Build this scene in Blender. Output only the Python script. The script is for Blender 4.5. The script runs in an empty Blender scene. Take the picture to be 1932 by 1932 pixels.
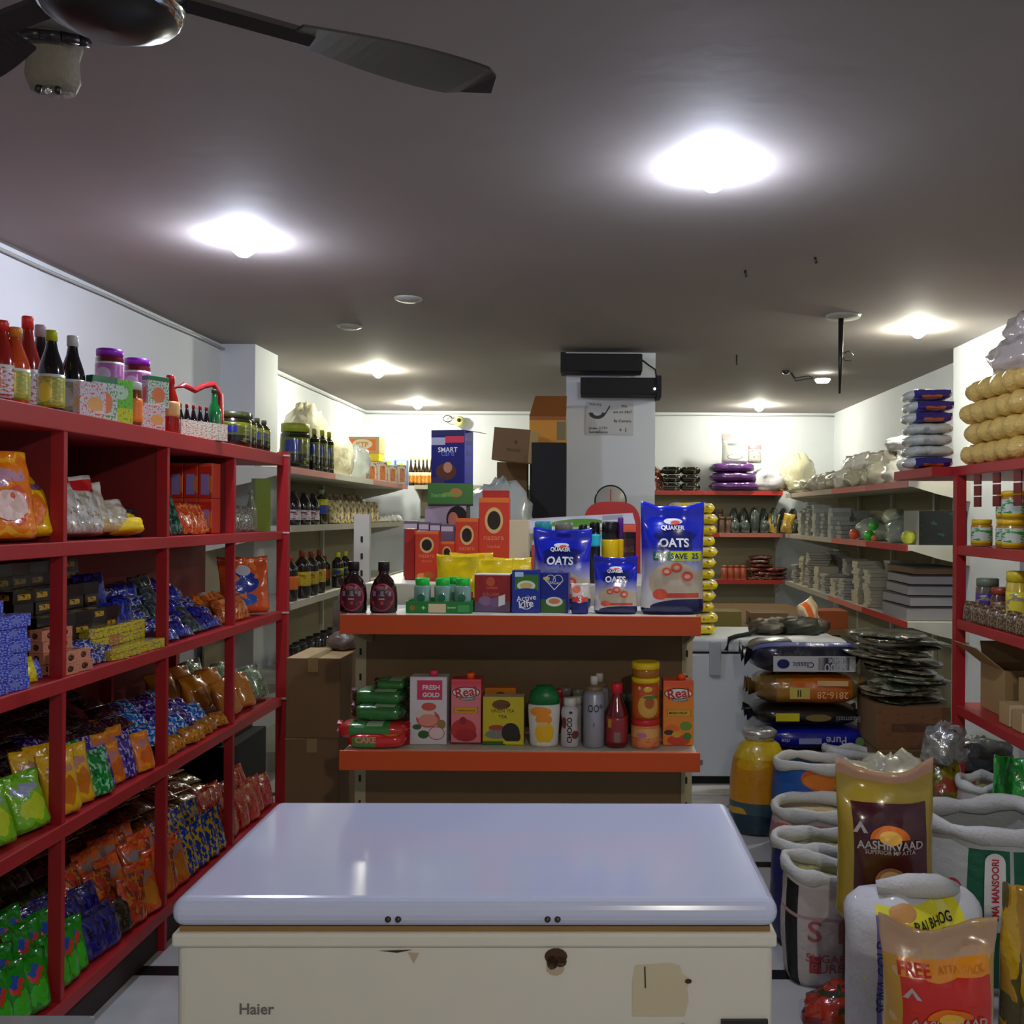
import bpy, bmesh, math, random
from mathutils import Vector, Matrix, Euler, noise
R = math.radians; PI = math.pi
scene = bpy.context.scene
COL = scene.collection
# ---------------------------------------------------------------- camera
F, CX, HY, H = 1777.0, 1120.0, 972.0, 1.62      # focal length in px, vanishing point, eye height
cam_d = bpy.data.cameras.new('camera'); cam = bpy.data.objects.new('camera', cam_d); COL.objects.link(cam)
cam_d.sensor_width = 36; cam_d.sensor_fit = 'HORIZONTAL'; cam_d.lens = F/1932*36
cam_d.shift_x = (966-CX)/1932; cam_d.shift_y = (HY-966)/1932; cam_d.clip_start = 0.05
cam.matrix_world = Matrix.Translation((0, 0, H)) @ Matrix.Rotation(R(90), 4, 'X') @ Matrix.Rotation(R(0.36), 4, 'Z')
scene.camera = cam
# ---------------------------------------------------------------- world, exposure
w = bpy.data.worlds.new('world'); scene.world = w; w.use_nodes = True
w.node_tree.nodes['Background'].inputs[0].default_value = (0.72, 0.82, 1.0, 1)
w.node_tree.nodes['Background'].inputs[1].default_value = 0.17
scene.view_settings.view_transform = 'Standard'; scene.view_settings.look = 'None'
scene.view_settings.gamma = 1; scene.view_settings.use_curve_mapping = False
scene.view_settings.exposure = 0.22
BULB = 620.0; CEIL = 2.75
# name, x, y, strength factor, colour, radius
BULBS = [(-1.45, 3.88, 1.02, (0.76, 0.82, 1.0), .045), (0.38, 3.06, 1.02, (0.76, 0.82, 1.0), .045),
         (-1.7, 7.4, 1.1, (1.0, .99, .80), .035), (-1.8, 9.6, 1.1, (1.0, .99, .82), .035),
         (1.68, 9.6, 1.1, (1.0, .99, .82), .035), (1.93, 5.62, 1.05, (1.0, .99, .82), .035)]

# ---------------------------------------------------------------- helpers
def px(x, D): return (x-CX)*D/F
def pz(y, D): return H-(y-HY)*D/F
def C(r, g, b):
    f = lambda c: (c/255/12.92) if c/255 <= .04045 else ((c/255+.055)/1.055)**2.4
    return (f(r), f(g), f(b), 1)
_m = {}
def mat(name, col, rough=.5, metal=0, trans=0, coat=0, emit=None, bump=0, bscale=30, vary=0, alpha=1, sss=0):
    if name in _m: return _m[name]
    m = bpy.data.materials.new(name); m.use_nodes = True; nt = m.node_tree; b = nt.nodes['Principled BSDF']
    b.inputs['Base Color'].default_value = col; b.inputs['Roughness'].default_value = rough
    b.inputs['Metallic'].default_value = metal; b.inputs['Transmission Weight'].default_value = trans
    b.inputs['Coat Weight'].default_value = coat; b.inputs['Coat Roughness'].default_value = .08
    b.inputs['Alpha'].default_value = alpha
    if emit: b.inputs['Emission Color'].default_value = (*emit[0], 1); b.inputs['Emission Strength'].default_value = emit[1]
    tc = None
    if vary or bump:
        tc = nt.nodes.new('ShaderNodeTexCoord')
    if vary:
        n = nt.nodes.new('ShaderNodeTexNoise'); n.inputs['Scale'].default_value = bscale*.3; n.inputs['Detail'].default_value = 4
        nt.links.new(tc.outputs['Object'], n.inputs['Vector'])
        mx = nt.nodes.new('ShaderNodeMix'); mx.data_type = 'RGBA'
        mx.inputs[6].default_value = tuple(c*(1-vary) for c in col[:3])+(1,); mx.inputs[7].default_value = tuple(min(1, c*(1+vary)) for c in col[:3])+(1,)
        nt.links.new(n.outputs[0], mx.inputs[0]); nt.links.new(mx.outputs[2], b.inputs['Base Color'])
    if bump:
        n = nt.nodes.new('ShaderNodeTexNoise'); n.inputs['Scale'].default_value = bscale; n.inputs['Detail'].default_value = 3
        nt.links.new(tc.outputs['Object'], n.inputs['Vector'])
        bp = nt.nodes.new('ShaderNodeBump'); bp.inputs['Strength'].default_value = bump; bp.inputs['Distance'].default_value = .01
        nt.links.new(n.outputs[0], bp.inputs['Height']); nt.links.new(bp.outputs[0], b.inputs['Normal'])
    _m[name] = m; return m
def pm(name, base, layers, rough=.3, coat=.3, bump=.25, bscale=25, metal=0, warp=0):
    """printed material: layers in the UV of the face. band/rect/ell/noise"""
    if name in _m: return _m[name]
    m = bpy.data.materials.new(name); m.use_nodes = True; nt = m.node_tree; N = nt.nodes; L = nt.links; b = N['Principled BSDF']
    b.inputs['Roughness'].default_value = rough; b.inputs['Coat Weight'].default_value = coat; b.inputs['Coat Roughness'].default_value = .1
    b.inputs['Metallic'].default_value = metal
    tc = N.new('ShaderNodeTexCoord'); uv = tc.outputs['UV']
    if warp:
        nn = N.new('ShaderNodeTexNoise'); nn.inputs['Scale'].default_value = 4; L.new(uv, nn.inputs['Vector'])
        s = N.new('ShaderNodeVectorMath'); s.operation = 'SUBTRACT'; s.inputs[1].default_value = (.5, .5, .5); L.new(nn.outputs[1], s.inputs[0])
        k = N.new('ShaderNodeVectorMath'); k.operation = 'SCALE'; k.inputs['Scale'].default_value = warp; L.new(s.outputs[0], k.inputs[0])
        a = N.new('ShaderNodeVectorMath'); a.operation = 'ADD'; L.new(uv, a.inputs[0]); L.new(k.outputs[0], a.inputs[1])
        q = N.new('ShaderNodeVectorMath'); q.operation = 'MULTIPLY'; q.inputs[1].default_value = (1, 1, 0); L.new(a.outputs[0], q.inputs[0]); uv = q.outputs[0]
    sp = N.new('ShaderNodeSeparateXYZ'); L.new(uv, sp.inputs[0])
    cur = N.new('ShaderNodeRGB'); cur.outputs[0].default_value = base; cur = cur.outputs[0]
    def math(op, a, bb=None, c=None):
        n = N.new('ShaderNodeMath'); n.operation = op
        for i, v in enumerate((a, bb, c)):
            if v is None: continue
            if isinstance(v, (int, float)): n.inputs[i].default_value = v
            else: L.new(v, n.inputs[i])
        return n.outputs[0]
    for ly in layers:
        k = ly[0]; colr = ly[-1]
        if k == 'band': msk = math('COMPARE', sp.outputs[1], (ly[1]+ly[2])/2, abs(ly[2]-ly[1])/2)
        elif k == 'rect':
            msk = math('MULTIPLY', math('COMPARE', sp.outputs[0], (ly[1]+ly[2])/2, abs(ly[2]-ly[1])/2), math('COMPARE', sp.outputs[1], (ly[3]+ly[4])/2, abs(ly[4]-ly[3])/2))
        elif k == 'ell':
            v1 = N.new('ShaderNodeVectorMath'); v1.operation = 'SUBTRACT'; v1.inputs[1].default_value = (ly[1], ly[2], 0); L.new(uv, v1.inputs[0])
            v2 = N.new('ShaderNodeVectorMath'); v2.operation = 'DIVIDE'; v2.inputs[1].default_value = (ly[3], ly[4], 1); L.new(v1.outputs[0], v2.inputs[0])
            v3 = N.new('ShaderNodeVectorMath'); v3.operation = 'LENGTH'; L.new(v2.outputs[0], v3.inputs[0])
            msk = math('LESS_THAN', v3.outputs['Value'], 1.0)
        elif k == 'noise':
            nn = N.new('ShaderNodeTexNoise'); nn.inputs['Scale'].default_value = ly[1]; nn.inputs['Detail'].default_value = 2
            if len(ly) > 4: # offset
                o = N.new('ShaderNodeVectorMath'); o.operation = 'ADD'; o.inputs[1].default_value = (ly[3], ly[3], ly[3]); L.new(uv, o.inputs[0]); L.new(o.outputs[0], nn.inputs['Vector'])
            else: L.new(uv, nn.inputs['Vector'])
            msk = math('GREATER_THAN', nn.outputs[0], ly[2])
        elif k == 'grad':   # printed colour blend between two heights
            mr = N.new('ShaderNodeMapRange'); mr.inputs[1].default_value = ly[1]; mr.inputs[2].default_value = ly[2]; L.new(sp.outputs[1], mr.inputs[0]); msk = mr.outputs[0]
        mx = N.new('ShaderNodeMix'); mx.data_type = 'RGBA'; L.new(msk, mx.inputs[0]); L.new(cur, mx.inputs[6]); mx.inputs[7].default_value = colr; cur = mx.outputs[2]
    L.new(cur, b.inputs['Base Color'])
    if bump:
        n = N.new('ShaderNodeTexNoise'); n.inputs['Scale'].default_value = bscale; n.inputs['Detail'].default_value = 3; L.new(tc.outputs['Object'], n.inputs['Vector'])
        bp = N.new('ShaderNodeBump'); bp.inputs['Strength'].default_value = bump; bp.inputs['Distance'].default_value = .015
        L.new(n.outputs[0], bp.inputs['Height']); L.new(bp.outputs[0], b.inputs['Normal'])
    _m[name] = m; return m

def link(name, me, parent=None, loc=(0, 0, 0), rot=(0, 0, 0)):
    o = bpy.data.objects.new(name, me); COL.objects.link(o); o.location = loc; o.rotation_euler = rot
    if parent is not None: o.parent = parent
    return o
def tag(o, label, cat, group=None, kind=None):
    o['label'] = label; o['category'] = cat
    if group: o['group'] = group
    if kind: o['kind'] = kind
    return o
def thing(name, label, cat, loc=(0, 0, 0), rz=0, group=None, rot=None):
    o = bpy.data.objects.new(name, None); COL.objects.link(o); o.location = loc; o.rotation_euler = rot or (0, 0, rz)
    o.empty_display_size = .05
    return tag(o, label, cat, group)
def dup(root, loc, rot, label=None, group=None):
    r = root.copy(); COL.objects.link(r); r.location = loc; r.rotation_euler = rot
    if label: r['label'] = label
    if group: r['group'] = group
    for ch in list(root.children):
        c = ch.copy(); COL.objects.link(c); c.parent = r
        for g in list(ch.children):
            d = g.copy(); COL.objects.link(d); d.parent = c
    return r
class MB:
    """collects shapes into ONE mesh"""
    def __init__(s): s.v = []; s.f = []; s.uv = []; s.mi = []; s.smooth = []
    def add(s, v, f, uv=None, mi=0, smooth=False):
        o = len(s.v); s.v += [tuple(p) for p in v]
        for i, fc in enumerate(f):
            s.f.append([o+k for k in fc]); s.mi.append(mi if isinstance(mi, int) else mi[i]); s.smooth.append(smooth)
            s.uv.append(uv[i] if uv else [(0, 0)]*len(fc))
        return s
    def box(s, x0, x1, y0, y1, z0, z1, mi=0, front=None, top=None):
        v = [(x0, y0, z0), (x1, y0, z0), (x1, y1, z0), (x0, y1, z0), (x0, y0, z1), (x1, y0, z1), (x1, y1, z1), (x0, y1, z1)]
        f = [(0, 1, 5, 4), (1, 2, 6, 5), (2, 3, 7, 6), (3, 0, 4, 7), (4, 5, 6, 7), (3, 2, 1, 0)]
        q = [(0, 0), (1, 0), (1, 1), (0, 1)]
        mm = [mi if front is None else front, mi, mi, mi, mi if top is None else top, mi]
        return s.add(v, f, [q]*6, mm)
    def xf(s, M, start=0):
        for i in range(start, len(s.v)): s.v[i] = tuple(M @ Vector(s.v[i]))
        return s
    def tube(s, pts, r, n=8, mi=0):
        pts = [Vector(p) for p in pts]; rs = r if isinstance(r, (list, tuple)) else [r]*len(pts); rings = []
        for i, p in enumerate(pts):
            d = (pts[min(i+1, len(pts)-1)]-pts[max(i-1, 0)]).normalized()
            a = Vector((0, 0, 1)) if abs(d.z) < .9 else Vector((1, 0, 0))
            u = d.cross(a).normalized(); v = d.cross(u).normalized()
            rings.append([p+(u*math.cos(2*PI*k/n)+v*math.sin(2*PI*k/n))*rs[i] for k in range(n)])
        V = [q for g in rings for q in g]; Fc = []
        for i in range(len(pts)-1):
            for k in range(n): Fc.append((i*n+k, i*n+(k+1) % n, (i+1)*n+(k+1) % n, (i+1)*n+k))
        Fc.append(tuple(range(n))[::-1]); Fc.append(tuple((len(pts)-1)*n+k for k in range(n)))
        return s.add(V, Fc, None, mi, True)
    def lathe(s, prof, n=20, mi=0, sx=1, sy=1, c=(0, 0, 0)):
        V = []; Fc = []; U = []
        for (r, z) in prof:
            for k in range(n):
                a = 2*PI*k/n-PI/2; V.append((c[0]+r*math.cos(a)*sx, c[1]+r*math.sin(a)*sy, c[2]+z))
        z0 = prof[0][1]; z1 = prof[-1][1] if prof[-1][1] != z0 else z0+1
        for i in range(len(prof)-1):
            for k in range(n):
                Fc.append((i*n+k, i*n+(k+1) % n, (i+1)*n+(k+1) % n, (i+1)*n+k))
                ua, ub = (k/n+.5) % 1, ((k+1)/n+.5) % 1 or 1
                if ub < ua: ub = 1
                va, vb = (prof[i][1]-z0)/(z1-z0), (prof[i+1][1]-z0)/(z1-z0)
                U.append([(ua, va), (ub, va), (ub, vb), (ua, vb)])
        Fc.append(tuple(range(n))[::-1]); U.append([(0, 0)]*n)
        Fc.append(tuple((len(prof)-1)*n+k for k in range(n))); U.append([(0, 1)]*n)
        return s.add(V, Fc, U, mi, True)
    def mesh(s, name, mats):
        me = bpy.data.meshes.new(name); me.from_pydata(s.v, [], s.f)
        for m in (mats if isinstance(mats, (list, tuple)) else [mats]): me.materials.append(m)
        ul = me.uv_layers.new(name='uv'); li = 0; data = []
        for i, p in enumerate(me.polygons):
            p.material_index = s.mi[i]; p.use_smooth = s.smooth[i]
            for (a, b) in s.uv[i]: data += [a, b]
        ul.data.foreach_set('uv', data); me.update(); return me
    def obj(s, name, mats, parent=None, loc=(0, 0, 0), rot=(0, 0, 0)): return link(name, s.mesh(name, mats), parent, loc, rot)
def bevel(o, wd=.004, seg=2):
    m = o.modifiers.new('bevel', 'BEVEL'); m.width = wd; m.segments = seg; m.limit_method = 'ANGLE'; return o
def struct(name, mb, m):
    o = mb.obj(name, m); o['kind'] = 'structure'; return o
# ---- text and flat print laid on a surface
def flat_xz(y): return lambda x, z: (x, y, z)
_tc = {}
def text_shape(s, bold=0):
    if (s, bold) in _tc: return _tc[(s, bold)]
    cu = bpy.data.curves.new('t', 'FONT'); cu.body = s; cu.size = 1; cu.align_x = 'CENTER'; cu.align_y = 'CENTER'; cu.resolution_u = 3; cu.offset = bold; cu.fill_mode = 'FRONT'
    o = bpy.data.objects.new('t', cu); COL.objects.link(o); dg = bpy.context.evaluated_depsgraph_get(); me = bpy.data.meshes.new_from_object(o.evaluated_get(dg))
    bm = bmesh.new(); bm.from_mesh(me); bmesh.ops.triangulate(bm, faces=bm.faces[:])
    V = [v.co.copy() for v in bm.verts]; Fc = [[v.index for v in f.verts] for f in bm.faces]; bm.free()
    bpy.data.objects.remove(o); bpy.data.curves.remove(cu); bpy.data.meshes.remove(me)
    xs = [v.x for v in V] or [0]; ys = [v.y for v in V] or [0]; cx, cy = (min(xs)+max(xs))/2, (min(ys)+max(ys))/2
    W, Hh = max(xs)-min(xs), max(ys)-min(ys)
    r = ([((v.x-cx)/W, (v.y-cy)/Hh) for v in V], Fc, W/Hh); _tc[(s, bold)] = r; return r
def lay(parent, name, P2, Fc, surf, m, sub=0):
    bm = bmesh.new(); vs = [bm.verts.new((x, 0, z)) for x, z in P2]
    for f in Fc:
        try: bm.faces.new([vs[i] for i in f])
        except ValueError: pass
    if sub:
        for _ in range(4):
            e = [e for e in bm.edges if e.calc_length() > sub]
            if not e: break
            bmesh.ops.subdivide_edges(bm, edges=e, cuts=1); bmesh.ops.triangulate(bm, faces=[f for f in bm.faces if len(f.verts) > 3])
    for v in bm.verts: v.co = surf(v.co.x, v.co.z)
    bm.normal_update(); me = bpy.data.meshes.new(name); bm.to_mesh(me); bm.free(); me.materials.append(m)
    return link(name, me, parent)
def letter(parent, s, cx, cz, width, surf, m, height=None, rot=0, sub=0, bold=.01, name='lettering'):
    P, Fc, asp = text_shape(s, bold); h = height or width/asp; c, sn = math.cos(rot), math.sin(rot)
    return lay(parent, name, [(cx+x*width*c-y*h*sn, cz+x*width*sn+y*h*c) for x, y in P], Fc, surf, m, sub)
def ell_print(parent, cx, cz, rx, rz, surf, m, n=24, name='emblem', a0=0, a1=2*PI, sub=0, r0=0):
    if r0:
        P = [(cx+rx*k*math.cos(a0+(a1-a0)*i/n), cz+rz*k*math.sin(a0+(a1-a0)*i/n)) for i in range(n+1) for k in (r0, 1)]
        return lay(parent, name, P, [(2*i, 2*i+1, 2*i+3, 2*i+2) for i in range(n)], surf, m, sub)
    P = [(cx, cz)]+[(cx+rx*math.cos(a0+(a1-a0)*i/n), cz+rz*math.sin(a0+(a1-a0)*i/n)) for i in range(n+1)]
    return lay(parent, name, P, [(0, i+1, i+2) for i in range(n)], surf, m, sub)
def rect_print(parent, x0, x1, z0, z1, surf, m, name='label_panel', sub=0.03, slant=0):
    nx = max(1, int((x1-x0)/.03)); nz = max(1, int((z1-z0)/.03))
    P = [(x0+(x1-x0)*i/nx, z0+(z1-z0)*j/nz+slant*i/nx) for j in range(nz+1) for i in range(nx+1)]
    return lay(parent, name, P, [(j*(nx+1)+i, j*(nx+1)+i+1, (j+1)*(nx+1)+i+1, (j+1)*(nx+1)+i) for j in range(nz) for i in range(nx)], surf, m)
# ---- bags
def ns(x, y, z): return noise.noise(Vector((x, y, z)))
class Bag:
    """filled packet standing on its base (upright) or a pillow packet sealed at both ends"""
    def __init__(s, w, h, t, seed=0, style='upright', wr=.1, ears=0):
        s.w, s.h, s.t, s.seed, s.style, s.wr, s.ears = w, h, t, seed*7.31, style, wr, ears
    def hw(s, v):
        if s.style == 'pillow': return s.w/2*(1-.05*math.sin(PI*v)+.012*ns(s.seed, v*5, 3))
        if s.style == 'lump': return s.w/2*max(.12, math.sin(PI*min(1, v*.93+.07)))**.35
        return s.w/2*(1-.10*max(0, 1-v/.06)**2-.05*math.sin(PI*min(1, v*1.1))+s.ears*max(0, (v-.8)/.2)**2*.1+.015*ns(s.seed, v*4, 1))
    def T(s, v):
        if s.style == 'pillow': return s.t/2*max(.02, math.sin(PI*min(1, max(0, (v-.05)/.9))))**.5
        if s.style == 'lump': return s.t/2*max(.05, math.sin(PI*min(1, v*.9+.07)))**.5
        if v < .08: return s.t/2*(.72+.28*(v/.08)**.5)
        if v < .45: return s.t/2
        return s.t/2*max(.025, 1-((v-.45)/.46)**1.7) if v < .91 else s.t/2*.025
    def y(s, sx, v, side=-1):
        T = s.T(v); base = T*(1-abs(sx)**3)**.55
        wv = s.wr*s.t*(ns(sx*2.2+s.seed, v*5, side*3.1)+.5*ns(sx*6, v*9+s.seed, side))*(1-abs(sx)**4)*min(1, .25+v)
        if T < s.t*.05: # seal waves
            base = s.t*.02; return side*base+s.t*.14*math.sin(sx*4+s.seed)*1.0
        k = max(0, (v-.75)/.16) if s.style == 'upright' else 0
        return side*(base+wv*min(1, T/(s.t*.3)))+s.t*.14*math.sin(sx*4+s.seed)*min(1, k)
    def surf(s, off=.0015):
        def f(x, z):
            v = min(1, max(0, z/s.h)); hw = s.hw(v); sx = max(-1, min(1, x/hw)); return (x, s.y(sx, v)-off, z+s.top(sx, v))
        return f
    def top(s, sx, v):
        return (s.ears*s.h*.5*(abs(sx)**2.2)+.02*s.h*ns(sx*3, s.seed, 9))*max(0, (v-.7)/.3)**1.5
    def mb(s, nu=12, nv=18, mi=0):
        V = []; Fc = []; U = []; n = 2*nu
        for j in range(nv+1):
            v = j/nv; hw = s.hw(v)
            for i in range(n):
                if i <= nu: sx = -math.cos(PI*i/nu); side = -1
                else: sx = math.cos(PI*(i-nu)/nu); side = 1
                yy = s.y(sx, v, side) if 0 < i < nu or i > nu else (s.y(sx, v, -1)+s.y(sx, v, 1))/2
                V.append((sx*hw, yy, v*s.h+s.top(sx, v)))
        for j in range(nv):
            for i in range(n):
                i2 = (i+1) % n; Fc.append((j*n+i, j*n+i2, (j+1)*n+i2, (j+1)*n+i))
                g = lambda q: (1-math.cos(PI*q/nu))/2 if q <= nu else (1+math.cos(PI*(q-nu)/nu))/2
                ua, ub = g(i), g(i+1); U.append([(ua, j/nv), (ub, j/nv), (ub, (j+1)/nv), (ua, (j+1)/nv)])
        Fc.append(tuple(range(n))[::-1]); U.append([(0, 0)]*n); Fc.append(tuple(nv*n+k for k in range(n))); U.append([(.5, 1)]*n)
        return MB().add(V, Fc, U, mi, True)
_meshc = {}
def packet_mesh(name, w_, h_, t_, m, seed=0, style='pillow', wr=.12, nu=8, nv=12, ears=0):
    k = (name, w_, h_, t_, m.name, seed, style)
    if k not in _meshc: _meshc[k] = Bag(w_, h_, t_, seed, style, wr, ears).mb(nu, nv).mesh(name, m)
    return _meshc[k]
def lying_mesh(name, w_, d_, t_, m, seed=0, nu=24, nv=14, wr=.06):
    """filled sack lying flat: long side along x"""
    V = []; Fc = []; U = []
    for j in range(nu+1):
        s = -1+2*j/nu; e = max(.0, 1-abs(s)**5)**.45; e = max(e, .06)
        for i in range(nv):
            a = 2*PI*i/nv-PI/2; c, sn = math.cos(a), math.sin(a)
            q = lambda u, p=.62: math.copysign(abs(u)**p, u)
            wv = 1+wr*ns(s*3+seed, c*1.5, sn*1.5)
            V.append((s*w_/2*(1-.02*abs(c)), q(c)*d_/2*(.25+.75*e)*wv, t_/2+q(sn)*t_/2*e*wv))
    for j in range(nu):
        for i in range(nv):
            i2 = (i+1) % nv; Fc.append((j*nv+i, (j+1)*nv+i, (j+1)*nv+i2, j*nv+i2))
            U.append([(j/nu, i/nv), ((j+1)/nu, i/nv), ((j+1)/nu, (i+1)/nv), (j/nu, (i+1)/nv)])
    Fc.append(tuple(range(nv))); U.append([(0, 0)]*nv); Fc.append(tuple(nu*nv+k for k in range(nv))[::-1]); U.append([(1, 0)]*nv)
    return MB().add(V, Fc, U, 0, True).mesh(name, m)
def blob_mesh(name, rx, ry, rz, m, seed=0, amp=.25, n=26, freq=2.0, crump=.15):
    V = []; Fc = []; nl = n//2+2
    for j in range(nl+1):
        ph = -PI/2+PI*j/nl
        for i in range(n):
            a = 2*PI*i/n; d = Vector((math.cos(ph)*math.cos(a), math.cos(ph)*math.sin(a), math.sin(ph)))
            k = 1+amp*ns(d.x*freq+seed, d.y*freq, d.z*freq)+crump*abs(ns(d.x*7+seed, d.y*7, d.z*7))*2
            p = Vector((d.x*rx, d.y*ry, d.z*rz))*k; p.z = max(p.z, -rz*.72)+rz*.72; V.append(p)
    for j in range(nl):
        for i in range(n): Fc.append((j*n+i, j*n+(i+1) % n, (j+1)*n+(i+1) % n, (j+1)*n+i))
    U = [[(i % n/n, i//n/nl)]*4 for i in range(len(Fc))]
    return MB().add(V, Fc, U, 0, True).mesh(name, m)
def blob(name, label, cat, loc, r, m, seed=0, rz=0, group=None, **k):
    o = link(name, blob_mesh(name, *r, m, seed, **k), None, loc, (0, 0, rz)); return tag(o, label, cat, group)
def sack(name, label, loc, rx, ry, h, body, rim_m, fill_m, seed=0, rz=0, rim_r=.022, tilt=(0, 0), fill_drop=.05, group=None):
    """open-mouthed woven sack with its rim rolled down"""
    t = thing(name, label, 'sack', loc, rz, group); n, nv = 28, 12
    def pt(a, v, off=0):
        sq = (abs(math.cos(a))**2.6+abs(math.sin(a))**2.6)**(-1/2.6)
        bulge = (1+.10*math.sin(PI*v)-.10*max(0, 1-v/.12)**2)*(1+.05*ns(math.cos(a)*1.6+seed, math.sin(a)*1.6, v*3)+.02*ns(a*3, v*8, seed))
        r1 = sq*bulge
        return Vector(((rx*r1+off)*math.cos(a), (ry*r1+off)*math.sin(a), v*h*(1+.06*ns(math.cos(a)*1.2, math.sin(a)*1.2, seed+5)*(v > .5))+v*(tilt[0]*math.cos(a)+tilt[1]*math.sin(a))))
    A = [2*PI*i/n-PI/2 for i in range(n)]
    V = []; Fc = []; U = []
    for j in range(nv+1):
        for a in A: V.append(pt(a, j/nv))
    for j in range(nv):
        for i in range(n):
            Fc.append((j*n+i, j*n+(i+1) % n, (j+1)*n+(i+1) % n, (j+1)*n+i)); ua, ub = (i/n+.5) % 1, (((i+1)/n+.5) % 1) or 1
            if ub < ua: ub = 1
            U.append([(ua, j/nv), (ub, j/nv), (ub, (j+1)/nv), (ua, (j+1)/nv)])
    Fc.append(tuple(range(n))[::-1]); U.append([(0, 0)]*n)
    b = MB().add(V, Fc, U, 0, True).obj('sack_body', body, t)
    # rolled rim
    rr = MB(); V = []; Fc = []; m_ = 8; rim_r *= .8
    for i, a in enumerate(A):
        p = pt(a, 1); d = Vector((math.cos(a), math.sin(a), 0)); r_ = rim_r*(1+.7*ns(math.cos(a)*2+seed, math.sin(a)*2, 4))
        for k in range(m_):
            q = 2*PI*k/m_; V.append(p+d*math.cos(q)*r_*.8+Vector((0, 0, 1))*(math.sin(q)*r_*1.25-.2*r_))
    for i in range(n):
        for k in range(m_): Fc.append((i*m_+k, i*m_+(k+1) % m_, ((i+1) % n)*m_+(k+1) % m_, ((i+1) % n)*m_+k))
    rr.add(V, Fc, None, 0, True).obj('rolled_rim', rim_m, t)
    if fill_m:
        V = []; Fc = []
        for q in range(7):
            k = 1-q/6
            for a in A:
                p = pt(a, 1-fill_drop/h); V.append((p.x*k*.99, p.y*k*.99, p.z+.03*(1-k*k)+.006*ns(p.x*k*30, p.y*k*30, seed)))
        for q in range(6):
            for i in range(n): Fc.append((q*n+i, q*n+(i+1) % n, (q+1)*n+(i+1) % n, (q+1)*n+i))
        MB().add(V, Fc, None, 0, True).obj('grain_fill', fill_m, t)
    def surf(off=.004):
        def f(x, z):
            a = x/rx-PI/2; p = pt(a, min(1, max(0, z/h)), off); return (p.x, p.y, p.z)
        return f
    t_surf[t.name] = surf; return t
t_surf = {}
# ---- round containers
PROF = {
 'sauce': [(.0, 0), (.92, 0), (1, .02), (1, .5), (.9, .58), (.5, .76), (.36, .88), (.36, .9)],
 'syrup': [(0, 0), (.9, 0), (1, .04), (1, .35), (.92, .5), (.7, .64), (.38, .74), (.36, .8), (.36, .84)],
 'cola': [(0, 0), (.9, 0), (1, .03), (1, .25), (.93, .33), (1, .45), (1, .6), (.75, .76), (.34, .9), (.34, .93)],
 'jar': [(0, 0), (.94, 0), (1, .03), (1, .76), (.86, .82), (.86, .84)],
 'tin': [(0, 0), (1, 0), (1, .97), (.97, 1)],
 'water': [(0, 0), (.92, 0), (1, .03), (1, .66), (.96, .74), (.5, .82), (.34, .86), (.34, .88)],
 'spray': [(0, 0), (.96, 0), (1, .02), (1, .74), (.8, .79), (.62, .8)],
 'choco': [(0, 0), (.92, 0), (1, .03), (.98, .3), (.84, .5), (.98, .68), (.9, .8), (.55, .84), (.5, .86)],
 'beer': [(0, 0), (.95, 0), (1, .02), (1, .5), (.85, .62), (.45, .74), (.36, .92), (.36, .94)],
}
CAPZ = {'sauce': (.885, .42), 'syrup': (.82, .42), 'cola': (.915, .42), 'jar': (.82, .96), 'water': (.865, .42), 'spray': (.79, .7), 'choco': (.845, .66), 'beer': (.92, .42)}
def prof_at(pr, z):
    for (r0, z0), (r1, z1) in zip(pr, pr[1:]):
        if z0 <= z <= z1 and z1 > z0: return r0+(r1-r0)*(z-z0)/(z1-z0)
    return pr[-1][0]
def bottle(name, label, cat, loc, r, h, kind, bm_, cm=None, lm=None, lz=(.1, .45), n=18, sy=1, rz=0, group=None, cap_name='cap', cap=None):
    t = thing(name, label, cat, loc, rz, group); pr = PROF[kind]
    hb = (cap[0]*h+.002) if kind == 'tin' and cap and cm else h
    MB().lathe([(a*r, z*hb) for a, z in pr], n, sy=sy).obj('container_body', bm_, t)
    if cm:
        z0, cr = cap or CAPZ[kind]
        MB().lathe([(0, z0*h), (cr*r, z0*h), (cr*r, h*.985), (cr*r*.9, h), (0, h)], n, sy=sy).obj(cap_name, cm, t)
    if lm:
        zs = [lz[0]+(lz[1]-lz[0])*i/6 for i in range(7)]
        V = []; P = [((prof_at(pr, z))*r+.0012, z*h) for z in zs]
        MB().lathe([(0, P[0][1])]+P+[(0, P[-1][1])], n, sy=sy).obj('paper_label', lm, t)
    return t
def carton(name, label, cat, loc, w_, d_, h_, front, side=None, top=None, rz=0, group=None, rot=None, bev=.002):
    """a closed box whose printed faces are one skin; returned empty carries it"""
    t = thing(name, label, cat, loc, rz, group, rot)
    o = MB().box(-w_/2, w_/2, -d_/2, d_/2, 0, h_, 1, 0, 2).obj('box_body', [front, side or front, top or side or front], t)
    if bev: bevel(o, bev, 2)
    return t
random.seed(11)
rnd = random.uniform
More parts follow.
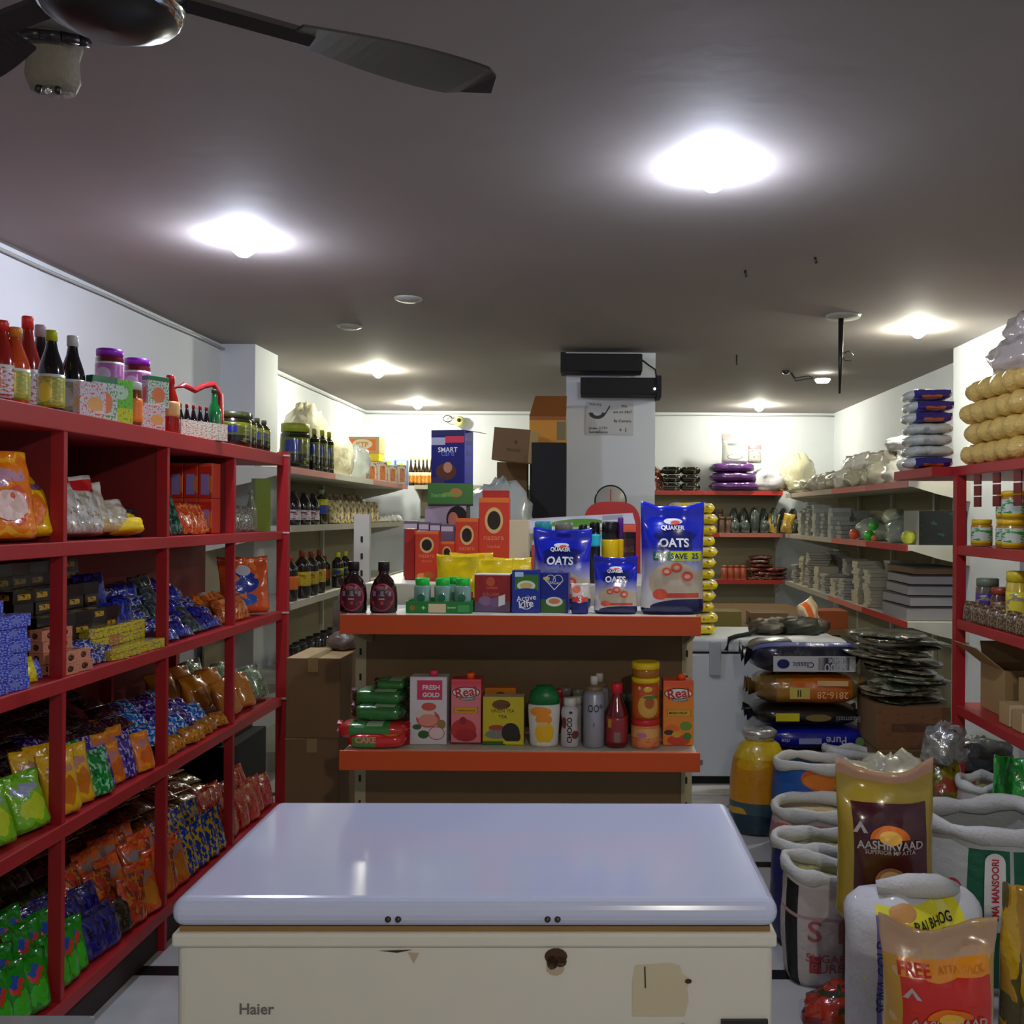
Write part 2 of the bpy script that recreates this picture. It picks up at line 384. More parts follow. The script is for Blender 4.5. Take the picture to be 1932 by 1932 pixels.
# ---------------------------------------------------------------- room shell
white = mat('wall_paint', C(214, 218, 222), .75, bump=.12, bscale=14, vary=.05)
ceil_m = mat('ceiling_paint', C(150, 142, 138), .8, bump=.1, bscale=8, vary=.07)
def floor_material():
    m = bpy.data.materials.new('floor_stone'); m.use_nodes = True; nt = m.node_tree; N = nt.nodes; L = nt.links; b = N['Principled BSDF']
    tc = N.new('ShaderNodeTexCoord'); sp = N.new('ShaderNodeSeparateXYZ'); L.new(tc.outputs['Object'], sp.inputs[0])
    def strip(o, per, off, hw):
        a = N.new('ShaderNodeMath'); a.operation = 'ADD'; a.inputs[1].default_value = off; L.new(o, a.inputs[0])
        q = N.new('ShaderNodeMath'); q.operation = 'PINGPONG'; q.inputs[1].default_value = per/2; L.new(a.outputs[0], q.inputs[0])
        c = N.new('ShaderNodeMath'); c.operation = 'LESS_THAN'; c.inputs[1].default_value = hw; L.new(q.outputs[0], c.inputs[0]); return c.outputs[0]
    s1 = strip(sp.outputs[1], 1.05, -3.33, .035); s2 = strip(sp.outputs[0], 1.05, -.62, .035)
    mxm = N.new('ShaderNodeMath'); mxm.operation = 'MAXIMUM'; L.new(s1, mxm.inputs[0]); mxm.inputs[1].default_value = 0
    n = N.new('ShaderNodeTexNoise'); n.inputs['Scale'].default_value = 6; n.inputs['Detail'].default_value = 8; L.new(tc.outputs['Object'], n.inputs['Vector'])
    r = N.new('ShaderNodeMix'); r.data_type = 'RGBA'; r.inputs[6].default_value = C(168, 170, 172); r.inputs[7].default_value = C(205, 206, 205); L.new(n.outputs[0], r.inputs[0])
    mx = N.new('ShaderNodeMix'); mx.data_type = 'RGBA'; L.new(mxm.outputs[0], mx.inputs[0]); L.new(r.outputs[2], mx.inputs[6]); mx.inputs[7].default_value = C(22, 24, 26)
    L.new(mx.outputs[2], b.inputs['Base Color']); b.inputs['Roughness'].default_value = .28
    return m
struct('floor', MB().box(-2.7, 2.8, -1.0, 10.6, -.1, 0), floor_material())
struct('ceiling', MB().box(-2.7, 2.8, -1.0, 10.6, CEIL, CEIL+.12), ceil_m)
struct('wall_left', MB().box(-2.7, -2.5, -1.0, 10.6, 0, CEIL), white)
struct('wall_right', MB().box(2.62, 2.8, -1.0, 10.6, 0, CEIL), white)
struct('wall_back', MB().box(-2.5, 2.62, 10.3, 10.6, 0, CEIL), white)
o = struct('wall_pillar', MB().box(px(1067, 6.54), px(1235, 6.54), 6.54, 7.15, 0, CEIL), white)
o = struct('wall_pilaster_left', MB().box(-2.5, -2.27, 6.3, 6.75, 0, CEIL), white)
o = struct('wall_pilaster_right', MB().box(2.40, 2.62, 5.3, 6.3, 0, CEIL), white)
for nm, a, b_ in (('trim_1', (-2.5, 10.3), (2.62, 10.3)), ('trim_2', (-2.5, 1), (-2.5, 6.3)), ('trim_3', (-2.5, 6.75), (-2.5, 10.3))):
    # electrical conduit run along the top of the wall
    off = (0, -.02) if nm == 'trim_1' else (.02, 0); pts = []
    for i in range(25):
        k = i/24; pts.append((a[0]+(b_[0]-a[0])*k+off[0], a[1]+(b_[1]-a[1])*k+off[1], CEIL-.035-.012*ns(k*6, 2, 1)))
    struct(nm, MB().tube(pts, .008, 6), mat('conduit', C(170, 172, 172), .5))

# ---------------------------------------------------------------- lamps
holder_m = mat('lamp_holder', C(225, 225, 220), .4)
for i, (x, y, f, col, r) in enumerate(BULBS):
    where = ['near the left wall, above the red shelving', 'above the right half of the white freezer', 'above the left aisle, behind the first pair of lamps',
             'at the back wall, left of the pillar', 'at the back wall, right of the pillar', 'above the right aisle, near the hanging rod'][i]
    t = thing('ceiling_lamp', 'bare lit bulb on the ceiling '+where, 'lamp', (x, y, CEIL), 0, 'bare bulbs on the ceiling')
    MB().lathe([(0, 0), (.05, 0), (.05, -.006), (.024, -.009), (.022, -.012), (0, -.012)], 16).obj('lamp_holder', holder_m, t)
    em = mat('bulb_glow_%d' % i, (1, 1, 1, 1), .5, emit=(col, BULB*f*(.035/r)**2))
    MB().lathe([(.022, -.008), (r*1.05, -.010), (r*1.3, -.012-r*.3), (r*1.2, -.012-r*.65), (r*.75, -.012-r*1.1), (r*.45, -.012-r*1.35), (0, -.012-r*1.45)][::-1], 14).obj('bulb', em, t)
# fill bulb added out of view behind the viewer, brightens the front faces
t = thing('ceiling_lamp', 'added fill bulb on the ceiling behind the viewer, out of view', 'lamp', (.5, -.8, CEIL), 0, 'bare bulbs on the ceiling')
MB().lathe([(0, 0), (.05, 0), (.05, -.012), (.028, -.016), (.024, -.05), (0, -.05)], 16).obj('lamp_holder', holder_m, t)
MB().lathe([(.018, -.04), (.03, -.05), (.04, -.09), (.036, -.11), (.02, -.13), (0, -.135)][::-1], 14).obj('bulb', mat('bulb_glow_f', (1, 1, 1, 1), .5, emit=((1.0, .92, .80), BULB*1.5)), t)

# ---------------------------------------------------------------- ceiling fan
blade_m = mat('fan_blade_brown', C(30, 26, 26), .7); fan_m = mat('fan_dark', C(38, 36, 36), .35, .3); chrome = mat('chrome', C(215, 220, 222), .12, 1)
fx, fy, fz = px(215, 1.32), 1.30, 2.33
t = thing('ceiling_fan', 'dark ceiling fan with a chrome rim, cut off by the top edge of the view', 'fan', (fx, fy, fz))
MB().lathe([(0, -.045), (.05, -.042), (.085, -.025), (.095, 0), (.095, .05), (.07, .085), (.03, .1), (0, .1)], 28).obj('motor_housing', fan_m, t)
MB().lathe([(.088, -.022), (.097, -.012), (.099, .004), (.095, .006)], 28).obj('chrome_ring', chrome, t)
MB().lathe([(0, .09), (.013, .09), (.013, CEIL-fz-.06), (.05, CEIL-fz-.05), (.05, CEIL-fz), (0, CEIL-fz)], 14).obj('down_rod', fan_m, t)
for k in range(3):
    a = R(33+120*k); mb = MB(); V = []; Fc = []; n = 16
    for i in range(n+1):
        u = i/n; r = .25+.33*u; wd = .055+.03*math.sin(PI*min(1, u*.8))+.012*u
        if u > .85: wd *= math.sqrt(max(0.02, 1-((u-.85)/.15)**2))
        for s, zz in ((-1, -.012), (1, .016), (1, .020), (-1, -.008)): V.append((r, s*wd, zz+.02))
    for i in range(n):
        for q in range(4): Fc.append((i*4+q, (i+1)*4+q, (i+1)*4+(q+1) % 4, i*4+(q+1) % 4))
    Fc += [(0, 1, 2, 3), (n*4+3, n*4+2, n*4+1, n*4)]
    mb.add(V, Fc).obj('fan_blade', blade_m, t, rot=(0, 0, a))
    MB().box(.08, .28, -.02, .02, .018, .026).obj('blade_arm', blade_m, t, rot=(0, 0, a))
# fixture on the ceiling beside the fan
t = thing('junction_box', 'beige frayed box with a dark bent bracket on the ceiling beside the fan', 'junction box', (px(95, 2.24), 2.24, CEIL), R(8))
MB().lathe([(0, -.125), (.05, -.13), (.062, -.10), (.058, -.05), (.066, -.02), (.06, -.004), (0, 0)], 12, sy=.8).obj('box_body', mat('aged_beige', C(120, 112, 96), .7, bump=.5, bscale=60), t)
bk = MB()
for i in range(6):
    a0, a1 = PI*i/6, PI*(i+1)/6
    bk.tube([(-.085*math.cos(a0), -.05*math.sin(a0)-.02, -.02-.01*math.sin(a0)), (-.085*math.cos(a1), -.05*math.sin(a1)-.02, -.02-.01*math.sin(a1))], .012, 6)
bk.obj('bracket', fan_m, t)
for k in (-1, 0, 1): MB().tube([(.02*k, -.02, -.12), (.022*k, -.03, -.145)], .007, 6).obj('cable_end', chrome if k == 0 else fan_m, t)
# ceiling plates, hooks, rod
plate = mat('plate', C(150, 150, 140), .45)
for nm, lab, x, y in (('ceiling_plate', 'round blank cover plate on the ceiling, nearer of the two in mid shop', 768, 565), ('ceiling_plate', 'round pale cover plate on the ceiling, farther of the two in mid shop', 657, 618)):
    D = (CEIL-H)*F/(HY-y); o = MB().lathe([(0, -.02), (.04, -.02), (.07, -.008), (.075, 0), (0, 0)], 20).obj(nm, plate, None, (px(x, D), D, CEIL)); tag(o, lab, 'cover plate', 'ceiling cover plates')
for x, y, L_ in ((1388, 668, .06), (1403, 508, .02), (1535, 483, .015)):
    D = (CEIL-H)*F/(HY-y); o = MB().tube([(0, 0, 0), (0, 0, -L_), (.006, 0, -L_-.012)], .006, 6).obj('ceiling_hook', fan_m, None, (px(x, D), D, CEIL))
    tag(o, {668: 'longest ceiling hook, right of the pillar top', 508: 'short ceiling hook in mid ceiling, right of centre', 483: 'tiny stub of a ceiling hook nearest the right side lamp'}[y], 'hook')
D = 5.28; t = thing('hanging_rod', 'thin dark rod hanging from a round plate on the ceiling', 'rod', (px(1588, D), D, CEIL))
MB().lathe([(0, -.02), (.09, -.018), (.1, 0), (0, 0)], 24).obj('ceiling_plate', plate, t)
MB().tube([(-.01, 0, -.01), (-.012, 0, -.25), (-.016, 0, -.44)], [.016, .013, .006], 8).obj('rod', fan_m, t)
MB().tube([(-.01, 0, -.2)]+[(.03+.03*math.cos(a), 0, -.23+.03*math.sin(a)) for a in (2.6, 1.5, .3, -1, -2.2, -3)], .003, 5).obj('loose_wire', fan_m, t)
# cctv
D = 7.4; t = thing('security_camera', 'bullet camera with dangling cables and a lit round lamp on the ceiling', 'security camera', (px(1500, D), D, CEIL))
c0 = (px(1476, D)-px(1500, D), -.08, pz(700, D)-CEIL)
MB().tube([c0, (c0[0]+.06, .12, c0[2]+.03)], .03, 12).obj('camera_barrel', holder_m, t); MB().lathe([(0, 0), (.031, 0), (.031, .03), (0, .03)], 14).xf(Matrix.Translation(c0) @ Matrix.Rotation(R(90), 4, 'X')).obj('lens', fan_m, t)
for dz in (0, .022): MB().tube([(c0[0]+.03, 0, c0[2]+.04), (0, .02, -.02-dz-.02), (.1, 0, -.025-dz), (.17, 0, -.05)], .006, 6).obj('cable', fan_m, t)
MB().lathe([(0, -.03), (.045, -.028), (.06, -.008), (.06, 0), (0, 0)], 20, c=(.21, 0, -.05)).obj('round_lamp', mat('lamp_glow', (1, 1, 1, 1), .4, emit=((1, 1, .9), 9)), t)
t = thing('dome_camera', 'cream dome camera with looped cable high on the back wall', 'security camera', (px(866, 10.2), 10.2, pz(797, 10.2)))
MB().lathe([(0, -.06), (.04, -.05), (.06, -.01), (.06, .03), (0, .03)], 18).xf(Matrix.Rotation(R(-100), 4, 'X')).obj('camera_shell', mat('cream_plastic', C(200, 195, 130), .4), t)
MB().lathe([(0, -.068), (.02, -.064), (.022, -.055)], 12).xf(Matrix.Rotation(R(-100), 4, 'X')).obj('lens', fan_m, t)
MB().tube([(-.06, 0, .03)]+[(-.13+.05*math.cos(a), 0, .03+.035*math.sin(a)) for a in [x*.7 for x in range(11)]], .006, 6).obj('cable_loop', fan_m, t)
# black units, notice on the pillar
blk = mat('black_plastic', C(8, 8, 9), .75)
t = thing('wall_speaker', 'long black bar unit at the very top of the white pillar', 'speaker', (px(1136, 6.4), 6.42, pz(686, 6.4)), 0, 'black bars on the pillar')
bevel(MB().box(-.285, .265, -.08, .11, -.06, .06).obj('housing', blk, t), .008)
MB().box(-.287, -.255, -.085, .118, -.066, .066).obj('end_plate', blk, t)
MB().tube([(.265, 0, .03), (.31, .02, 0), (.36, .04, -.03), (.37, .02, -.12)], .006, 6).obj('cable', blk, t)
t = thing('wall_speaker', 'long black bar unit mounted lower on the pillar, above the paper notice', 'speaker', (px(1170, 6.4), 6.42, pz(730, 6.4)), 0, 'black bars on the pillar')
bevel(MB().box(-.275, .245, -.08, .11, -.058, .058).obj('housing', blk, t), .008)
MB().box(.24, .27, -.09, .118, -.075, .07).obj('end_plate', blk, t)
ell_print(t, .225, -.02, .008, .008, flat_xz(-.092), mat('led', (1, 1, 1, 1), .4, emit=((1, 1, .95), 6)), 10, 'indicator_light')
paper = mat('paper', C(196, 196, 194), .8); ink = mat('ink', C(58, 58, 62), .8)
t = thing('paper_notice', 'printed surveillance notice taped to the pillar', 'notice', (px(1149, 6.53), 6.537, pz(789, 6.53)))
MB().box(-.165, .165, -.002, .002, -.115, .115).obj('sheet', paper, t)
fs = flat_xz(-.0035)
letter(t, 'Under CCTV', -.078, -.068, .13, fs, ink); letter(t, 'Surveillance', -.078, -.094, .13, fs, ink)
letter(t, 'Warning', -.1, .095, .085, fs, ink); letter(t, 'We', .1, .085, .045, fs, ink); letter(t, 'are on 24x7', .09, .045, .13, fs, ink)
letter(t, 'By Camera', .09, -.02, .12, fs, ink); letter(t, '+ 1', .09, -.08, .05, fs, ink)
ell_print(t, -.085, .045, .06, .05, fs, ink, 18, 'camera_symbol', PI*1.05, PI*1.95, r0=.55); MB().tube([(-.03, -.004, .03), (.0, -.004, .085)], .004, 5).obj('camera_symbol', ink, t)
# ---------------------------------------------------------------- shelving units and freezers
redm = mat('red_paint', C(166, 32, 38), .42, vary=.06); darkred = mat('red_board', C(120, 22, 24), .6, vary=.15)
LX = -1.57                    # front plane of the left shelving
LZ = [.16, .69, 1.125, 1.53, 1.92]
t = thing('shelving_unit', 'long red shelving unit of five shelves along the left wall', 'shelf', (0, 0, 0))
for z in LZ:
    th = .06 if z > 1.9 else .042
    bevel(MB().box(-2.15, LX, 1.95, 4.76, z-th, z).obj('shelf', redm, t), .003)
for D in (2.15, 2.82, 3.5, 4.15):
    MB().box(LX-.045, LX-.006, D-.02, D, 0, 1.86).obj('post', redm, t)
    MB().box(-2.15, -2.11, D-.02, D, 0, 1.86).obj('post', redm, t)
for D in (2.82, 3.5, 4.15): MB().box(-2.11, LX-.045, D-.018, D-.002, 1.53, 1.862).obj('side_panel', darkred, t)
for D in (4.79,):
    MB().box(LX-.035, LX+.02, D-.02, D+.02, 0, 1.93).obj('post', redm, t); MB().box(-2.15, -2.11, D-.02, D+.02, 0, 1.93).obj('post', redm, t)
for z in LZ[1:]: MB().box(LX-.05, LX+.03, 4.765, 4.775, z-.012, z-.004).obj('shelf_clip', mat('clip', C(190, 185, 165), .4), t)
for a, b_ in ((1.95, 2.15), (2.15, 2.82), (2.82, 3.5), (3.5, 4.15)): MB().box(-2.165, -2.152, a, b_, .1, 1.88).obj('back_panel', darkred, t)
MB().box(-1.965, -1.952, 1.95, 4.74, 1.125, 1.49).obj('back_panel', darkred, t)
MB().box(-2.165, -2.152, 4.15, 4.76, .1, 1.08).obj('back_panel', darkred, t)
MB().box(LX-.5, LX-.03, 1.95, 4.7, 0, .118).obj('kick_board', mat('kick', C(52, 40, 38), .7), t)

RX = 1.70; RZ = [.745, 1.145, 1.49, 1.86]
t = thing('shelving_unit', 'red shelving unit of four shelves at the right wall', 'shelf', (0, 0, 0))
for z in RZ: bevel(MB().box(RX, 2.30, 3.0, 4.46, z-.045, z).obj('shelf', redm, t), .003)
for x in (RX-.004, 2.26):
    for y in (4.40, 3.35): MB().box(x, x+.045, y, y+.045, 0, 1.85).obj('post', redm, t)

steel = mat('shelf_cream', C(205, 203, 188), .45); strip_r = mat('price_strip_red', C(190, 52, 46), .4); strip_p = mat('price_strip_pink', C(205, 120, 108), .35)
backp = mat('gondola_back', C(150, 140, 112), .6); clear = mat('clear_strip', C(185, 180, 165), .25)
def gondola(label, axis, front, back, a0, a1, zs, strips, posts=(), name='wall_shelving', th=.035, backtop=None):
    """axis 'y': runs along y with its front at x=front; axis 'x': runs along x with its front at y=front"""
    t = thing(name, label, 'shelf', (0, 0, 0)); sg = 1 if back > front else -1
    def bx(n, u0, u1, d0, d1, z0, z1, m):
        lo, hi = min(d0, d1), max(d0, d1)
        return (MB().box(lo, hi, u0, u1, z0, z1) if axis == 'y' else MB().box(u0, u1, lo, hi, z0, z1)).obj(n, m, t)
    for z, st in zip(zs, strips):
        bx('shelf', a0, a1, front+sg*.004, back, z-th, z, steel)
        u = a0
        for ln, m in st:
            bx('price_strip', u+.004, min(a1, u+ln)-.004, front-sg*.004, front+sg*.003, z-th-.004, z+.004, m); u += ln
        for u in (a0, a1):   # sloping bracket under each end
            u0, u1 = (u, u+.012) if u == a0 else (u-.012, u)
            pts = [(front+sg*.03, z-th), (back, z-th), (back, z-th-.13), (front+sg*.2, z-th-.05)]
            V = [((d, uu, zz) if axis == 'y' else (uu, d, zz)) for uu in (u0, u1) for d, zz in pts]
            MB().add(V, [(0, 1, 2, 3), (7, 6, 5, 4), (0, 4, 5, 1), (1, 5, 6, 2), (2, 6, 7, 3), (3, 7, 4, 0)]).obj('shelf_bracket', steel, t)
    bx('back_panel', a0, a1, back-sg*.006, back+sg*.006, .02, (backtop or max(zs)-.02), backp)
    bx('base_plinth', a0+.01, a1-.01, front+sg*.06, back, 0, .12, steel)
    for u in posts: bx('upright', u-.02, u+.02, back-sg*.035, back-sg*.007, 0, max(zs)-.04, steel)
    return t
gondola('cream shelving along the left wall behind the red shelving', 'y', -1.9, -2.44, 5.9, 9.6, [1.91, 1.54, 1.05, .55],
        [[(1.0, strip_p), (1.2, clear), (1.5, strip_p)], [(1.2, clear), (2.5, clear)], [(3.7, clear)], [(3.7, clear)]], (7.2, 8.4))
gondola('cream shelving on the back wall, left of the pillar', 'x', 9.85, 10.25, -1.88, -.25, [1.92, 1.5, 1.05], [[(3, clear)]]*3)
gondola('shelving with red price strips on the back wall, right of the pillar', 'x', 9.85, 10.25, .42, 1.98, [1.88, 1.44, .95],
        [[(.75, strip_r), (1, strip_r)], [(.9, strip_r), (1, strip_p)], [(3, strip_r)]])
gondola('shelving with faded red strips along the right wall', 'y', 2.0, 2.56, 6.0, 9.8, [1.85, 1.44, .95],
        [[(.9, strip_p), (1, strip_p), (2, clear)], [(.9, strip_r), (1, strip_p), (2, clear)], [(1, strip_r), (1, strip_p), (2, clear)]], (7, 8, 9))

# centre display shelf
orange = mat('orange_front', C(206, 76, 10), .4, vary=.05); brownp = mat('display_back', C(112, 88, 52), .55, vary=.08); cream = mat('display_side', C(168, 158, 122), .5, vary=.06)
t = thing('display_shelf', 'centre display rack with two orange fronted shelves and tan back', 'shelf', (0, 0, 0))
x0, x1 = px(645, 3.15), px(1322, 3.15)
for z, lab in ((1.28, 'shelf'), (.826, 'shelf')):
    MB().box(x0+.008, x1-.008, 3.154, 3.53, z-.03, z).obj('shelf', steel, t)
    bevel(MB().box(x0-.003, x1+.003, 3.142, 3.153, z-.062, z+.003).obj('orange_front', orange, t), .002)
    for x in (x0+.004, x1-.016):
        V = [(xx, y, zz) for xx in (x, x+.012) for y, zz in ((3.156, z-.03), (3.53, z-.03), (3.53, z-.14), (3.32, z-.095), (3.2, z-.055))]
        MB().add(V, [(0, 1, 2, 3, 4), (9, 8, 7, 6, 5)]+[(i, i+5, (i+1) % 5+5, (i+1) % 5) for i in range(5)]).obj('shelf_bracket', cream, t)
bx0, bx1 = px(692, 3.55), px(1290, 3.55)
MB().box(bx0, bx1, 3.54, 3.56, .1, 1.27).obj('back_panel', brownp, t)
for x in (bx0-.035, bx1-.005):
    m = MB().box(x, x+.04, 3.535, 3.575, 0, 1.30)
    m.obj('upright', cream, t)
    for k in range(12): MB().box(x+.015, x+.023, 3.533, 3.5352, .14+k*.095, .165+k*.095).obj('slot', mat('slot', C(30, 26, 20), .8), t)
MB().box(bx0, bx1, 3.16, 3.54, .02, .12).obj('base_plinth', cream, t)
t = thing('display_counter', 'pale stepped counter directly behind the orange fronted display', 'counter', (0, 0, 0))
bevel(MB().box(px(700, 3.7), px(1300, 3.7), 3.59, 4.3, 1.0, 1.355).obj('counter_top', steel, t), .004)
MB().box(px(700, 3.7), px(1300, 3.7), 3.60, 4.28, 0, 1.0).obj('counter_body', cream, t)
t = thing('metal_upright', 'pale slotted metal post between the left shelving and the display', 'post', (0, 0, 0))
MB().box(px(668, 5.0), px(697, 5.0), 5.0, 5.04, 0, pz(973, 5.0)).obj('post_body', steel, t)
for k in range(4): MB().box(px(681, 5.0), px(685, 5.0), 4.996, 5.0, 1.2+.09*k, 1.23+.09*k).obj('slot', mat('slot', C(30, 26, 20), .8), t)

# near freezer
frz = mat('freezer_white', C(232, 227, 212), .3, coat=.3, vary=.02); lidm = mat('freezer_lid', C(212, 220, 248), .16, coat=.5); gask = mat('gasket', C(150, 116, 66), .6, vary=.2)
t = thing('chest_freezer', 'large white chest freezer with a glossy closed lid in the aisle', 'freezer', (-.224, 2.10, 0), R(.8))
fw, fd = .576, .31
bevel(MB().box(-fw+.004, fw-.004, -fd+.012, fd-.01, .03, .812).obj('cabinet_body', frz, t), .02, 4)
bevel(MB().box(-fw, fw, -fd+.002, fd, .795, .822).obj('top_rim', frz, t), .006, 3)
MB().box(-fw+.012, fw-.012, -fd+.012, fd-.012, .822, .832).obj('gasket', gask, t)
bevel(MB().box(-fw-.003, fw+.003, -fd-.004, fd+.004, .832, .887).obj('lid', lidm, t), .026, 5)
dark = mat('screw_dark', C(60, 58, 55), .4, .4); rust = mat('rust', C(74, 48, 28), .8, vary=.5)
for x in (-.165, -.146, .137, .156): MB().lathe([(0, 0), (.0062, 0), (.005, .003), (0, .003)], 12).xf(Matrix.Translation((x, -fd-.004, .852)) @ Matrix.Rotation(R(90), 4, 'X')).obj('screw', dark, t)
bf = flat_xz(-fd+.0105)
ell_print(t, .153, .775, .022, .016, bf, rust, 14, 'rust_stain'); ell_print(t, .146, .763, .011, .014, bf, rust, 10, 'rust_stain'); ell_print(t, .162, .765, .012, .011, bf, rust, 10, 'rust_stain')
ell_print(t, .152, .752, .018, .014, bf, mat('peel', C(196, 176, 150), .7), 9, 'tape_residue')
lay(t, 'tape_residue', [(-.13, .783), (-.108, .782), (-.118, .762)], [(0, 1, 2)], bf, mat('peel', C(196, 176, 150), .7))
lay(t, 'tape_residue', [(-.185, .786), (-.12, .788), (-.15, .782)], [(0, 1, 2)], bf, rust)
lay(t, 'sticker_residue', [(.30, .66), (.40, .66), (.408, .69), (.405, .715), (.412, .73), (.395, .742), (.39, .757), (.37, .762), (.305, .757), (.30, .73)], [tuple(range(10))], bf, mat('sticker_cream', C(214, 202, 168), .6))
lay(t, 'scratch', [(.322, .755), (.3245, .757), (.326, .715), (.3235, .714)], [(0, 1, 2, 3)], flat_xz(-fd+.0095), dark)
for x, z, r in ((.407, .728, .007), (.398, .64, .01)): ell_print(t, x, z, r, r*.7, flat_xz(-fd+.009), rust, 7, 'rust_stain')
letter(t, 'Haier', -.416, .675, .066, bf, mat('logo_grey', C(120, 116, 108), .4), bold=.02, name='maker_lettering')
MB().box(.47, .56, -fd+.005, -fd+.012, .62, .655).obj('badge', dark, t)
for x in (-.4, .4): MB().box(x-.05, x+.05, -.2, .2, 0, .03).obj('foot', dark, t)
# far freezer
t = thing('chest_freezer', 'white chest freezer by the pillar with a lid clasp and bags on top', 'freezer', (px(1360, 5.67)+.05, 5.97, 0))
fw2, fd2 = .67, .30
bevel(MB().box(-fw2, fw2, -fd2, fd2, .05, .79).obj('cabinet_body', mat('freezer_grey', C(205, 212, 214), .3), t), .012, 3)
bevel(MB().box(-fw2-.003, fw2+.003, -fd2-.006, fd2, .80, .885).obj('lid', mat('freezer_grey', C(205, 212, 214), .3), t), .02, 3)
MB().box(-fw2+.01, fw2-.01, -fd2+.01, fd2-.01, .785, .80).obj('gasket', blk, t)
lx = px(1355, 5.67)-px(1360, 5.67)-.05
bevel(MB().box(lx-.05, lx+.02, -fd2-.03, -fd2, .66, .87).obj('lid_clasp', mat('clasp', C(168, 176, 176), .35), t), .008); MB().box(-.27-.05, -.2-.05, -fd2-.002, -fd2, .58, .63).obj('sticker', mat('clasp', C(168, 176, 176), .35), t)
MB().box(-.3, -.15, -fd2-.003, -fd2, .12, .15).obj('maker_badge', mat('badge_grey', C(110, 118, 118), .5), t)
MB().box(-fw2+.02, fw2-.02, -fd2+.03, fd2-.03, 0, .05).obj('base', blk, t)

# wooden pallet-like low step beyond the near freezer, at the far freezer's foot
o = MB()
t = thing('low_platform', 'low white slatted platform on the floor in front of the far freezer', 'platform', (px(1345, 5.1), 5.1, 0))
for k in range(3): bevel(MB().box(-.28, .25, -.28+.2*k, -.12+.2*k, .05, .08).obj('slat', steel, t), .004)
for x in (-.25, .2): MB().box(x, x+.05, -.28, .28, 0, .05).obj('bearer', mat('bearer', C(60, 58, 50), .7), t)

# glass counter, only its rim shows at the lower edge
t = thing('glass_counter', 'grey edged glass counter top cut off by the lower left edge', 'counter', (0, 0, 0))
bevel(MB().box(-1.15, px(190, .93), .5, .93, 1.105, 1.125).obj('counter_top', mat('counter_glass', C(120, 128, 132), .12, coat=.5), t), .005)
MB().box(-1.13, px(170, .93), .52, .91, 0, 1.105).obj('counter_body', steel, t)
# ---------------------------------------------------------------- goods on the centre display
W_ = mat('print_white', C(236, 236, 236), .4); NAVY = mat('print_navy', C(20, 26, 92), .35); REDP = mat('print_red', C(200, 40, 36), .4); YEL = mat('print_yellow', C(240, 205, 20), .4)
GRN = mat('print_green', C(30, 120, 50), .4); PINK = mat('print_pink', C(226, 60, 100), .4); ORG = mat('print_orange', C(235, 110, 30), .4); CRM = mat('print_cream', C(222, 205, 165), .5); BLKP = mat('print_black', C(24, 20, 20), .5)
LIME = mat('print_lime', C(196, 214, 20), .4); BRN = mat('print_brown', C(110, 58, 34), .5); GREY = mat('print_grey', C(120, 124, 130), .5); CORAL = mat('print_coral', C(232, 90, 66), .4)
Z1, Z2, Z3 = 1.281, .827, 1.356
# syrup bottles
syr = mat('syrup_brown', C(38, 10, 16), .15, coat=.5); maroon = mat('syrup_label', C(86, 22, 34), .3)
for x, lab in ((668, 'dark chocolate syrup bottle at the left end of the upper display shelf'), (725, 'dark chocolate syrup bottle beside the green capped bottles')):
    D = 3.24; t = bottle('syrup_bottle', lab, 'bottle', (px(x, D), D, Z1), .047, pz(1062, D)-Z1, 'syrup', syr, mat('syrup_cap', C(26, 10, 14), .4), sy=.62, n=24, group='chocolate syrup bottles')
    h = pz(1062, D)-Z1
    def sf(x_, z_, h=h, o=.0018):
        r = prof_at(PROF['syrup'], min(.83, z_/h))*.047; return (x_, -math.sqrt(max(0, r*r-x_*x_))*.62-o, z_)
    ell_print(t, 0, h*.31, .04, h*.27, sf, mat('label_ring', C(170, 44, 70), .4), 28, 'label_ring', r0=.90)
    ell_print(t, 0, h*.31, .036, h*.243, sf, maroon, 26, 'label_panel', sub=.02)
    s2 = lambda a, b, f=sf: f(a, b, o=.003)
    rect_print(t, -.031, .031, h*.33, h*.43, s2, GREY, 'name_band'); s3 = lambda a, b, f=sf: f(a, b, o=.004)
    letter(t, "SYRUP", 0, h*.275, .02, s3, W_, bold=.02); letter(t, 'FLAVOR', 0, h*.46, .036, s3, GREY); ell_print(t, -.006, h*.50, .014, h*.035, s3, mat('syr_pic', C(150, 90, 100), .4), 12)
    rect_print(t, -.034, .034, h*.17, h*.23, s2, REDP, 'red_band')
# sanitiser bottles in a tray
gcap = mat('cap_green', C(28, 190, 60), .35); gelm = mat('gel_clear', C(150, 190, 175), .12, trans=.35, coat=.3); gl = mat('gel_label', C(30, 120, 80), .4)
for x, y_, lab in ((798, 3.27, 'leftmost green capped gel bottle in the green tray'), (836, 3.27, 'middle green capped gel bottle in the green tray'), (874, 3.27, 'rightmost green capped gel bottle in the green tray'), (857, 3.345, 'green capped gel bottle in the back row of the green tray')):
    h = pz(1093, 3.27)-Z1
    t = bottle('gel_bottle', lab, 'bottle', (px(x, y_), y_, Z1+.002), .029, h-.001, 'spray', gelm, gcap, n=18, sy=.85, group='green capped gel bottles', cap=(.70, .84))
    ell_print(t, 0, h*.42, .014, .014, flat_xz(-.0262), gl, 14, 'round_label')
t = thing('cardboard_tray', 'green printed cardboard tray holding the green capped bottles', 'tray', (px(830, 3.24), 3.30, Z1))
gt = mat('tray_green', C(20, 128, 44), .5); tw = (px(892, 3.22)-px(768, 3.22))/2
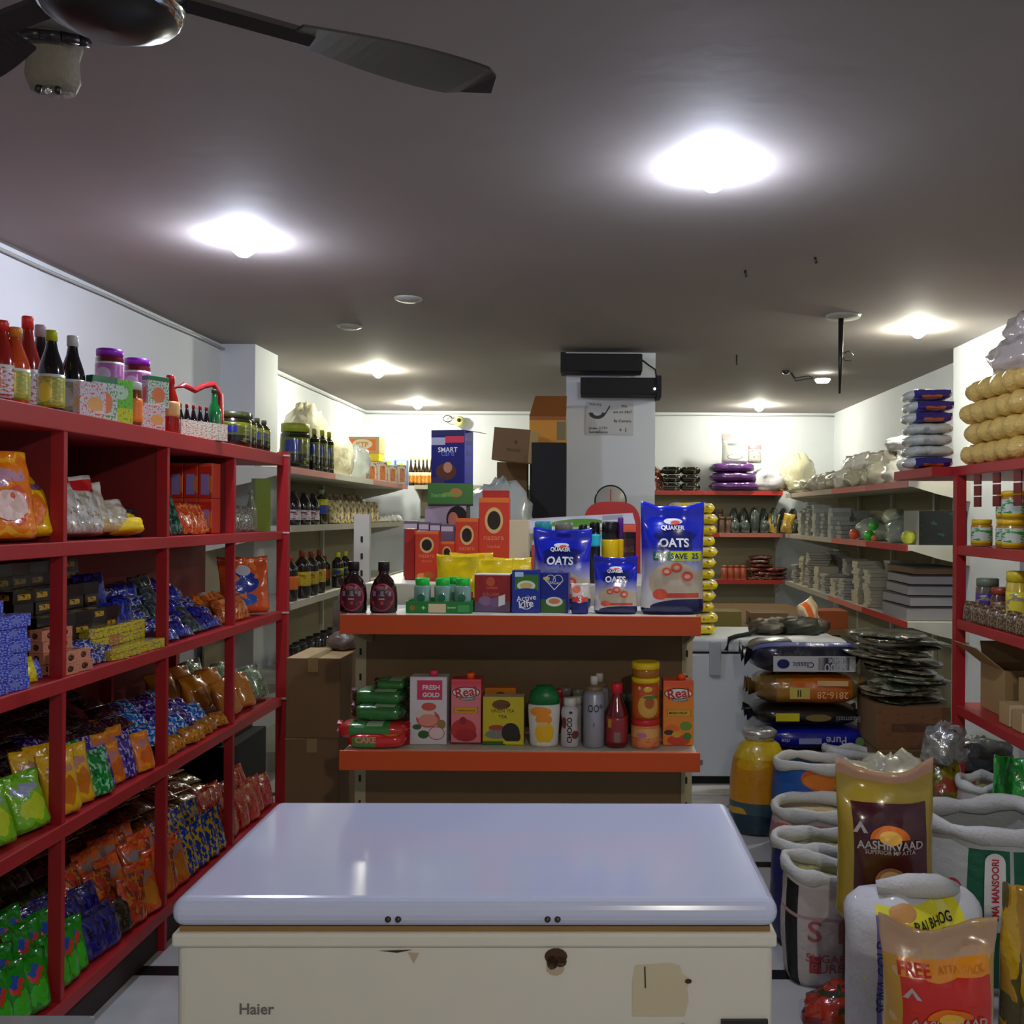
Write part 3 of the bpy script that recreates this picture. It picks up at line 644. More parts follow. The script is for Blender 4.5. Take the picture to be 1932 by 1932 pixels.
for nm, a in (('tray_front', (-tw, tw, -.075, -.072, 0, .04)), ('tray_back', (-tw, tw, .082, .085, 0, .04)), ('tray_side', (-tw, -tw+.003, -.072, .082, 0, .04)), ('tray_side', (tw-.003, tw, -.072, .082, 0, .04)), ('tray_bottom', (-tw+.003, tw-.003, -.072, .082, 0, .0015))):
    MB().box(*a).obj(nm, gt, t)
fs = flat_xz(-.0758); rect_print(t, -.035, .025, .002, .032, fs, CRM); rect_print(t, .065, .105, .004, .028, fs, mat('tray_lt', C(70, 160, 90), .5)); letter(t, '+', -.052, .018, .012, fs, W_)
letter(t, 'Sanitizer', .045, .02, .03, fs, W_); ell_print(t, -.09, .018, .01, .01, fs, mat('tray_br', C(150, 120, 50), .5), 12)
# boxes on the front row
t = carton('tea_box', 'dark red carton with purple fruit picture and a white tag', 'box', (px(931, 3.27), 3.30, Z1), px(966, 3.25)-px(897, 3.25), .06, pz(1085, 3.25)-Z1,
  pm('redcarton', C(158, 30, 32), [('band', 0, .28, C(110, 84, 122)), ('ell', .3, .3, .18, .12, C(140, 110, 150)), ('ell', .62, .26, .2, .13, C(128, 96, 140)), ('ell', .45, .8, .12, .12, C(200, 90, 40)), ('band', .97, 1, C(230, 225, 220))], rough=.4), mat('redcarton_side', C(120, 26, 30), .4), W_, rz=R(-4))
fs = flat_xz(-.0312); letter(t, 'sweet', 0, .085, .04, fs, CORAL); letter(t, 'KALAM', -.005, .062, .055, fs, mat('print_pinkish', C(190, 100, 100), .5)); rect_print(t, .022, .045, .02, .055, flat_xz(-.032), W_, 'price_tag', slant=.008)
t = carton('tea_packet', 'blue box with green panel and white cup, left of the pair', 'box', (px(993, 3.25), 3.28, Z1), px(1020, 3.22)-px(966, 3.22), .055, pz(1078, 3.22)-Z1,
  pm('bluebox', C(26, 50, 150), [('rect', .1, .93, .5, .9, C(60, 120, 40)), ('ell', .5, .64, .32, .12, C(225, 228, 215)), ('ell', .5, .64, .22, .07, C(210, 190, 90)), ('ell', .5, .52, .4, .06, C(26, 50, 150)), ('rect', .1, .4, .85, .96, C(190, 215, 240))], rough=.25, bump=.1), mat('bluebox_side', C(22, 40, 120), .3), rz=R(2))
fs = flat_xz(-.0288); letter(t, 'Active', 0, .052, .068, fs, W_, rot=.12); letter(t, 'Life', 0, .032, .05, fs, W_, rot=.12); ell_print(t, 0, .026, .02, .014, fs, W_, 18, 'swirl', r0=.8)
t = carton('tea_packet', 'blue box with white heart outline and lower cup picture', 'box', (px(1048, 3.26), 3.29, Z1), px(1076, 3.22)-px(1022, 3.22), .055, pz(1083, 3.22)-Z1,
  pm('bluebox2', C(24, 40, 140), [('rect', .0, .9, .0, .34, C(58, 108, 44)), ('ell', .5, .28, .3, .12, C(225, 228, 215)), ('ell', .5, .29, .2, .07, C(220, 130, 80)), ('ell', .22, .86, .12, .05, C(220, 215, 60))], rough=.25, bump=.1), mat('bluebox_side', C(22, 40, 120), .3), rz=R(-5))
for a in (-1, 1): ell_print(t, .013*a, .112, .018, .02, fs, W_, 20, 'heart_outline', R(10 if a > 0 else -10)+(0 if a > 0 else R(0)), R(190 if a > 0 else 190)-R(0), r0=.88)
lay(t, 'heart_outline', [(-.032, .112), (-.029, .114), (0, .082), (0, .078), (.029, .114), (.032, .112)], [(0, 1, 2, 3), (2, 4, 5, 3)], fs, W_); letter(t, 'TEADAY', 0, .104, .05, fs, W_, rot=-.1)
# oats pouches
def oats(name, label, xl, xr, yt, D, zb, seed, full, rz=0, t_=.09, cat='packet'):
    w_ = px(xr, D)-px(xl, D); h = pz(yt, D)-zb
    blue = C(20, 38, 190); L = [('grad', .62, .30, C(226, 226, 232)), ('ell', .5, .30, .40, .19, C(212, 196, 168)), ('ell', .66, .26, .5, .17, C(205, 190, 164)), ('rect', .2, .82, .52 if full else .58, .72, C(20, 32, 110)),
       ('ell', .52, .73, .34, .055, C(20, 32, 110)), ('rect', .18, .9, .155, .2, C(214, 74, 54)), ('band', 0, .06, C(20, 26, 80)), ('ell', .75, .07, .62, .075, C(22, 28, 84))]
    if full: L = L[:3]+[('rect', .16, .96, .50, .585, C(200, 214, 18)), ('rect', .16, .44, .50, .585, C(20, 110, 70))]+L[3:]; L[5] = ('rect', .25, .8, .595, .76, C(20, 32, 110))
    t = thing(name, label, cat, (px((xl+xr)/2, D), D, zb), rz)
    B = Bag(w_, h, t_, seed, 'upright', .10, ears=.09); B.mb(16, 26).obj('pouch', pm('oats_full' if full else 'oats_print', blue, L, rough=.22, coat=.6, bump=.15, bscale=16), t)
    s = B.surf(.003); s4 = B.surf(.0045)
    letter(t, 'OATS', 0, h*(.665 if full else .62), w_*.46, s, W_, bold=.03, sub=.012, name='brand_lettering')
    letter(t, 'QUAKER', -.01*w_, h*(.80 if full else .76), w_*.36, s4, W_, bold=.04, sub=.012, name='brand_lettering')
    ell_print(t, 0, h*(.86 if full else .815), w_*.14, h*.03, s, W_, 16, 'round_emblem', sub=.01); ell_print(t, w_*.03, h*(.85 if full else .80), w_*.07, h*.02, s4, CORAL, 12, 'round_emblem')
    for a, b, r in ((-.12, .40, .075), (.03, .435, .09), (.2, .355, .09)): ell_print(t, a*w_, b*h, r*w_, r*w_*.85, s, CORAL, 14, 'strawberry_print', sub=.01); ell_print(t, a*w_, b*h, r*w_*.55, r*w_*.4, s4, mat('straw_in', C(240, 190, 170), .5), 10, 'strawberry_print')
    ell_print(t, -.22*w_, .19*h, .11*w_, .05*h, s4, CORAL, 16, 'heart_print', sub=.01)
    if full:
        letter(t, 'SAVE  25', .16*w_, .542*h, .44*w_, s4, NAVY, bold=.02, sub=.012); letter(t, 'MEGA', -.2*w_, .555*h, .17*w_, s4, W_); letter(t, 'SAVER PACK', -.2*w_, .53*h, .2*w_, s4, W_)
    return t
oats('oats_pouch', 'largest blue oats pouch with a lime SAVE 25 band', 1208, 1330, 955, 3.27, Z1, 3, True, R(4), .10)
oats('oats_pouch', 'small blue oats pouch standing before the tall dark box', 1121, 1204, 1052, 3.26, Z1, 6, False, R(-4), .06)
t = oats('oats_pouch', 'medium blue oats pouch behind the pair of blue boxes', 1006, 1118, 1002, 3.42, Z1, 9, False, R(-14), .08)
# small pouch with 3
t = thing('sachet', 'small cream and navy sachet with a red numeral three', 'packet', (px(1095, 3.24), 3.24, Z1)); w_ = px(1112, 3.24)-px(1079, 3.24); h = pz(1101, 3.24)-Z1
B = Bag(w_, h, .025, 4, 'upright', .1); B.mb(10, 16).obj('pouch', pm('sachet_print', C(214, 206, 200), [('band', 0, .4, C(26, 34, 120)), ('band', .40, .56, C(220, 80, 50)), ('ell', .3, .8, .25, .12, C(226, 120, 90)), ('ell', .5, .48, .3, .13, C(226, 60, 40))], rough=.3), t)
letter(t, '3', 0, h*.48, .013, B.surf(.002), W_, bold=.03)
# yellow noodle packets row behind
ym = pm('yellow_noodle', C(240, 208, 12), [('rect', .12, .9, .0, .30, C(214, 60, 30)), ('ell', .5, .3, .3, .1, C(238, 225, 190))], rough=.28, coat=.5)
ys = [('broad yellow packet at the left of the yellow row', 822, 905, 1050), ('yellow packet in the middle of the yellow row, highest peak', 848, 930, 1046), ('yellow packet right of middle in the yellow row', 890, 968, 1056), ('yellow packet at the right of the yellow row behind the blue boxes', 930, 1004, 1054)]
for i, (lab, a, b, yt) in enumerate(ys):
    D = 3.45+.05*(i % 2)
    o = link('noodle_packet', Bag(px(b, D)-px(a, D), pz(yt, D)-Z1, .045, 20+i, 'upright', .16, ears=.05).mb(12, 18).mesh('noodle_packet', ym), None, (px((a+b)/2, D), D, Z1), (R(-4), 0, R(-6+5*i)))
    tag(o, lab, 'packet', 'yellow packets on the display')
# cartons on the rear ledge
rb = pm('red_carton_print', C(214, 62, 34), [('ell', .5, .72, .30, .16, C(230, 190, 120)), ('ell', .5, .72, .22, .115, C(40, 22, 16)), ('band', .94, 1, C(235, 120, 40)), ('ell', .3, .1, .22, .06, C(235, 150, 60)), ('ell', .62, .12, .25, .07, C(190, 100, 40))], rough=.35, bump=.05)
rs_ = mat('red_carton_side', C(184, 44, 30), .4)
for lab, a, b, yt, D, dz in (('tallest orange red carton with round emblem, flap raised', 903, 961, 940, 3.86, 0), ('second tallest orange red carton with round emblem', 859, 903, 979, 3.84, 0), ('smallest orange red carton with round emblem', 829, 858, 1024, 3.80, 0), ('orange red carton with round emblem at the left of its row', 783, 828, 1004, 3.72, 0), ('plain faced orange red carton leftmost in its row', 763, 783, 1000, 3.78, 0)):
    w_ = px(b, D)-px(a, D); h = pz(yt, D)-Z3; plain = 'plain' in lab
    t = carton('henna_carton', lab, 'box', (px((a+b)/2, D), D+.03, Z3), w_-.002, .06, h, rs_ if plain else rb, rs_, rs_, group='orange red cartons on the rear ledge')
    if not plain:
        fs = flat_xz(-.0308); letter(t, 'nazara', 0, h*.50, w_*.66, fs, mat('print_salmon', C(236, 130, 90), .5)); letter(t, 'Herbal', 0, h*.40, w_*.4, fs, mat('print_salmon', C(236, 130, 90), .5))
        if 'tallest orange' in lab and 'second' not in lab: MB().box(-w_/2+.01, w_/2, .0, .004, h, h+.0).box(-w_/2+.012, w_/2-.002, -.002, .002, h-.01, h+.03).obj('raised_flap', rs_, t)
pur = mat('purple_grey', C(128, 108, 128), .4)
for i, (a, b, yt, lab) in enumerate(((764, 789, 985, 'grey purple mini carton, leftmost behind the orange red cartons'), (792, 811, 986, 'grey purple mini carton with a gold top line'), (813, 832, 988, 'grey purple mini carton below the hair colour box'), (834, 857, 990, 'tallest grey purple mini carton behind the orange red ones'))):
    D = 4.0; w_ = px(b, D)-px(a, D)
    t = carton('mini_carton', lab, 'box', (px((a+b)/2, D), D, Z3), w_, .05, pz(yt, D)-Z3, pm('mini_print', C(120, 100, 122), [('band', .86, .95, C(215, 205, 215)), ('band', .0, .2, C(80, 50, 80))], bump=0), pur)
# tower of boxes
D = 4.1
zb = Z3; 
t = carton('storage_box', 'plain grey box at the base of the box tower', 'box', (px(848, D), 4.13, Z3), .17, .10, pz(1003, 4.1)-Z3, pur, pur, pur)
z0 = pz(1003, 4.1)
t = carton('hair_colour_box', 'hair colour box with a dark haired head, under the green box', 'box', (px(843, D), D+.03, z0), px(882, D)-px(804, D), .13, pz(956, D)-z0,
  pm('haircol', C(176, 160, 176), [('ell', .78, .45, .26, .55, C(30, 16, 16)), ('ell', .68, .45, .12, .3, C(190, 120, 100))], bump=0), mat('haircol_side', C(40, 26, 26), .4))
z1 = pz(956, D)
t = carton('green_box', 'green printed box in the middle of the box tower', 'box', (px(848, D), D+.03, z1), px(890, D)-px(806, D), .14, pz(914, D)-z1,
  pm('greenbox', C(40, 112, 26), [('band', 0, .08, C(16, 20, 16)), ('ell', .62, .58, .14, .2, C(190, 110, 40)), ('ell', .5, .5, .2, .1, C(120, 150, 40))], bump=0), mat('greenbox_side', C(24, 130, 30), .4), rz=R(8))
letter(t, 'henna', -.05, .045, .06, flat_xz(-.0708), mat('lt_green', C(120, 190, 110), .5)); z2 = pz(914, D)
t = carton('diaper_box', 'tall dark blue box with an open lid flap on top of the tower', 'box', (px(850, D), D+.04, z2), px(876, D)-px(812, D)+.01, .10, pz(813, D)-z2,
  pm('diaper', C(24, 30, 110), [('rect', .0, .42, .72, .86, C(170, 175, 190)), ('rect', .42, .98, .76, .88, C(200, 60, 80)), ('ell', .45, .22, .3, .16, C(90, 54, 40)), ('ell', .5, .3, .13, .1, C(180, 130, 100)), ('rect', 0, .4, .0, .12, C(60, 50, 90)), ('band', .9, 1, C(40, 45, 90))], bump=0), mat('diaper_side', C(26, 34, 180), .35), rz=R(-14))
h = pz(813, D)-z2; letter(t, 'SMART', 0, h*.63, .09, flat_xz(-.0508), W_); letter(t, 'care', 0, h*.55, .06, flat_xz(-.0508), mat('lt_blue', C(90, 110, 200), .5))
fl = MB().box(0, .065, -.048, .048, -.0015, .0015).xf(Matrix.Translation(((px(876, D)-px(812, D)+.01)/2-.002, .0, h)) @ Matrix.Rotation(R(10), 4, 'Y')); fl.obj('lid_flap', W_, t)
for k in range(4): rect_print(t, -.03, .03, h*(.12+.2*k), h*(.2+.2*k), lambda x, z: (.0815 if False else px(876, D)*0+(px(876, D)-px(812, D)+.01)/2+.0008, x, z), mat('side_print', C(70, 70, 120), .5))
# right rear: big white printed carton, cans
D = 3.95
t = carton('white_carton', 'large white carton with a tilted printed lid behind the oats pouches', 'box', (px(1100, D), D+.12, Z3), px(1197, D)-px(1003, D), .2, pz(1003, D)-Z3, pm('whitecarton', C(216, 216, 220), [('rect', .0, .05, .0, .7, C(214, 80, 60))], bump=0), W_)
mbx = MB().box(-.235, .22, -.13, .11, 0, .012, 0).xf(Matrix.Rotation(R(-3.5), 4, 'Y') @ Matrix.Rotation(R(12), 4, 'X')); hh = pz(1003, D)-Z3
l_ = mbx.obj('tilted_lid', pm('whitelid', C(216, 214, 224), [('ell', .45, .4, .25, .35, C(90, 150, 50)), ('rect', .7, .9, .5, .9, C(170, 170, 176))], bump=0), t, (0, 0, hh+.032))
t = carton('cream_carton', 'plain cream carton right of the tallest orange red carton', 'box', (px(980, 3.9), 3.92, Z3), px(999, 3.9)-px(963, 3.9), .1, pz(982, 3.9)-Z3, CRM, CRM)
D = 3.68; items = [
 ('shampoo_bottle', 'bottle with a wide teal cap behind the medium oats pouch', 1025, 17, 984, 'jar', C(30, 80, 150), C(40, 140, 150), (.78, .95)),
 ('foil_jar', 'foil wrapped jar beside the teal capped bottle', 1064, 19, 986, 'jar', C(70, 66, 66), C(110, 105, 98), (.8, .9)),
 ('deodorant_can', 'black deodorant can with a cyan collar', 1122, 11, 985, 'tin', C(16, 16, 20), C(12, 12, 12), (.82, .9)),
 ('deodorant_can', 'yellow deodorant can with a black cap, wider of two', 1151, 16, 984, 'tin', C(232, 196, 10), C(14, 14, 14), (.70, .96)),
 ('deodorant_can', 'slim yellow can with a purple cap, next to the dark box', 1171, 6, 976, 'tin', C(222, 180, 10), C(90, 30, 130), (.66, .9)),
 ('deodorant_can', 'plain black can half hidden behind the medium oats pouch', 1100, 9, 990, 'tin', C(20, 20, 22), C(16, 16, 18), (.8, .9))]
for nm, lab, xc, rp, yt, kind, bc, cc, cap in items:
    r = rp*D/F; h = pz(yt, D)-Z3
    bottle(nm, lab, 'bottle' if 'bottle' in nm else ('jar' if 'jar' in nm else 'can'), (px(xc, D), D, Z3), r, h, kind, mat('b_'+lab[:20], bc, .3, coat=.3), mat('c_'+lab[:20], cc, .35), mat('cy', C(40, 190, 210), .4) if 'cyan' in lab else (YEL if 0 else None), (.6, .8), cap=cap)
t = carton('dark_carton', 'tall dark brown carton with an orange top, by the red chair', 'box', (px(1187, D), D+.03, Z3), px(1201, D)-px(1174, D), .04, pz(988, D)-Z3, pm('darkcarton', C(36, 20, 18), [('band', .86, .99, C(226, 90, 50)), ('rect', .15, .85, .35, .75, C(70, 40, 34))], bump=0), mat('darkcarton_s', C(28, 16, 16), .5))
letter(t, 'BIG', 0, .13, .04, flat_xz(-.0208), mat('bronze', C(120, 80, 60), .5))
# ---- lower display shelf
def juice(label, xl, xr, yt, D, front, side, capc, brand, cols, logo=True):
    w_ = px(xr, D)-px(xl, D); h = pz(yt, D)-Z2; t = carton('juice_carton', label, 'carton', (px((xl+xr)/2, D), D+.035, Z2), w_, .07, h, front, side, side, bev=.003)
    MB().lathe([(0, 0), (.0145, 0), (.0145, .016), (.012, .02), (0, .02)], 16).obj('screw_cap', capc, t, (w_*.12, -.012, h)); return t, w_, h, flat_xz(-.036), flat_xz(-.037)
D = 3.24
t, w_, h, f1, f2 = juice('white juice carton with a pink name panel and peeled fruit picture', 775, 845, 1279, D,
  pm('freshgold', C(222, 218, 224), [('rect', .2, .88, .66, .95, C(220, 50, 92)), ('ell', .5, .38, .32, .13, C(214, 84, 70)), ('ell', .42, .45, .26, .09, C(226, 210, 200)), ('ell', .50, .36, .26, .09, C(232, 150, 130)), ('ell', .52, .56, .2, .06, C(212, 84, 66)), ('ell', .38, .15, .15, .06, C(40, 100, 30)), ('ell', .2, .26, .12, .04, C(50, 96, 40)), ('ell', .86, .3, .12, .07, C(150, 130, 70)), ('ell', .73, .17, .22, .1, C(200, 50, 70)), ('ell', .73, .17, .2, .088, C(236, 208, 214))], rough=.35, bump=0), mat('fg_side', C(206, 202, 208), .4), PINK, '', None)
letter(t, 'FRESH', .01, h*.845, w_*.46, f1, W_, bold=.03); letter(t, 'GOLD', .01, h*.735, w_*.46, f1, W_, bold=.04)
def real_logo(t, w_, h, f1, f2, cx):
    ell_print(t, cx, h*.80, w_*.46, h*.085, f1, mat('logo_black', C(20, 34, 40), .4), 28, 'logo_oval'); ell_print(t, cx, h*.80, w_*.43, h*.073, f2, W_, 28, 'logo_oval')
    letter(t, 'Real', cx, h*.805, w_*.7, flat_xz(-.038), REDP, rot=.14, bold=.02, name='brand_lettering'); ell_print(t, cx+.005, h*.70, w_*.28, h*.028, f2, GREY, 16, 'ribbon')
    letter(t, 'fruit power', cx+.005, h*.70, w_*.4, flat_xz(-.038), W_, rot=.1)
t, w_, h, f1, f2 = juice('pink juice carton with pomegranate picture', 853, 910, 1283, D+.01,
  pm('realpink', C(232, 130, 140), [('grad', .75, .95, C(226, 60, 80)), ('grad', .95, 1.3, C(240, 190, 120)), ('ell', .42, .22, .42, .17, C(196, 44, 44)), ('ell', .5, .14, .36, .1, C(176, 34, 40)), ('ell', .4, .36, .12, .06, C(150, 34, 44)), ('rect', .1, .9, .475, .57, C(120, 90, 10)), ('rect', .12, .88, .48, .565, C(232, 170, 20)), ('band', 0, .03, C(110, 50, 60))], rough=.35, bump=0), mat('rp_side', C(210, 50, 74), .4), mat('capor', C(250, 90, 20), .35), '', None)
real_logo(t, w_, h, f1, f2, 0); letter(t, 'POMEGRANATE', 0, h*.52, w_*.6, f2, mat('olive', C(110, 90, 20), .5))
t, w_, h, f1, f2 = juice('orange juice carton with mixed fruit picture at the shelf end', 1253, 1311, 1283, D+.01,
  pm('realorange', C(240, 140, 24), [('grad', .7, .95, C(236, 88, 30)), ('ell', .3, .25, .24, .07, C(240, 110, 20)), ('ell', .75, .3, .2, .07, C(110, 150, 40)), ('ell', .2, .2, .16, .04, C(60, 46, 20)), ('ell', .52, .08, .38, .08, C(214, 60, 30)), ('ell', .8, .14, .14, .06, C(60, 130, 40)), ('ell', .45, .17, .15, .05, C(230, 170, 40)), ('rect', .14, .92, .45, .55, C(130, 100, 20)), ('rect', .16, .9, .455, .545, C(226, 176, 30))], rough=.35, bump=0), mat('ro_side', C(220, 70, 26), .4), mat('capor', C(250, 90, 20), .35), '', None)
real_logo(t, w_, h, f1, f2, 0); letter(t, 'MIXED FRUIT', 0, h*.50, w_*.6, f2, BLKP)
t = carton('tea_box', 'yellow tea box with cup and dark leaf picture', 'box', (px(952, D), D+.03, Z2), px(991, D)-px(913, D), .06, pz(1316, D)-Z2,
  pm('teabox', C(206, 190, 24), [('ell', .45, .84, .22, .1, C(110, 74, 20)), ('ell', .36, .3, .22, .09, C(150, 150, 140)), ('ell', .34, .36, .19, .06, C(170, 70, 50)), ('ell', .34, .22, .28, .09, C(130, 134, 120)), ('ell', .68, .26, .22, .2, C(34, 30, 24)), ('ell', .8, .18, .12, .12, C(34, 30, 24)), ('rect', .0, .55, 0, .08, C(60, 110, 40)), ('rect', .5, .97, .03, .08, C(220, 214, 40))], rough=.3, bump=.08), mat('teaside', C(150, 140, 20), .4), mat('teatop', C(215, 195, 150), .5))
fs = flat_xz(-.0308); letter(t, 'ASSAM', -.002, .138, .045, fs, BRN, bold=.01); letter(t, 'GREEN TEA', -.002, .118, .08, fs, BRN); letter(t, 'TEA', -.002, .098, .03, fs, BRN)
t = carton('tea_box', 'small orange box peeking above the yellow tea box', 'box', (px(946, D+.12), D+.15, Z2), px(976, D+.12)-px(917, D+.12), .06, pz(1299, D+.12)-Z2, pm('orgbox', C(226, 136, 40), [('ell', .5, .86, .16, .06, C(100, 60, 30))], bump=0), mat('orgbox_s', C(200, 110, 30), .4))
# white flat bottle with green cap
t = thing('detergent_bottle', 'white bottle with a wide green cap and yellow swirl print', 'bottle', (px(1029, D), D, Z2)); h = pz(1294, D)-Z2
prw = [(0, 0), (.045, 0), (.049, .012), (.052, .08), (.055, .13), (.056, .155), (.052, .168), (.04, .172), (0, .172)]
k = h/.235
MB().lathe([(r, z*k) for r, z in prw], 28, sy=.5).obj('container_body', pm('detergent', C(216, 216, 206), [('ell', .51, .32, .11, .24, C(240, 190, 10)), ('ell', .5, .62, .09, .12, C(240, 150, 20)), ('ell', .46, .80, .12, .11, C(240, 150, 30)), ('ell', .5, .05, .09, .06, C(240, 236, 220)), ('rect', .43, .54, .5, .56, C(245, 190, 150))], rough=.3, bump=0), t)
MB().lathe([(0, .165*k), (.052, .165*k), (.052, .19*k), (.046, .215*k), (.032, .225*k), (.03, .235*k), (0, .235*k)], 28, sy=.6).obj('cap', mat('cap_dgreen', C(0, 110, 50), .35), t)
# chocolate drink bottles
chw = mat('choco_white', C(196, 190, 196), .35); 
for i, (xc, DD, lab) in enumerate(((1078, D, 'white drink bottle with brown vertical lettering, in front'), (1092, D+.09, 'white topped drink bottle just behind the vertically lettered one'))):
    h = pz(1316 if i == 0 else 1314, DD)-Z2; t = bottle('choco_drink', lab, 'bottle', (px(xc, DD), DD, Z2), .032, h, 'choco', chw if i == 0 else mat('choco_tan', C(170, 160, 150), .4), mat('cap_white', C(215, 210, 205), .4), n=22, cap=(.84, .70))
    if i == 0:
        def sf(x_, z_, h=h):
            r = prof_at(PROF['choco'], min(.85, max(0, z_/h)))*.032+.0015; x_ = max(-r, min(r, x_)); return (x_, -math.sqrt(max(0, r*r-x_*x_)), z_)
        letter(t, 'CHOCO', -.001, h*.36, h*.52, sf, BLKP, rot=R(90), bold=.03, sub=.01); ell_print(t, .003, h*.72, .006, .005, sf, BLKP, 12); ell_print(t, .018, h*.26, .012, .014, sf, BRN, 12, 'splash_print')
        ell_print(t, -.02, h*.5, .008, .02, sf, BRN, 10, 'splash_print')
for xc, yt, cc, bc, lab in ((1058, 1300, C(190, 30, 40), C(150, 30, 36), 'small red capped bottle behind the white drink bottle'), (1070, 1297, C(120, 124, 110), C(110, 100, 90), 'grey capped jar behind the white drink bottle'), (1092, 1300, C(130, 126, 116), C(96, 80, 66), 'second grey capped jar near the spray bottles')):
    DD = D+.2; bottle('small_jar', lab, 'jar', (px(xc, DD), DD, Z2), .022, pz(yt, DD)-Z2, 'jar', mat('sj'+lab[:14], bc, .3), mat('sjc'+lab[:14], cc, .3), group='small jars behind the drinks')
for i, (xc, DD, yt, lab) in enumerate(((1123, D, 1275, 'silver spray bottle printed with large zeros'), (1133, D+.11, 1270, 'silver spray bottle half hidden behind its twin'))):
    h = pz(yt, DD)-Z2; t = bottle('spray_bottle', lab, 'bottle', (px(xc, DD), DD, Z2), .037, h, 'spray', mat('silver_label', C(156, 160, 172), .35, .3), mat('cap_white', C(215, 210, 205), .4), n=24, cap=(.88, .36))
    MB().lathe([(.024, .79*h), (.028, .8*h), (.03, .85*h), (.018, .87*h), (.011, .885*h)], 18).obj('neck', mat('neck_tan', C(130, 110, 80), .35), t)
    MB().lathe([(0, .72*h), (.0365, .72*h), (.036, .745*h), (.03, .785*h), (0, .79*h)], 24).obj('shoulder', mat('neck_tan2', C(140, 132, 118), .35), t)
    def sf(x_, z_): return (x_, -math.sqrt(max(0, .0385**2-min(abs(x_), .038)**2)), z_)
    if i == 0:
        for a in (-.012, .008): ell_print(t, a, h*.56, .0085, .0125, sf, BLKP, 20, 'zero_print', r0=.72)
        ell_print(t, .024, h*.585, .005, .006, sf, BLKP, 12, 'percent_print', r0=.6)
        rect_print(t, -.035, .035, h*.30, h*.36, sf, GREY, 'band_print')
bottle('sauce_bottle', 'red sauce bottle with a pinkish red cap', 'bottle', (px(1166, D), D, Z2), .0385, pz(1288, D)-Z2, 'sauce', mat('sauce_red', C(110, 16, 26), .15, coat=.5), mat('cap_redpink', C(222, 40, 56), .35), pm('sauce_label', C(150, 40, 50), [('rect', .36, .42, .6, .9, C(200, 150, 40)), ('rect', .46, .55, .1, .45, C(140, 110, 110)), ('band', .0, .08, C(120, 20, 30))], bump=0), (.05, .50), n=24, cap=(.84, .52))
bottle('small_jar', 'pale capped bottle hidden between the sauce bottle and yellow lidded jars', 'jar', (px(1187, D+.2), D+.2, Z2), .02, pz(1308, D+.2)-Z2, 'jar', mat('dkgreen', C(40, 50, 36), .4), mat('cap_pale', C(120, 140, 120), .4))
jz = [Z2, pz(1352, D), pz(1275, D), pz(1247, D)]
t = bottle('spread_jar', 'peach labelled jar with a red lid at the bottom of the jar stack', 'jar', (px(1220, D), D, Z2), .048, jz[1]-Z2-.0005, 'tin', mat('peach', C(222, 130, 74), .35), REDP, pm('peach_label', C(228, 140, 84), [('noise', 9, .56, C(214, 96, 60)), ('band', .5, .9, C(230, 170, 90)), ('ell', .45, .62, .06, .12, C(190, 120, 170))], bump=0), (.02, .74), n=26, cap=(.78, 1.02), cap_name='lid')
t = bottle('spread_jar', 'orange labelled jar with yellow lid, middle of the jar stack', 'jar', (px(1220, D), D, jz[1]), .047, jz[2]-jz[1]-.0005, 'tin', mat('amberj', C(196, 100, 20), .3), YEL, pm('amber_label', C(200, 88, 24), [('ell', .53, .36, .13, .34, C(220, 170, 70)), ('ell', .54, .45, .06, .16, C(180, 90, 30)), ('ell', .56, .62, .10, .05, C(90, 120, 30)), ('ell', .52, .85, .05, .08, C(240, 190, 30)), ('ell', .42, .88, .016, .05, C(240, 190, 190))], bump=0), (.02, .86), n=26, cap=(.88, 1.02), cap_name='lid')
t = bottle('spread_jar', 'short jar with a yellow lid on top of the jar stack', 'jar', (px(1220, D), D, jz[2]), .046, jz[3]-jz[2], 'tin', mat('amber_clear', C(176, 108, 30), .15, coat=.5), YEL, n=26, cap=(.55, 1.04), cap_name='lid')
# noodle packets at left end
g1 = pm('green_pack', C(50, 120, 52), [('rect', .45, .82, .32, .62, C(170, 196, 160)), ('rect', .18, .4, .35, .6, C(110, 160, 110)), ('rect', .0, .14, .0, 1, C(60, 40, 24)), ('rect', .9, 1, 0, 1, C(30, 70, 30))], rough=.25, coat=.5)
g2 = pm('redgreen_pack', C(206, 44, 40), [('rect', .2, .78, .25, .9, C(60, 140, 66)), ('rect', .45, .68, .34, .66, C(186, 206, 176)), ('rect', .28, .42, .4, .7, C(110, 170, 110)), ('rect', .05, .24, .2, .5, C(226, 110, 90))], rough=.25, coat=.5)
g3 = pm('cake_pack', C(206, 40, 40), [('rect', .1, .6, .1, .42, C(70, 150, 70)), ('ell', .75, .35, .22, .3, C(222, 160, 40)), ('rect', .1, .5, .68, .86, C(80, 150, 70))], rough=.25, coat=.5)
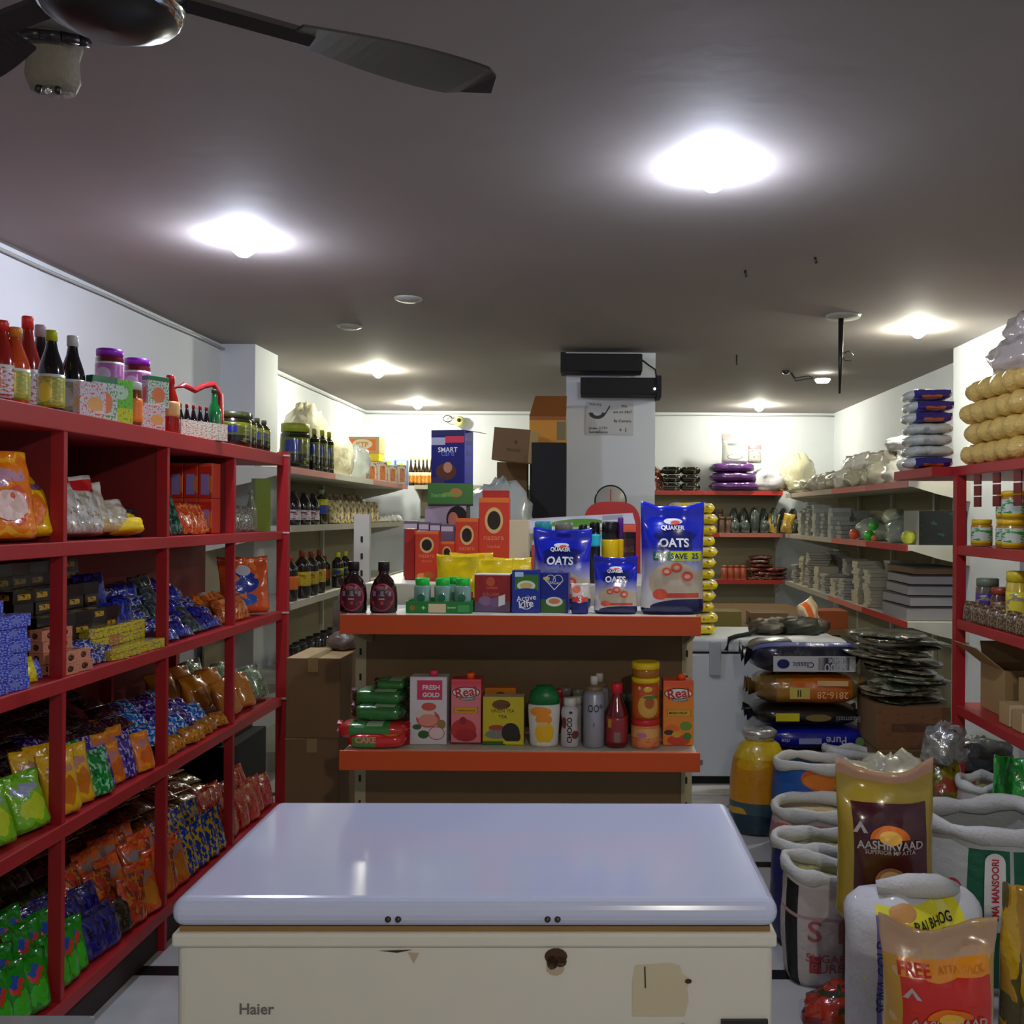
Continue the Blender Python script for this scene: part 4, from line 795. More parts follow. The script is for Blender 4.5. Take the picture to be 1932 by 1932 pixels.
for lab, m, xl, xr, yb, D_, rx, rzz, hh, cake in (('red and green cake packet at the foot of the packet pile', g3, 662, 772, 1421, 3.22, -78, 2, .085, 1), ('red and green packet second from the foot of the pile', g2, 642, 774, 1393, 3.24, -66, -3, .095, 0), ('green snack packet in the middle of the pile', g1, 668, 774, 1358, 3.26, -68, -8, .09, 0), ('green snack packet with a bright glint, fourth in the pile', g1, 668, 776, 1328, 3.29, -66, -10, .085, 0), ('dark green packet topmost on the pile', g1, 712, 778, 1300, 3.32, -72, -6, .06, 0)):
    w_ = px(xr, D_)-px(xl, D_); z = pz(yb, D_); B = Bag(hh, w_, .07, len(lab), 'pillow', .12)
    # long packet lying on its side edge, front toward the aisle
    t = thing('snack_packet', lab, 'packet', (px((xl+xr)/2, D_), D_, max(Z2, z)+.0), R(rzz*.6), 'packets piled at the left end of the lower display shelf')
    mb = lying_mesh('snack_packet', w_, .12, max(.03, hh*.62), m, len(lab)); o = link('packet_body', mb, t)
    for s in (-1, 1):
        mbb = MB(); V = []; 
        for i in range(7):
            zz = .004+(max(.03, hh*.62)-.008)*i/6; V += [(s*(w_/2-.012), .008*math.sin(i*2.2), zz), (s*(w_/2+.006), .012*math.sin(i*2.2+1), zz)]
        mbb.add(V, [(2*i, 2*i+1, 2*i+3, 2*i+2) for i in range(6)]).obj('crimped_end', mat('crimp_'+m.name, C(60, 34, 24) if m is g1 else C(190, 30, 40), .3), t)
    if cake: letter(t, 'CAKE', -.03, .035, .07, lambda x, z: (x, -.066, z), mat('cake_txt', C(240, 140, 130), .4), bold=.03)
# ---------------------------------------------------------------- goods on the red shelving, left
def spots_run(z, y0, y1, ncol, rows, rz=75, jit=.012, seed=1, jz=0, ja=9):
    """rows: list of (x, dz, lean) from the front row back"""
    rs = random.Random(seed); out = []
    for x, dz, lean in rows:
        if z == LZ[2]+.002: x = X0+(x-X0)*.72
        for i in range(ncol):
            y = y0+(y1-y0)*(i+.5)/ncol
            for b in (2.81, 3.49, 4.14, 4.79):
                if x < -1 and abs(y-b) < .07: y = b+(.07 if y > b and b < 4.7 else -.07)
            out.append((x+rs.uniform(-jit, jit), y+rs.uniform(-jit, jit), z+dz+rs.uniform(0, jz), (R(-lean+rs.uniform(-4, 4)), R(rs.uniform(-1, 1)*ja*.4), R(rz+rs.uniform(-ja, ja)))))
    return out
def fill(name, cat, group, variants, spots, seed=0, order=None):
    """variants: (label, mesh). the first of each is built, the others are copies"""
    rs = random.Random(seed); protos = {}
    for k, (x, y, z, rot) in enumerate(spots):
        me = variants[order[k % len(order)] if order else 0][1]
        if rot[0] or rot[1]: # rest the tilted packet on its lowest point
            M = Euler(rot).to_matrix(); z = z-min((M @ v.co).z for v in me.vertices)
        i = order[k % len(order)] if order else rs.randrange(len(variants)); lab, me = variants[i]
        if i not in protos: protos[i] = o = tag(link(name, me, None, (x, y, z), rot), lab, cat, group)
        else: o = protos[i].copy(); COL.objects.link(o); o.location = (x, y, z); o.rotation_euler = rot
def wrap(name, base, a, b=None, sc=5, **k):
    L = [('noise', sc, .52, a)]+([('noise', sc*1.4, .57, 7.3, b)] if b else [])
    k.setdefault('rough', .2); k.setdefault('coat', .8); k.setdefault('bump', .6); k.setdefault('bscale', 22); k.setdefault('warp', .3)
    return pm(name, base, L, **k)
def brandwrap(name, base, blob, band, text, **k):
    k.setdefault('rough', .24); k.setdefault('coat', .6); k.setdefault('bump', .5); k.setdefault('warp', .35)
    return pm(name, base, [('band', 0, .08, band), ('band', .92, 1, band), ('ell', .5, .36, .36, .2, blob), ('rect', .14, .86, .62, .80, text), ('noise', 9, .66, blob)], **k)
P = lambda n, w_, h_, t_, m, s=0, st='pillow', **k: packet_mesh(n, w_*.95, h_, t_*.8, m, s, st, **k)
X0 = LX-.055
# top shelf: sauces and jars
T = LZ[4]+.001
blackg = mat('soy_black', C(16, 10, 16), .12, coat=.6); ket = mat('ketchup', C(150, 24, 14), .15, coat=.6); orgs = mat('orange_sauce', C(196, 70, 20), .15, coat=.6)
def lab_m(n, a, b, c): return pm(n, a, [('noise', 16, .54, b), ('ell', .5, .45, .09, .3, c), ('band', .92, 1, C(225, 225, 215))], rough=.35, bump=0)
labs = [lab_m('lab_a', C(210, 205, 215), C(190, 60, 50), C(200, 120, 60)), lab_m('lab_b', C(150, 160, 60), C(200, 180, 60), C(226, 200, 40)), lab_m('lab_c', C(130, 160, 190), C(200, 200, 70), C(210, 205, 215))]
for lab, x, dx, yt, body, capc, li in (
  ('red capped ketchup bottle at the very left edge of the top shelf', 2, -1.66, 612, ket, C(200, 30, 24), 0), ('orange sauce bottle with an orange cap, top shelf left', 27, -1.64, 625, orgs, C(220, 130, 30), 1),
  ('tall ketchup bottle with a bright red cap, top shelf', 50, -1.78, 604, ket, C(220, 40, 26), 0), ('dark sauce bottle with a whitish cap behind the yellow capped one', 74, -1.80, 620, blackg, C(170, 150, 160), 0),
  ('dark sauce bottle with a yellow cap, top shelf', 95, -1.66, 630, blackg, C(190, 200, 20), 1), ('black sauce bottle with a white cap standing apart on the top shelf', 135, -1.68, 640, blackg, C(205, 205, 205), 2)):
    D = dx*F/(x-CX); bottle('sauce_bottle', lab, 'bottle', (dx, D, T), .037, pz(yt, D)-T, 'sauce', body, mat('cap_%d' % x, capc, .35), labs[li], (.06, .46), n=16, cap=(.87, .46))
purl = mat('lid_purple', C(140, 30, 180), .35); jamm = mat('jam', C(96, 24, 34), .12, coat=.6); jaml = lab_m('lab_jam', C(170, 110, 190), C(190, 90, 140), C(205, 195, 225))
for lab, x, z0 in (('purple lidded jam jar on the upper tier, left of the pair', 205, .145), ('purple lidded jam jar on the upper tier, right of the pair', 257, .145), ('purple lidded jam jar underneath the pair, left', 207, 0), ('purple lidded jam jar underneath the pair, right', 259, 0)):
    D = -1.76*F/(x-CX); bottle('jam_jar', lab, 'jar', (-1.76, D, T+z0), .047, .144, 'jar', jamm, purl, jaml, (.08, .66), n=20, group='purple lidded jam jars', cap_name='lid')
gw = [pm('soup_a', C(205, 212, 205), [('noise', 16, .54, C(90, 150, 80)), ('ell', .5, .4, .3, .25, C(220, 120, 70)), ('band', .85, 1, C(40, 120, 70))], rough=.3, bump=.1), pm('soup_b', C(110, 200, 40), [('ell', .5, .7, .3, .16, C(190, 220, 190)), ('band', .0, .35, C(200, 205, 20)), ('noise', 14, .6, C(60, 160, 40))], rough=.3, bump=.1),
      pm('soup_c', C(214, 210, 216), [('noise', 14, .56, C(210, 90, 60)), ('ell', .6, .4, .3, .2, C(230, 170, 90))], rough=.3, bump=.1)]
for i, (xa, xb, yt, z0, m, lab) in enumerate(((153, 182, 728, 0, 2, 'small white carton with orange print beside the black bottle'), (176, 205, 716, 0, 0, 'white and green soup carton, left of the green one'), (204, 238, 722, 0, 1, 'bright green and yellow carton on the top shelf'),
     (266, 304, 768, 0, 2, 'white carton with fruit print at the front of the top shelf'), (276, 308, 716, .085, 0, 'pale green carton stacked above the fruit carton'), (246, 264, 770, 0, 2, 'slim white carton left of the fruit carton'))):
    D = -1.62*F/((xa+xb)/2-CX); b_ = -1.62
    zt = pz(yt, D); carton('soup_carton', lab, 'box', (b_, D, T+z0), .09 if i != 5 else .045, .035, max(.06, zt-T-z0) if z0 == 0 else zt-T-z0, gw[m], rz=R(62), group='printed cartons on the top shelf')
D = -1.61*F/(248-CX); bottle('honey_jar', 'honey jar with a white cap and orange label on the top shelf', 'jar', (-1.61, D, T), .032, pz(727, D)-T, 'jar', mat('honey', C(130, 60, 10), .15, coat=.5), mat('cap_white', C(215, 210, 205), .4), mat('label_orange', C(240, 120, 20), .4), (.08, .62), n=16, cap_name='lid')
D = -1.64*F/(320-CX); bottle('sauce_bottle', 'red sauce bottle with tan label left of the red bottle carrier', 'bottle', (-1.64, D, T), .034, pz(713, D)-T, 'sauce', ket, mat('cap_rd', C(190, 26, 24), .35), mat('label_tan', C(205, 160, 90), .4), (.3, .55), n=16, cap=(.85, .46))
# carrier with handle
D = -1.64*F/(366-CX); t = thing('bottle_carrier', 'red looped handle carrier holding small bottles on the top shelf', 'carrier', (-1.64, D, T), R(70))
cr = mat('carrier_red', C(160, 26, 32), .3)
MB().box(-.13, .13, -.05, .05, 0, .006).obj('carrier_base', cr, t)
MB().box(-.13, .13, -.054, -.05, 0, .07).obj('carrier_label', pm('carrier_l', C(190, 186, 170), [('noise', 22, .55, C(150, 60, 50))], bump=0), t)
MB().tube([(-.12, 0, .006), (-.125, 0, .19), (-.06, 0, .215), (.0, 0, .2), (.05, 0, .225), (.105, 0, .24), (.145, 0, .2), (.15, 0, .1), (.155, 0, .006)], .012, 8).obj('carrier_handle', cr, t)
rt = Matrix.Rotation(R(70), 3, 'Z')
for i in range(5):
    p = rt @ Vector((-.10+.036*i, -.02, 0)); bottle('small_bottle', 'small dark bottle with a red cap in the looped carrier', 'bottle', (-1.64+p.x, D+p.y, T+.007), .015, .13, 'sauce', blackg, cr, n=12, group='small dark bottles in the carrier')
p = rt @ Vector((.10, -.01, 0)); bottle('green_bottle', 'green bottle standing in the looped carrier', 'bottle', (-1.64+p.x, D+p.y, T+.007), .028, .21, 'beer', mat('green_glass', C(10, 90, 40), .1, coat=.6), mat('gc2', C(10, 70, 36), .4), n=16)
oil = mat('oil_dark', C(28, 32, 12), .1, coat=.7); oill = pm('oil_label', C(70, 78, 20), [('band', 0, .4, C(14, 16, 12)), ('noise', 5, .58, C(110, 110, 30)), ('rect', .44, .6, .5, .8, C(30, 40, 120))], bump=0, rough=.2)
for lab, x, dx, r, yt, g in (('widest dark olive oil jar at the far end of the top shelf', 437, -1.68, .085, 782, None), ('dark oil bottle with blue label, leftmost of three at the shelf end', 470, -1.64, .032, 786, None), ('dark oil bottle, middle of three at the shelf end', 484, -1.64, .03, 793, None), ('dark oil bottle, rightmost of three at the shelf end', 497, -1.64, .03, 797, None)):
    D = dx*F/(x-CX); bottle('oil_jar' if r > .05 else 'oil_bottle', lab, 'jar' if r > .05 else 'bottle', (dx, D, T), r, pz(yt, D)-T, 'jar' if r > .05 else 'water', oil, mat('cap_olive', C(70, 76, 40), .3), oill, (.1, .7), n=18)
# shelf 4 (eye level): crisps, clear bags, tea boxes
S = LZ[3]+.002
cY = brandwrap('crisp_yellow', C(240, 190, 10), C(220, 120, 20), C(235, 170, 10), C(120, 90, 130)); cO = brandwrap('crisp_orange', C(240, 130, 20), C(220, 90, 60), C(250, 180, 30), C(200, 150, 170))
for i, (lab, y, m, yt, x, rz_, ln) in enumerate((('large orange crisp bag leaning at the left edge, eye level shelf', 2.62, cO, 870, -1.64, 62, 12), ('large yellow crisp bag leaning beside the red post, eye level shelf', 2.74, cY, 900, -1.66, 66, 14), ('orange crisp bag behind the yellow one', 2.66, cO, 892, -1.80, 66, 8), ('green crisp bag tucked behind the yellow bags', 2.78, brandwrap('crisp_green', C(60, 130, 20), C(30, 90, 20), C(80, 150, 30), C(160, 190, 40)), 912, -1.95, 70, 8))):
    t = thing('crisp_bag', lab, 'packet', (x, y, S+.002+.045*math.sin(R(ln))), rot=(R(-ln), 0, R(rz_))); B = Bag(.19, pz(yt, y)-S+.01, .09, i+40, 'upright', .16, .06); B.mb(12, 20).obj('bag_body', m, t)
    ell_print(t, 0, B.h*.35, .05, .045, B.surf(.003), mat('crisp_pic%d' % i, [C(235, 200, 190), C(230, 120, 30), C(235, 200, 190), C(150, 190, 60)][i], .4), 14, 'printed_panel', sub=.02)
clr = pm('clear_bag', C(176, 172, 160), [('noise', 5, .5, C(205, 200, 196)), ('noise', 9, .6, C(150, 130, 100)), ('band', .7, .93, C(190, 30, 34))], rough=.2, coat=.8, bump=.6); clr2 = pm('clear_bag2', C(196, 184, 150), [('noise', 6, .5, C(214, 210, 200)), ('band', .0, .2, C(200, 170, 110))], rough=.2, coat=.8, bump=.6)
redp = wrap('red_shiny', C(190, 24, 34), C(150, 14, 26), C(210, 120, 120))
for i, (lab, y, x, h_, m) in enumerate((('clear bag with red header beside the first post', 2.94, -1.66, .24, clr), ('red shiny pouch leaning behind the clear bags', 3.06, -1.74, .25, redp), ('clear bag of pale grain in the middle of the bay', 3.14, -1.66, .18, clr2), ('clear bag with red header, second from the post', 3.03, -1.64, .20, clr), ('low clear bag lying near the centre of the eye level bay', 3.22, -1.64, .12, clr2), ('small yellow sachet at the front of the eye level bay', 3.27, -1.62, .07, YEL))):
    o = link('grain_bag', Bag(.15, h_, .08, i+60, 'upright', .2, .05).mb(10, 14).mesh('grain_bag', m), None, (x, y, S+.016), (R(-20), 0, R(68+4*(i % 3)))); tag(o, lab, 'packet', 'bags on the eye level red shelf')
teal = wrap('teal_dark', C(10, 50, 56), C(30, 80, 90), C(6, 20, 24)); 
fill('dark_packet', 'packet', 'dark teal packets on the eye level shelf', [('dark teal crumpled packet piled on the eye level shelf', P('dark_packet', .13, .11, .05, teal, 3))], spots_run(S, 3.26, 3.46, 2, [(-1.67, 0, 25), (-1.76, .03, 30), (-1.85, .06, 30), (-1.93, .08, 25)], seed=5))
fill('green_foil_packet', 'packet', 'dark green foil packets', [('dark green foil packet leaning behind the second post', P('green_foil_packet', .10, .17, .04, wrap('dk_green_foil', C(8, 60, 44), C(4, 30, 26), C(60, 130, 100)), 8))], spots_run(S, 3.52, 3.72, 2, [(-1.62, 0, 22), (-1.74, 0, 22)], seed=7))
tb = pm('tea_red', C(204, 44, 26), [('rect', .2, .8, .10, .68, C(150, 130, 190)), ('ell', .94, .4, .2, .25, C(220, 120, 40)), ('band', .9, 1, C(220, 80, 50))], rough=.35, bump=0); tbs = mat('tea_red_side', C(190, 50, 26), .4)
for k in range(2):
    for i in range(4):
        carton('tea_box', ['red and lavender tea box in the lower row of the third bay', 'red and lavender tea box in the upper row of the third bay'][k], 'box', (-1.835+.062*i, 4.04, S+.150*k), .060, .09, .149, tb, tbs, group=['lower row of red tea boxes', 'upper row of red tea boxes'][k])
fill('orange_packet', 'packet', 'orange and gold packets beside tea boxes', [('orange and gold crinkled packet leaning before the red tea boxes', P('orange_packet', .09, .13, .04, wrap('or_gold', C(206, 70, 30), C(220, 160, 60), C(190, 30, 24)), 9))], spots_run(S, 3.76, 3.98, 3, [(-1.63, 0, 18)], seed=8))
fill('grey_packet', 'packet', 'grey printed packets in the last bay', [('grey printed packet in the last open bay at eye level', P('grey_packet', .11, .12, .05, wrap('grey_print', C(120, 122, 112), C(150, 150, 140), C(60, 64, 54), 9), 4))], spots_run(S, 4.2, 4.5, 3, [(-1.64, 0, 12), (-1.78, 0, 12)], seed=9))
bottle('sauce_bottle', 'clear bottle on the open bay of the eye level shelf', 'bottle', (-1.66, 4.56, S), .03, .2, 'sauce', mat('cl_grn', C(120, 130, 100), .1, coat=.7), mat('cap_pale', C(120, 140, 120), .4), n=14)
if 1: t = carton('green_tin', 'flat olive green tin standing in the open bay', 'tin', (-1.66, 4.70, S), .08, .05, .26, mat('olive_tin', C(110, 130, 10), .4), rz=R(40))
# shelf 3: biscuits and chocolate
S = LZ[2]+.002
blu = pm('blue_blocks', C(40, 60, 190), [('noise', 9, .52, C(150, 160, 220)), ('rect', .1, .5, .3, .7, C(120, 130, 200))], rough=.4, bump=.1); yelp = wrap('yellow_bisc', C(214, 200, 20), C(170, 150, 60), C(120, 60, 90), 7); bky = pm('black_yellow', C(20, 12, 8), [('rect', .2, .8, .3, .75, C(190, 150, 30)), ('noise', 7, .58, C(60, 34, 10))], rough=.25, coat=.5); pch = pm('peach_blocks', C(206, 140, 110), [('ell', .5, .5, .2, .3, C(60, 30, 20)), ('noise', 8, .6, C(170, 90, 70))], rough=.4, bump=.1)
bsv = wrap('blue_silver', C(40, 50, 150), C(170, 180, 200), C(20, 30, 60), 6); gsh = wrap('green_shiny', C(20, 90, 60), C(120, 150, 140), C(10, 40, 30)); dkm = wrap('dark_mix', C(28, 20, 24), C(60, 50, 60), C(40, 60, 90)); ylw = wrap('yel_bright', C(222, 210, 14), C(240, 230, 60), C(190, 170, 10), 4)
def bar(n, w_, d_, h_, m):
    k = (n, w_, d_, h_, m.name)
    if k not in _meshc: _meshc[k] = MB().box(-w_/2, w_/2, -d_/2, d_/2, 0, h_).mesh(n, m)
    return _meshc[k]
def stack_spots(x, y, z, cols, levels, dy, dz, rz=78, seed=1, rowsx=(0,), jit=4):
    rs = random.Random(seed); out = []
    for rx_, lv in zip(rowsx, levels if isinstance(levels, (list, tuple)) else [levels]*len(rowsx)):
        for c in range(cols):
            for l in range(lv): out.append((x+rx_+rs.uniform(-.005, .005), y+c*dy, z+l*dz, (0, 0, R(rz+rs.uniform(-jit, jit)))))
    return out
fill('biscuit_pack', 'packet', 'blue biscuit packs stacked at the left edge', [('blue and lilac biscuit pack stacked at the left edge, middle shelf', bar('biscuit_pack', .075, .05, .034, blu))], stack_spots(-1.61, 2.52, S, 2, [6, 7], .085, .035, 82, 1, (0, -.07)))
fill('wafer_pack', 'packet', 'dark and pink packs behind the blue biscuit packs', [('dull pink and dark pack high behind the blue biscuit packs', bar('wafer_pack', .085, .06, .04, pm('pinkdark', C(90, 50, 50), [('noise', 8, .5, C(40, 40, 50)), ('ell', .5, .5, .3, .3, C(170, 120, 100))], bump=.2)))], stack_spots(-1.78, 2.50, S, 3, [5, 6], .1, .041, 80, 2, (0, -.09)))
fill('foil_packet', 'packet', 'small foil packets in the nearest bay', [('small yellow foil packet in the nearest bay, middle shelf', P('foil_packet', .09, .075, .04, ylw, 1)), ('small green foil packet in the nearest bay, middle shelf', P('foil_packet', .085, .09, .045, gsh, 2)), ('small blue and white packet in the nearest bay, middle shelf', P('foil_packet', .08, .06, .045, blu, 3))], spots_run(S, 2.60, 2.79, 3, [(-1.615, 0, 20), (-1.70, .02, 25), (-1.78, .05, 30)], seed=12), order=[2, 0, 2, 0, 0, 1, 1, 1, 0])
fill('peach_pack', 'packet', 'peach coloured block packs', [('peach block pack with a dark dot behind the first post, middle shelf', bar('peach_pack', .065, .05, .033, pch))], stack_spots(-1.605, 2.86, S, 2, [2, 4], .075, .034, 80, 3, (0, -.065)))
fill('foil_packet', 'packet', 'blue silver foil packets before the dark pile', [('blue and silver foil packet before the dark yellow pile', P('foil_packet2', .075, .055, .04, bsv, 6, wr=.25))], spots_run(S, 3.0, 3.16, 3, [(-1.60, 0, 35), (-1.67, .03, 40)], seed=13))
fill('cream_biscuit', 'packet', 'yellow biscuit packets before the dark pile', [('bright yellow biscuit packet before the black and yellow pile', bar('cream_biscuit', .085, .06, .034, yelp)), ('dull gold biscuit packet beside the second post', bar('cream_biscuit2', .07, .055, .034, wrap('gold_b', C(200, 130, 40), C(160, 90, 30), C(190, 170, 160), 7)))], stack_spots(-1.61, 3.16, S, 4, [1, 3], .085, .035, 78, 4, (0, -.07)), order=[0, 0, 0, 0, 0, 0, 0, 1, 1])
fill('dark_biscuit', 'packet', 'black and yellow biscuit packets in a tall pile', [('black biscuit packet with a yellow patch in the tall sloping pile', bar('dark_biscuit', .085, .07, .04, bky)), ('plain dark packet in the tall sloping pile', bar('dark_biscuit2', .085, .07, .04, mat('dkchoc', C(22, 14, 12), .3, coat=.4)))],
     stack_spots(-1.735, 2.95, S, 5, [4, 6, 8], .096, .041, 80, 5, (0, -.075, -.15), 8))
fill('blue_packet', 'packet', 'deep blue packets by the second post', [('deep blue packet standing high beside the second post', P('blue_packet', .10, .17, .05, wrap('deep_blue', C(14, 30, 130), C(8, 14, 70), C(30, 70, 190)), 5))], spots_run(S, 3.34, 3.48, 2, [(-1.73, .0, 8), (-1.86, .10, 8)], seed=14))
fill('foil_packet', 'packet', 'blue and silver packets in the third bay', [('blue and silver foil packet piled in the third bay, middle shelf', P('foil_packet3', .09, .07, .045, bsv, 7, wr=.25)), ('deep blue foil packet piled in the third bay, middle shelf', P('foil_packet4', .09, .08, .045, wrap('deep_blue', C(14, 30, 130), C(8, 14, 70)), 8, wr=.25)), ('grey green foil packet piled in the third bay, middle shelf', P('foil_packet5', .08, .10, .04, wrap('greygreen', C(50, 70, 70), C(90, 110, 110), C(20, 40, 40)), 9))],
     spots_run(S, 3.54, 4.12, 7, [(-1.605, 0, 50), (-1.68, .03, 45), (-1.76, .06, 40), (-1.84, .10, 35), (-1.93, .13, 20)], seed=15, jz=.01), seed=4)
fill('orange_snack', 'packet', 'amber snack bags in the last bay', [('amber snack bag lying in the last bay, middle shelf', P('orange_snack', .13, .12, .06, wrap('amber_snack', C(206, 110, 20), C(220, 150, 60), C(170, 50, 20)), 10))], spots_run(S, 4.18, 4.42, 3, [(-1.63, 0, 30), (-1.76, .02, 30)], seed=16))
t = thing('snack_bag', 'large orange snack bag with a blue figure patch at the end of the middle shelf', 'packet', (-1.68, 4.55, S+.008), rot=(R(-8), 0, R(38))); B = Bag(.24, .27, .10, 5, 'upright', .14, .08)
B.mb(14, 20).obj('bag_body', pm('big_orange', C(206, 84, 30), [('ell', .45, .55, .3, .2, C(20, 50, 150)), ('ell', .45, .76, .15, .1, C(190, 190, 200)), ('ell', .4, .24, .3, .12, C(30, 90, 180)), ('noise', 5, .6, C(220, 120, 50))], rough=.2, coat=.6, bump=.4), t)
# shelf 2: pouches
S = LZ[1]+.002
gy = brandwrap('greenyellow', C(120, 190, 20), C(190, 210, 40), C(90, 160, 20), C(150, 160, 190)); gw2 = wrap('green_white', C(60, 150, 60), C(190, 210, 205), C(20, 90, 60), 4); orr = brandwrap('orange_chip', C(224, 120, 16), C(200, 90, 20), C(230, 160, 30), C(180, 120, 110)); yeo = brandwrap('yellow_chip', C(222, 176, 16), C(200, 110, 20), C(222, 160, 20), C(190, 130, 110))
dkg = wrap('dk_green', C(6, 50, 20), C(2, 26, 12)); tan = wrap('tan_dark', C(110, 96, 40), C(60, 54, 24), C(30, 26, 20)); gsat = wrap('green_sat', C(10, 130, 40), C(6, 90, 30), C(120, 190, 150)); prp = wrap('purple_foil', C(54, 30, 140), C(30, 20, 80), C(170, 150, 200)); choc = wrap('choc_foil', C(46, 30, 30), C(80, 66, 56), C(28, 16, 26), 6); plum = wrap('plum_foil', C(70, 26, 44), C(50, 36, 40), C(120, 90, 80), 6)
fill('snack_pouch', 'packet', 'snack pouches in the nearest bay, second shelf', [('lime green snack pouch in the nearest bay, second shelf', P('snack_pouch', .13, .17, .07, gy, 1, 'upright')), ('green and white snack pouch in the nearest bay, second shelf', P('snack_pouch', .12, .14, .07, gw2, 2, 'upright')), ('orange snack pouch in the nearest bay, second shelf', P('snack_pouch', .13, .18, .06, orr, 3, 'upright')), ('dark green pouch at the rear of the nearest bay', P('snack_pouch', .14, .16, .06, dkg, 4, 'upright')), ('dull olive pouch at the rear of the nearest bay', P('snack_pouch', .12, .16, .05, tan, 5, 'upright'))],
     spots_run(S, 2.25, 2.79, 4, [(-1.63, 0, 20), (-1.74, .01, 22), (-1.85, .03, 22), (-1.97, .06, 15)], seed=21), order=[1, 1, 0, 0, 0, 0, 0, 2, 2, 3, 3, 3, 4, 4, 3, 4])
fill('crisp_packet', 'packet', 'golden crisp packets by the first post', [('golden crisp packet standing by the first post, second shelf', P('crisp_packet', .13, .19, .06, yeo, 6, 'upright', ears=.05))], spots_run(S, 2.84, 3.02, 2, [(-1.62, 0, 16), (-1.71, .0, 18)], seed=22))
fill('crisp_packet', 'packet', 'coloured packets in the middle bay, second shelf', [('vivid green packet in the middle bay, second shelf', P('crisp_packet', .12, .15, .06, gsat, 7, 'upright')), ('orange packet in the middle bay, second shelf', P('crisp_packet', .10, .14, .05, orr, 8, 'upright')), ('purple packet in the middle bay, second shelf', P('crisp_packet', .08, .15, .04, prp, 9, 'upright')), ('pale grey packet at the front of the middle bay, second shelf', P('crisp_packet', .09, .08, .05, wrap('palegrey', C(120, 120, 120), C(160, 150, 90), C(80, 70, 90)), 10, 'upright'))],
     spots_run(S, 3.02, 3.50, 6, [(-1.61, 0, 15), (-1.70, .01, 18)], seed=23), order=[0, 2, 1, 2, 1, 3, 0, 0, 2, 1, 1, 1])
fill('chocolate_packet', 'packet', 'dark chocolate packets in the middle bay', [('dark brown foil packet in the big pile of the middle bay', P('chocolate_packet', .10, .085, .04, choc, 11, wr=.2)), ('plum foil packet in the big pile of the middle bay', P('chocolate_packet', .10, .085, .04, plum, 12, wr=.2)), ('purple foil packet low in the pile of the middle bay', P('chocolate_packet', .10, .085, .04, prp, 13, wr=.2))],
     spots_run(S, 2.88, 3.62, 8, [(-1.78, .10, 70), (-1.84, .13, 70), (-1.90, .16, 72), (-1.97, .19, 72), (-2.05, .22, 72)], seed=24, jz=.02)+spots_run(S, 2.88, 3.62, 7, [(-1.78, .0, 35), (-1.80, .05, 35)], seed=25), seed=3, order=[0, 1, 0, 0, 1, 0, 1, 1, 0, 0, 2])
fill('foil_packet', 'packet', 'shiny packets in the third bay, second shelf', [('shiny turquoise blue packet in the third bay, second shelf', P('foil_packet6', .10, .10, .05, wrap('turq', C(10, 70, 190), C(20, 150, 190), C(200, 220, 230)), 14, wr=.25)), ('purple packet in the third bay, second shelf', P('foil_packet7', .10, .09, .05, prp, 15, wr=.25)), ('orange gold packet at the front of the third bay, second shelf', P('foil_packet8', .09, .07, .05, wrap('gold_f', C(190, 120, 20), C(206, 150, 60), C(150, 80, 20)), 16))],
     spots_run(S, 3.54, 4.14, 7, [(-1.605, 0, 40), (-1.68, .03, 45), (-1.77, .06, 50), (-1.87, .09, 55)], seed=26, jz=.01), order=[2, 2, 2, 2, 2, 2, 2, 0, 0, 0, 0, 1, 0, 1, 1, 0, 0, 1, 0, 1, 1, 2, 0, 1, 0, 1, 1, 0])
fill('clear_snack_bag', 'packet', 'see-through snack bags in the last bay', [('clear amber snack bag in the last bay, second shelf', P('clear_snack_bag', .17, .17, .09, wrap('amber_clear', C(176, 110, 50), C(190, 140, 90), C(150, 160, 110)), 17, 'upright', wr=.2)), ('clear pale green snack bag in the last bay, second shelf', P('clear_snack_bag', .17, .17, .09, wrap('green_clear', C(110, 140, 110), C(170, 190, 170), C(90, 110, 80)), 18, 'upright', wr=.2))],
     spots_run(S, 4.18, 4.74, 3, [(-1.64, 0, 18), (-1.78, .02, 20), (-1.93, .03, 20)], seed=27), order=[0, 0, 1, 0, 0, 1, 0, 0, 1])
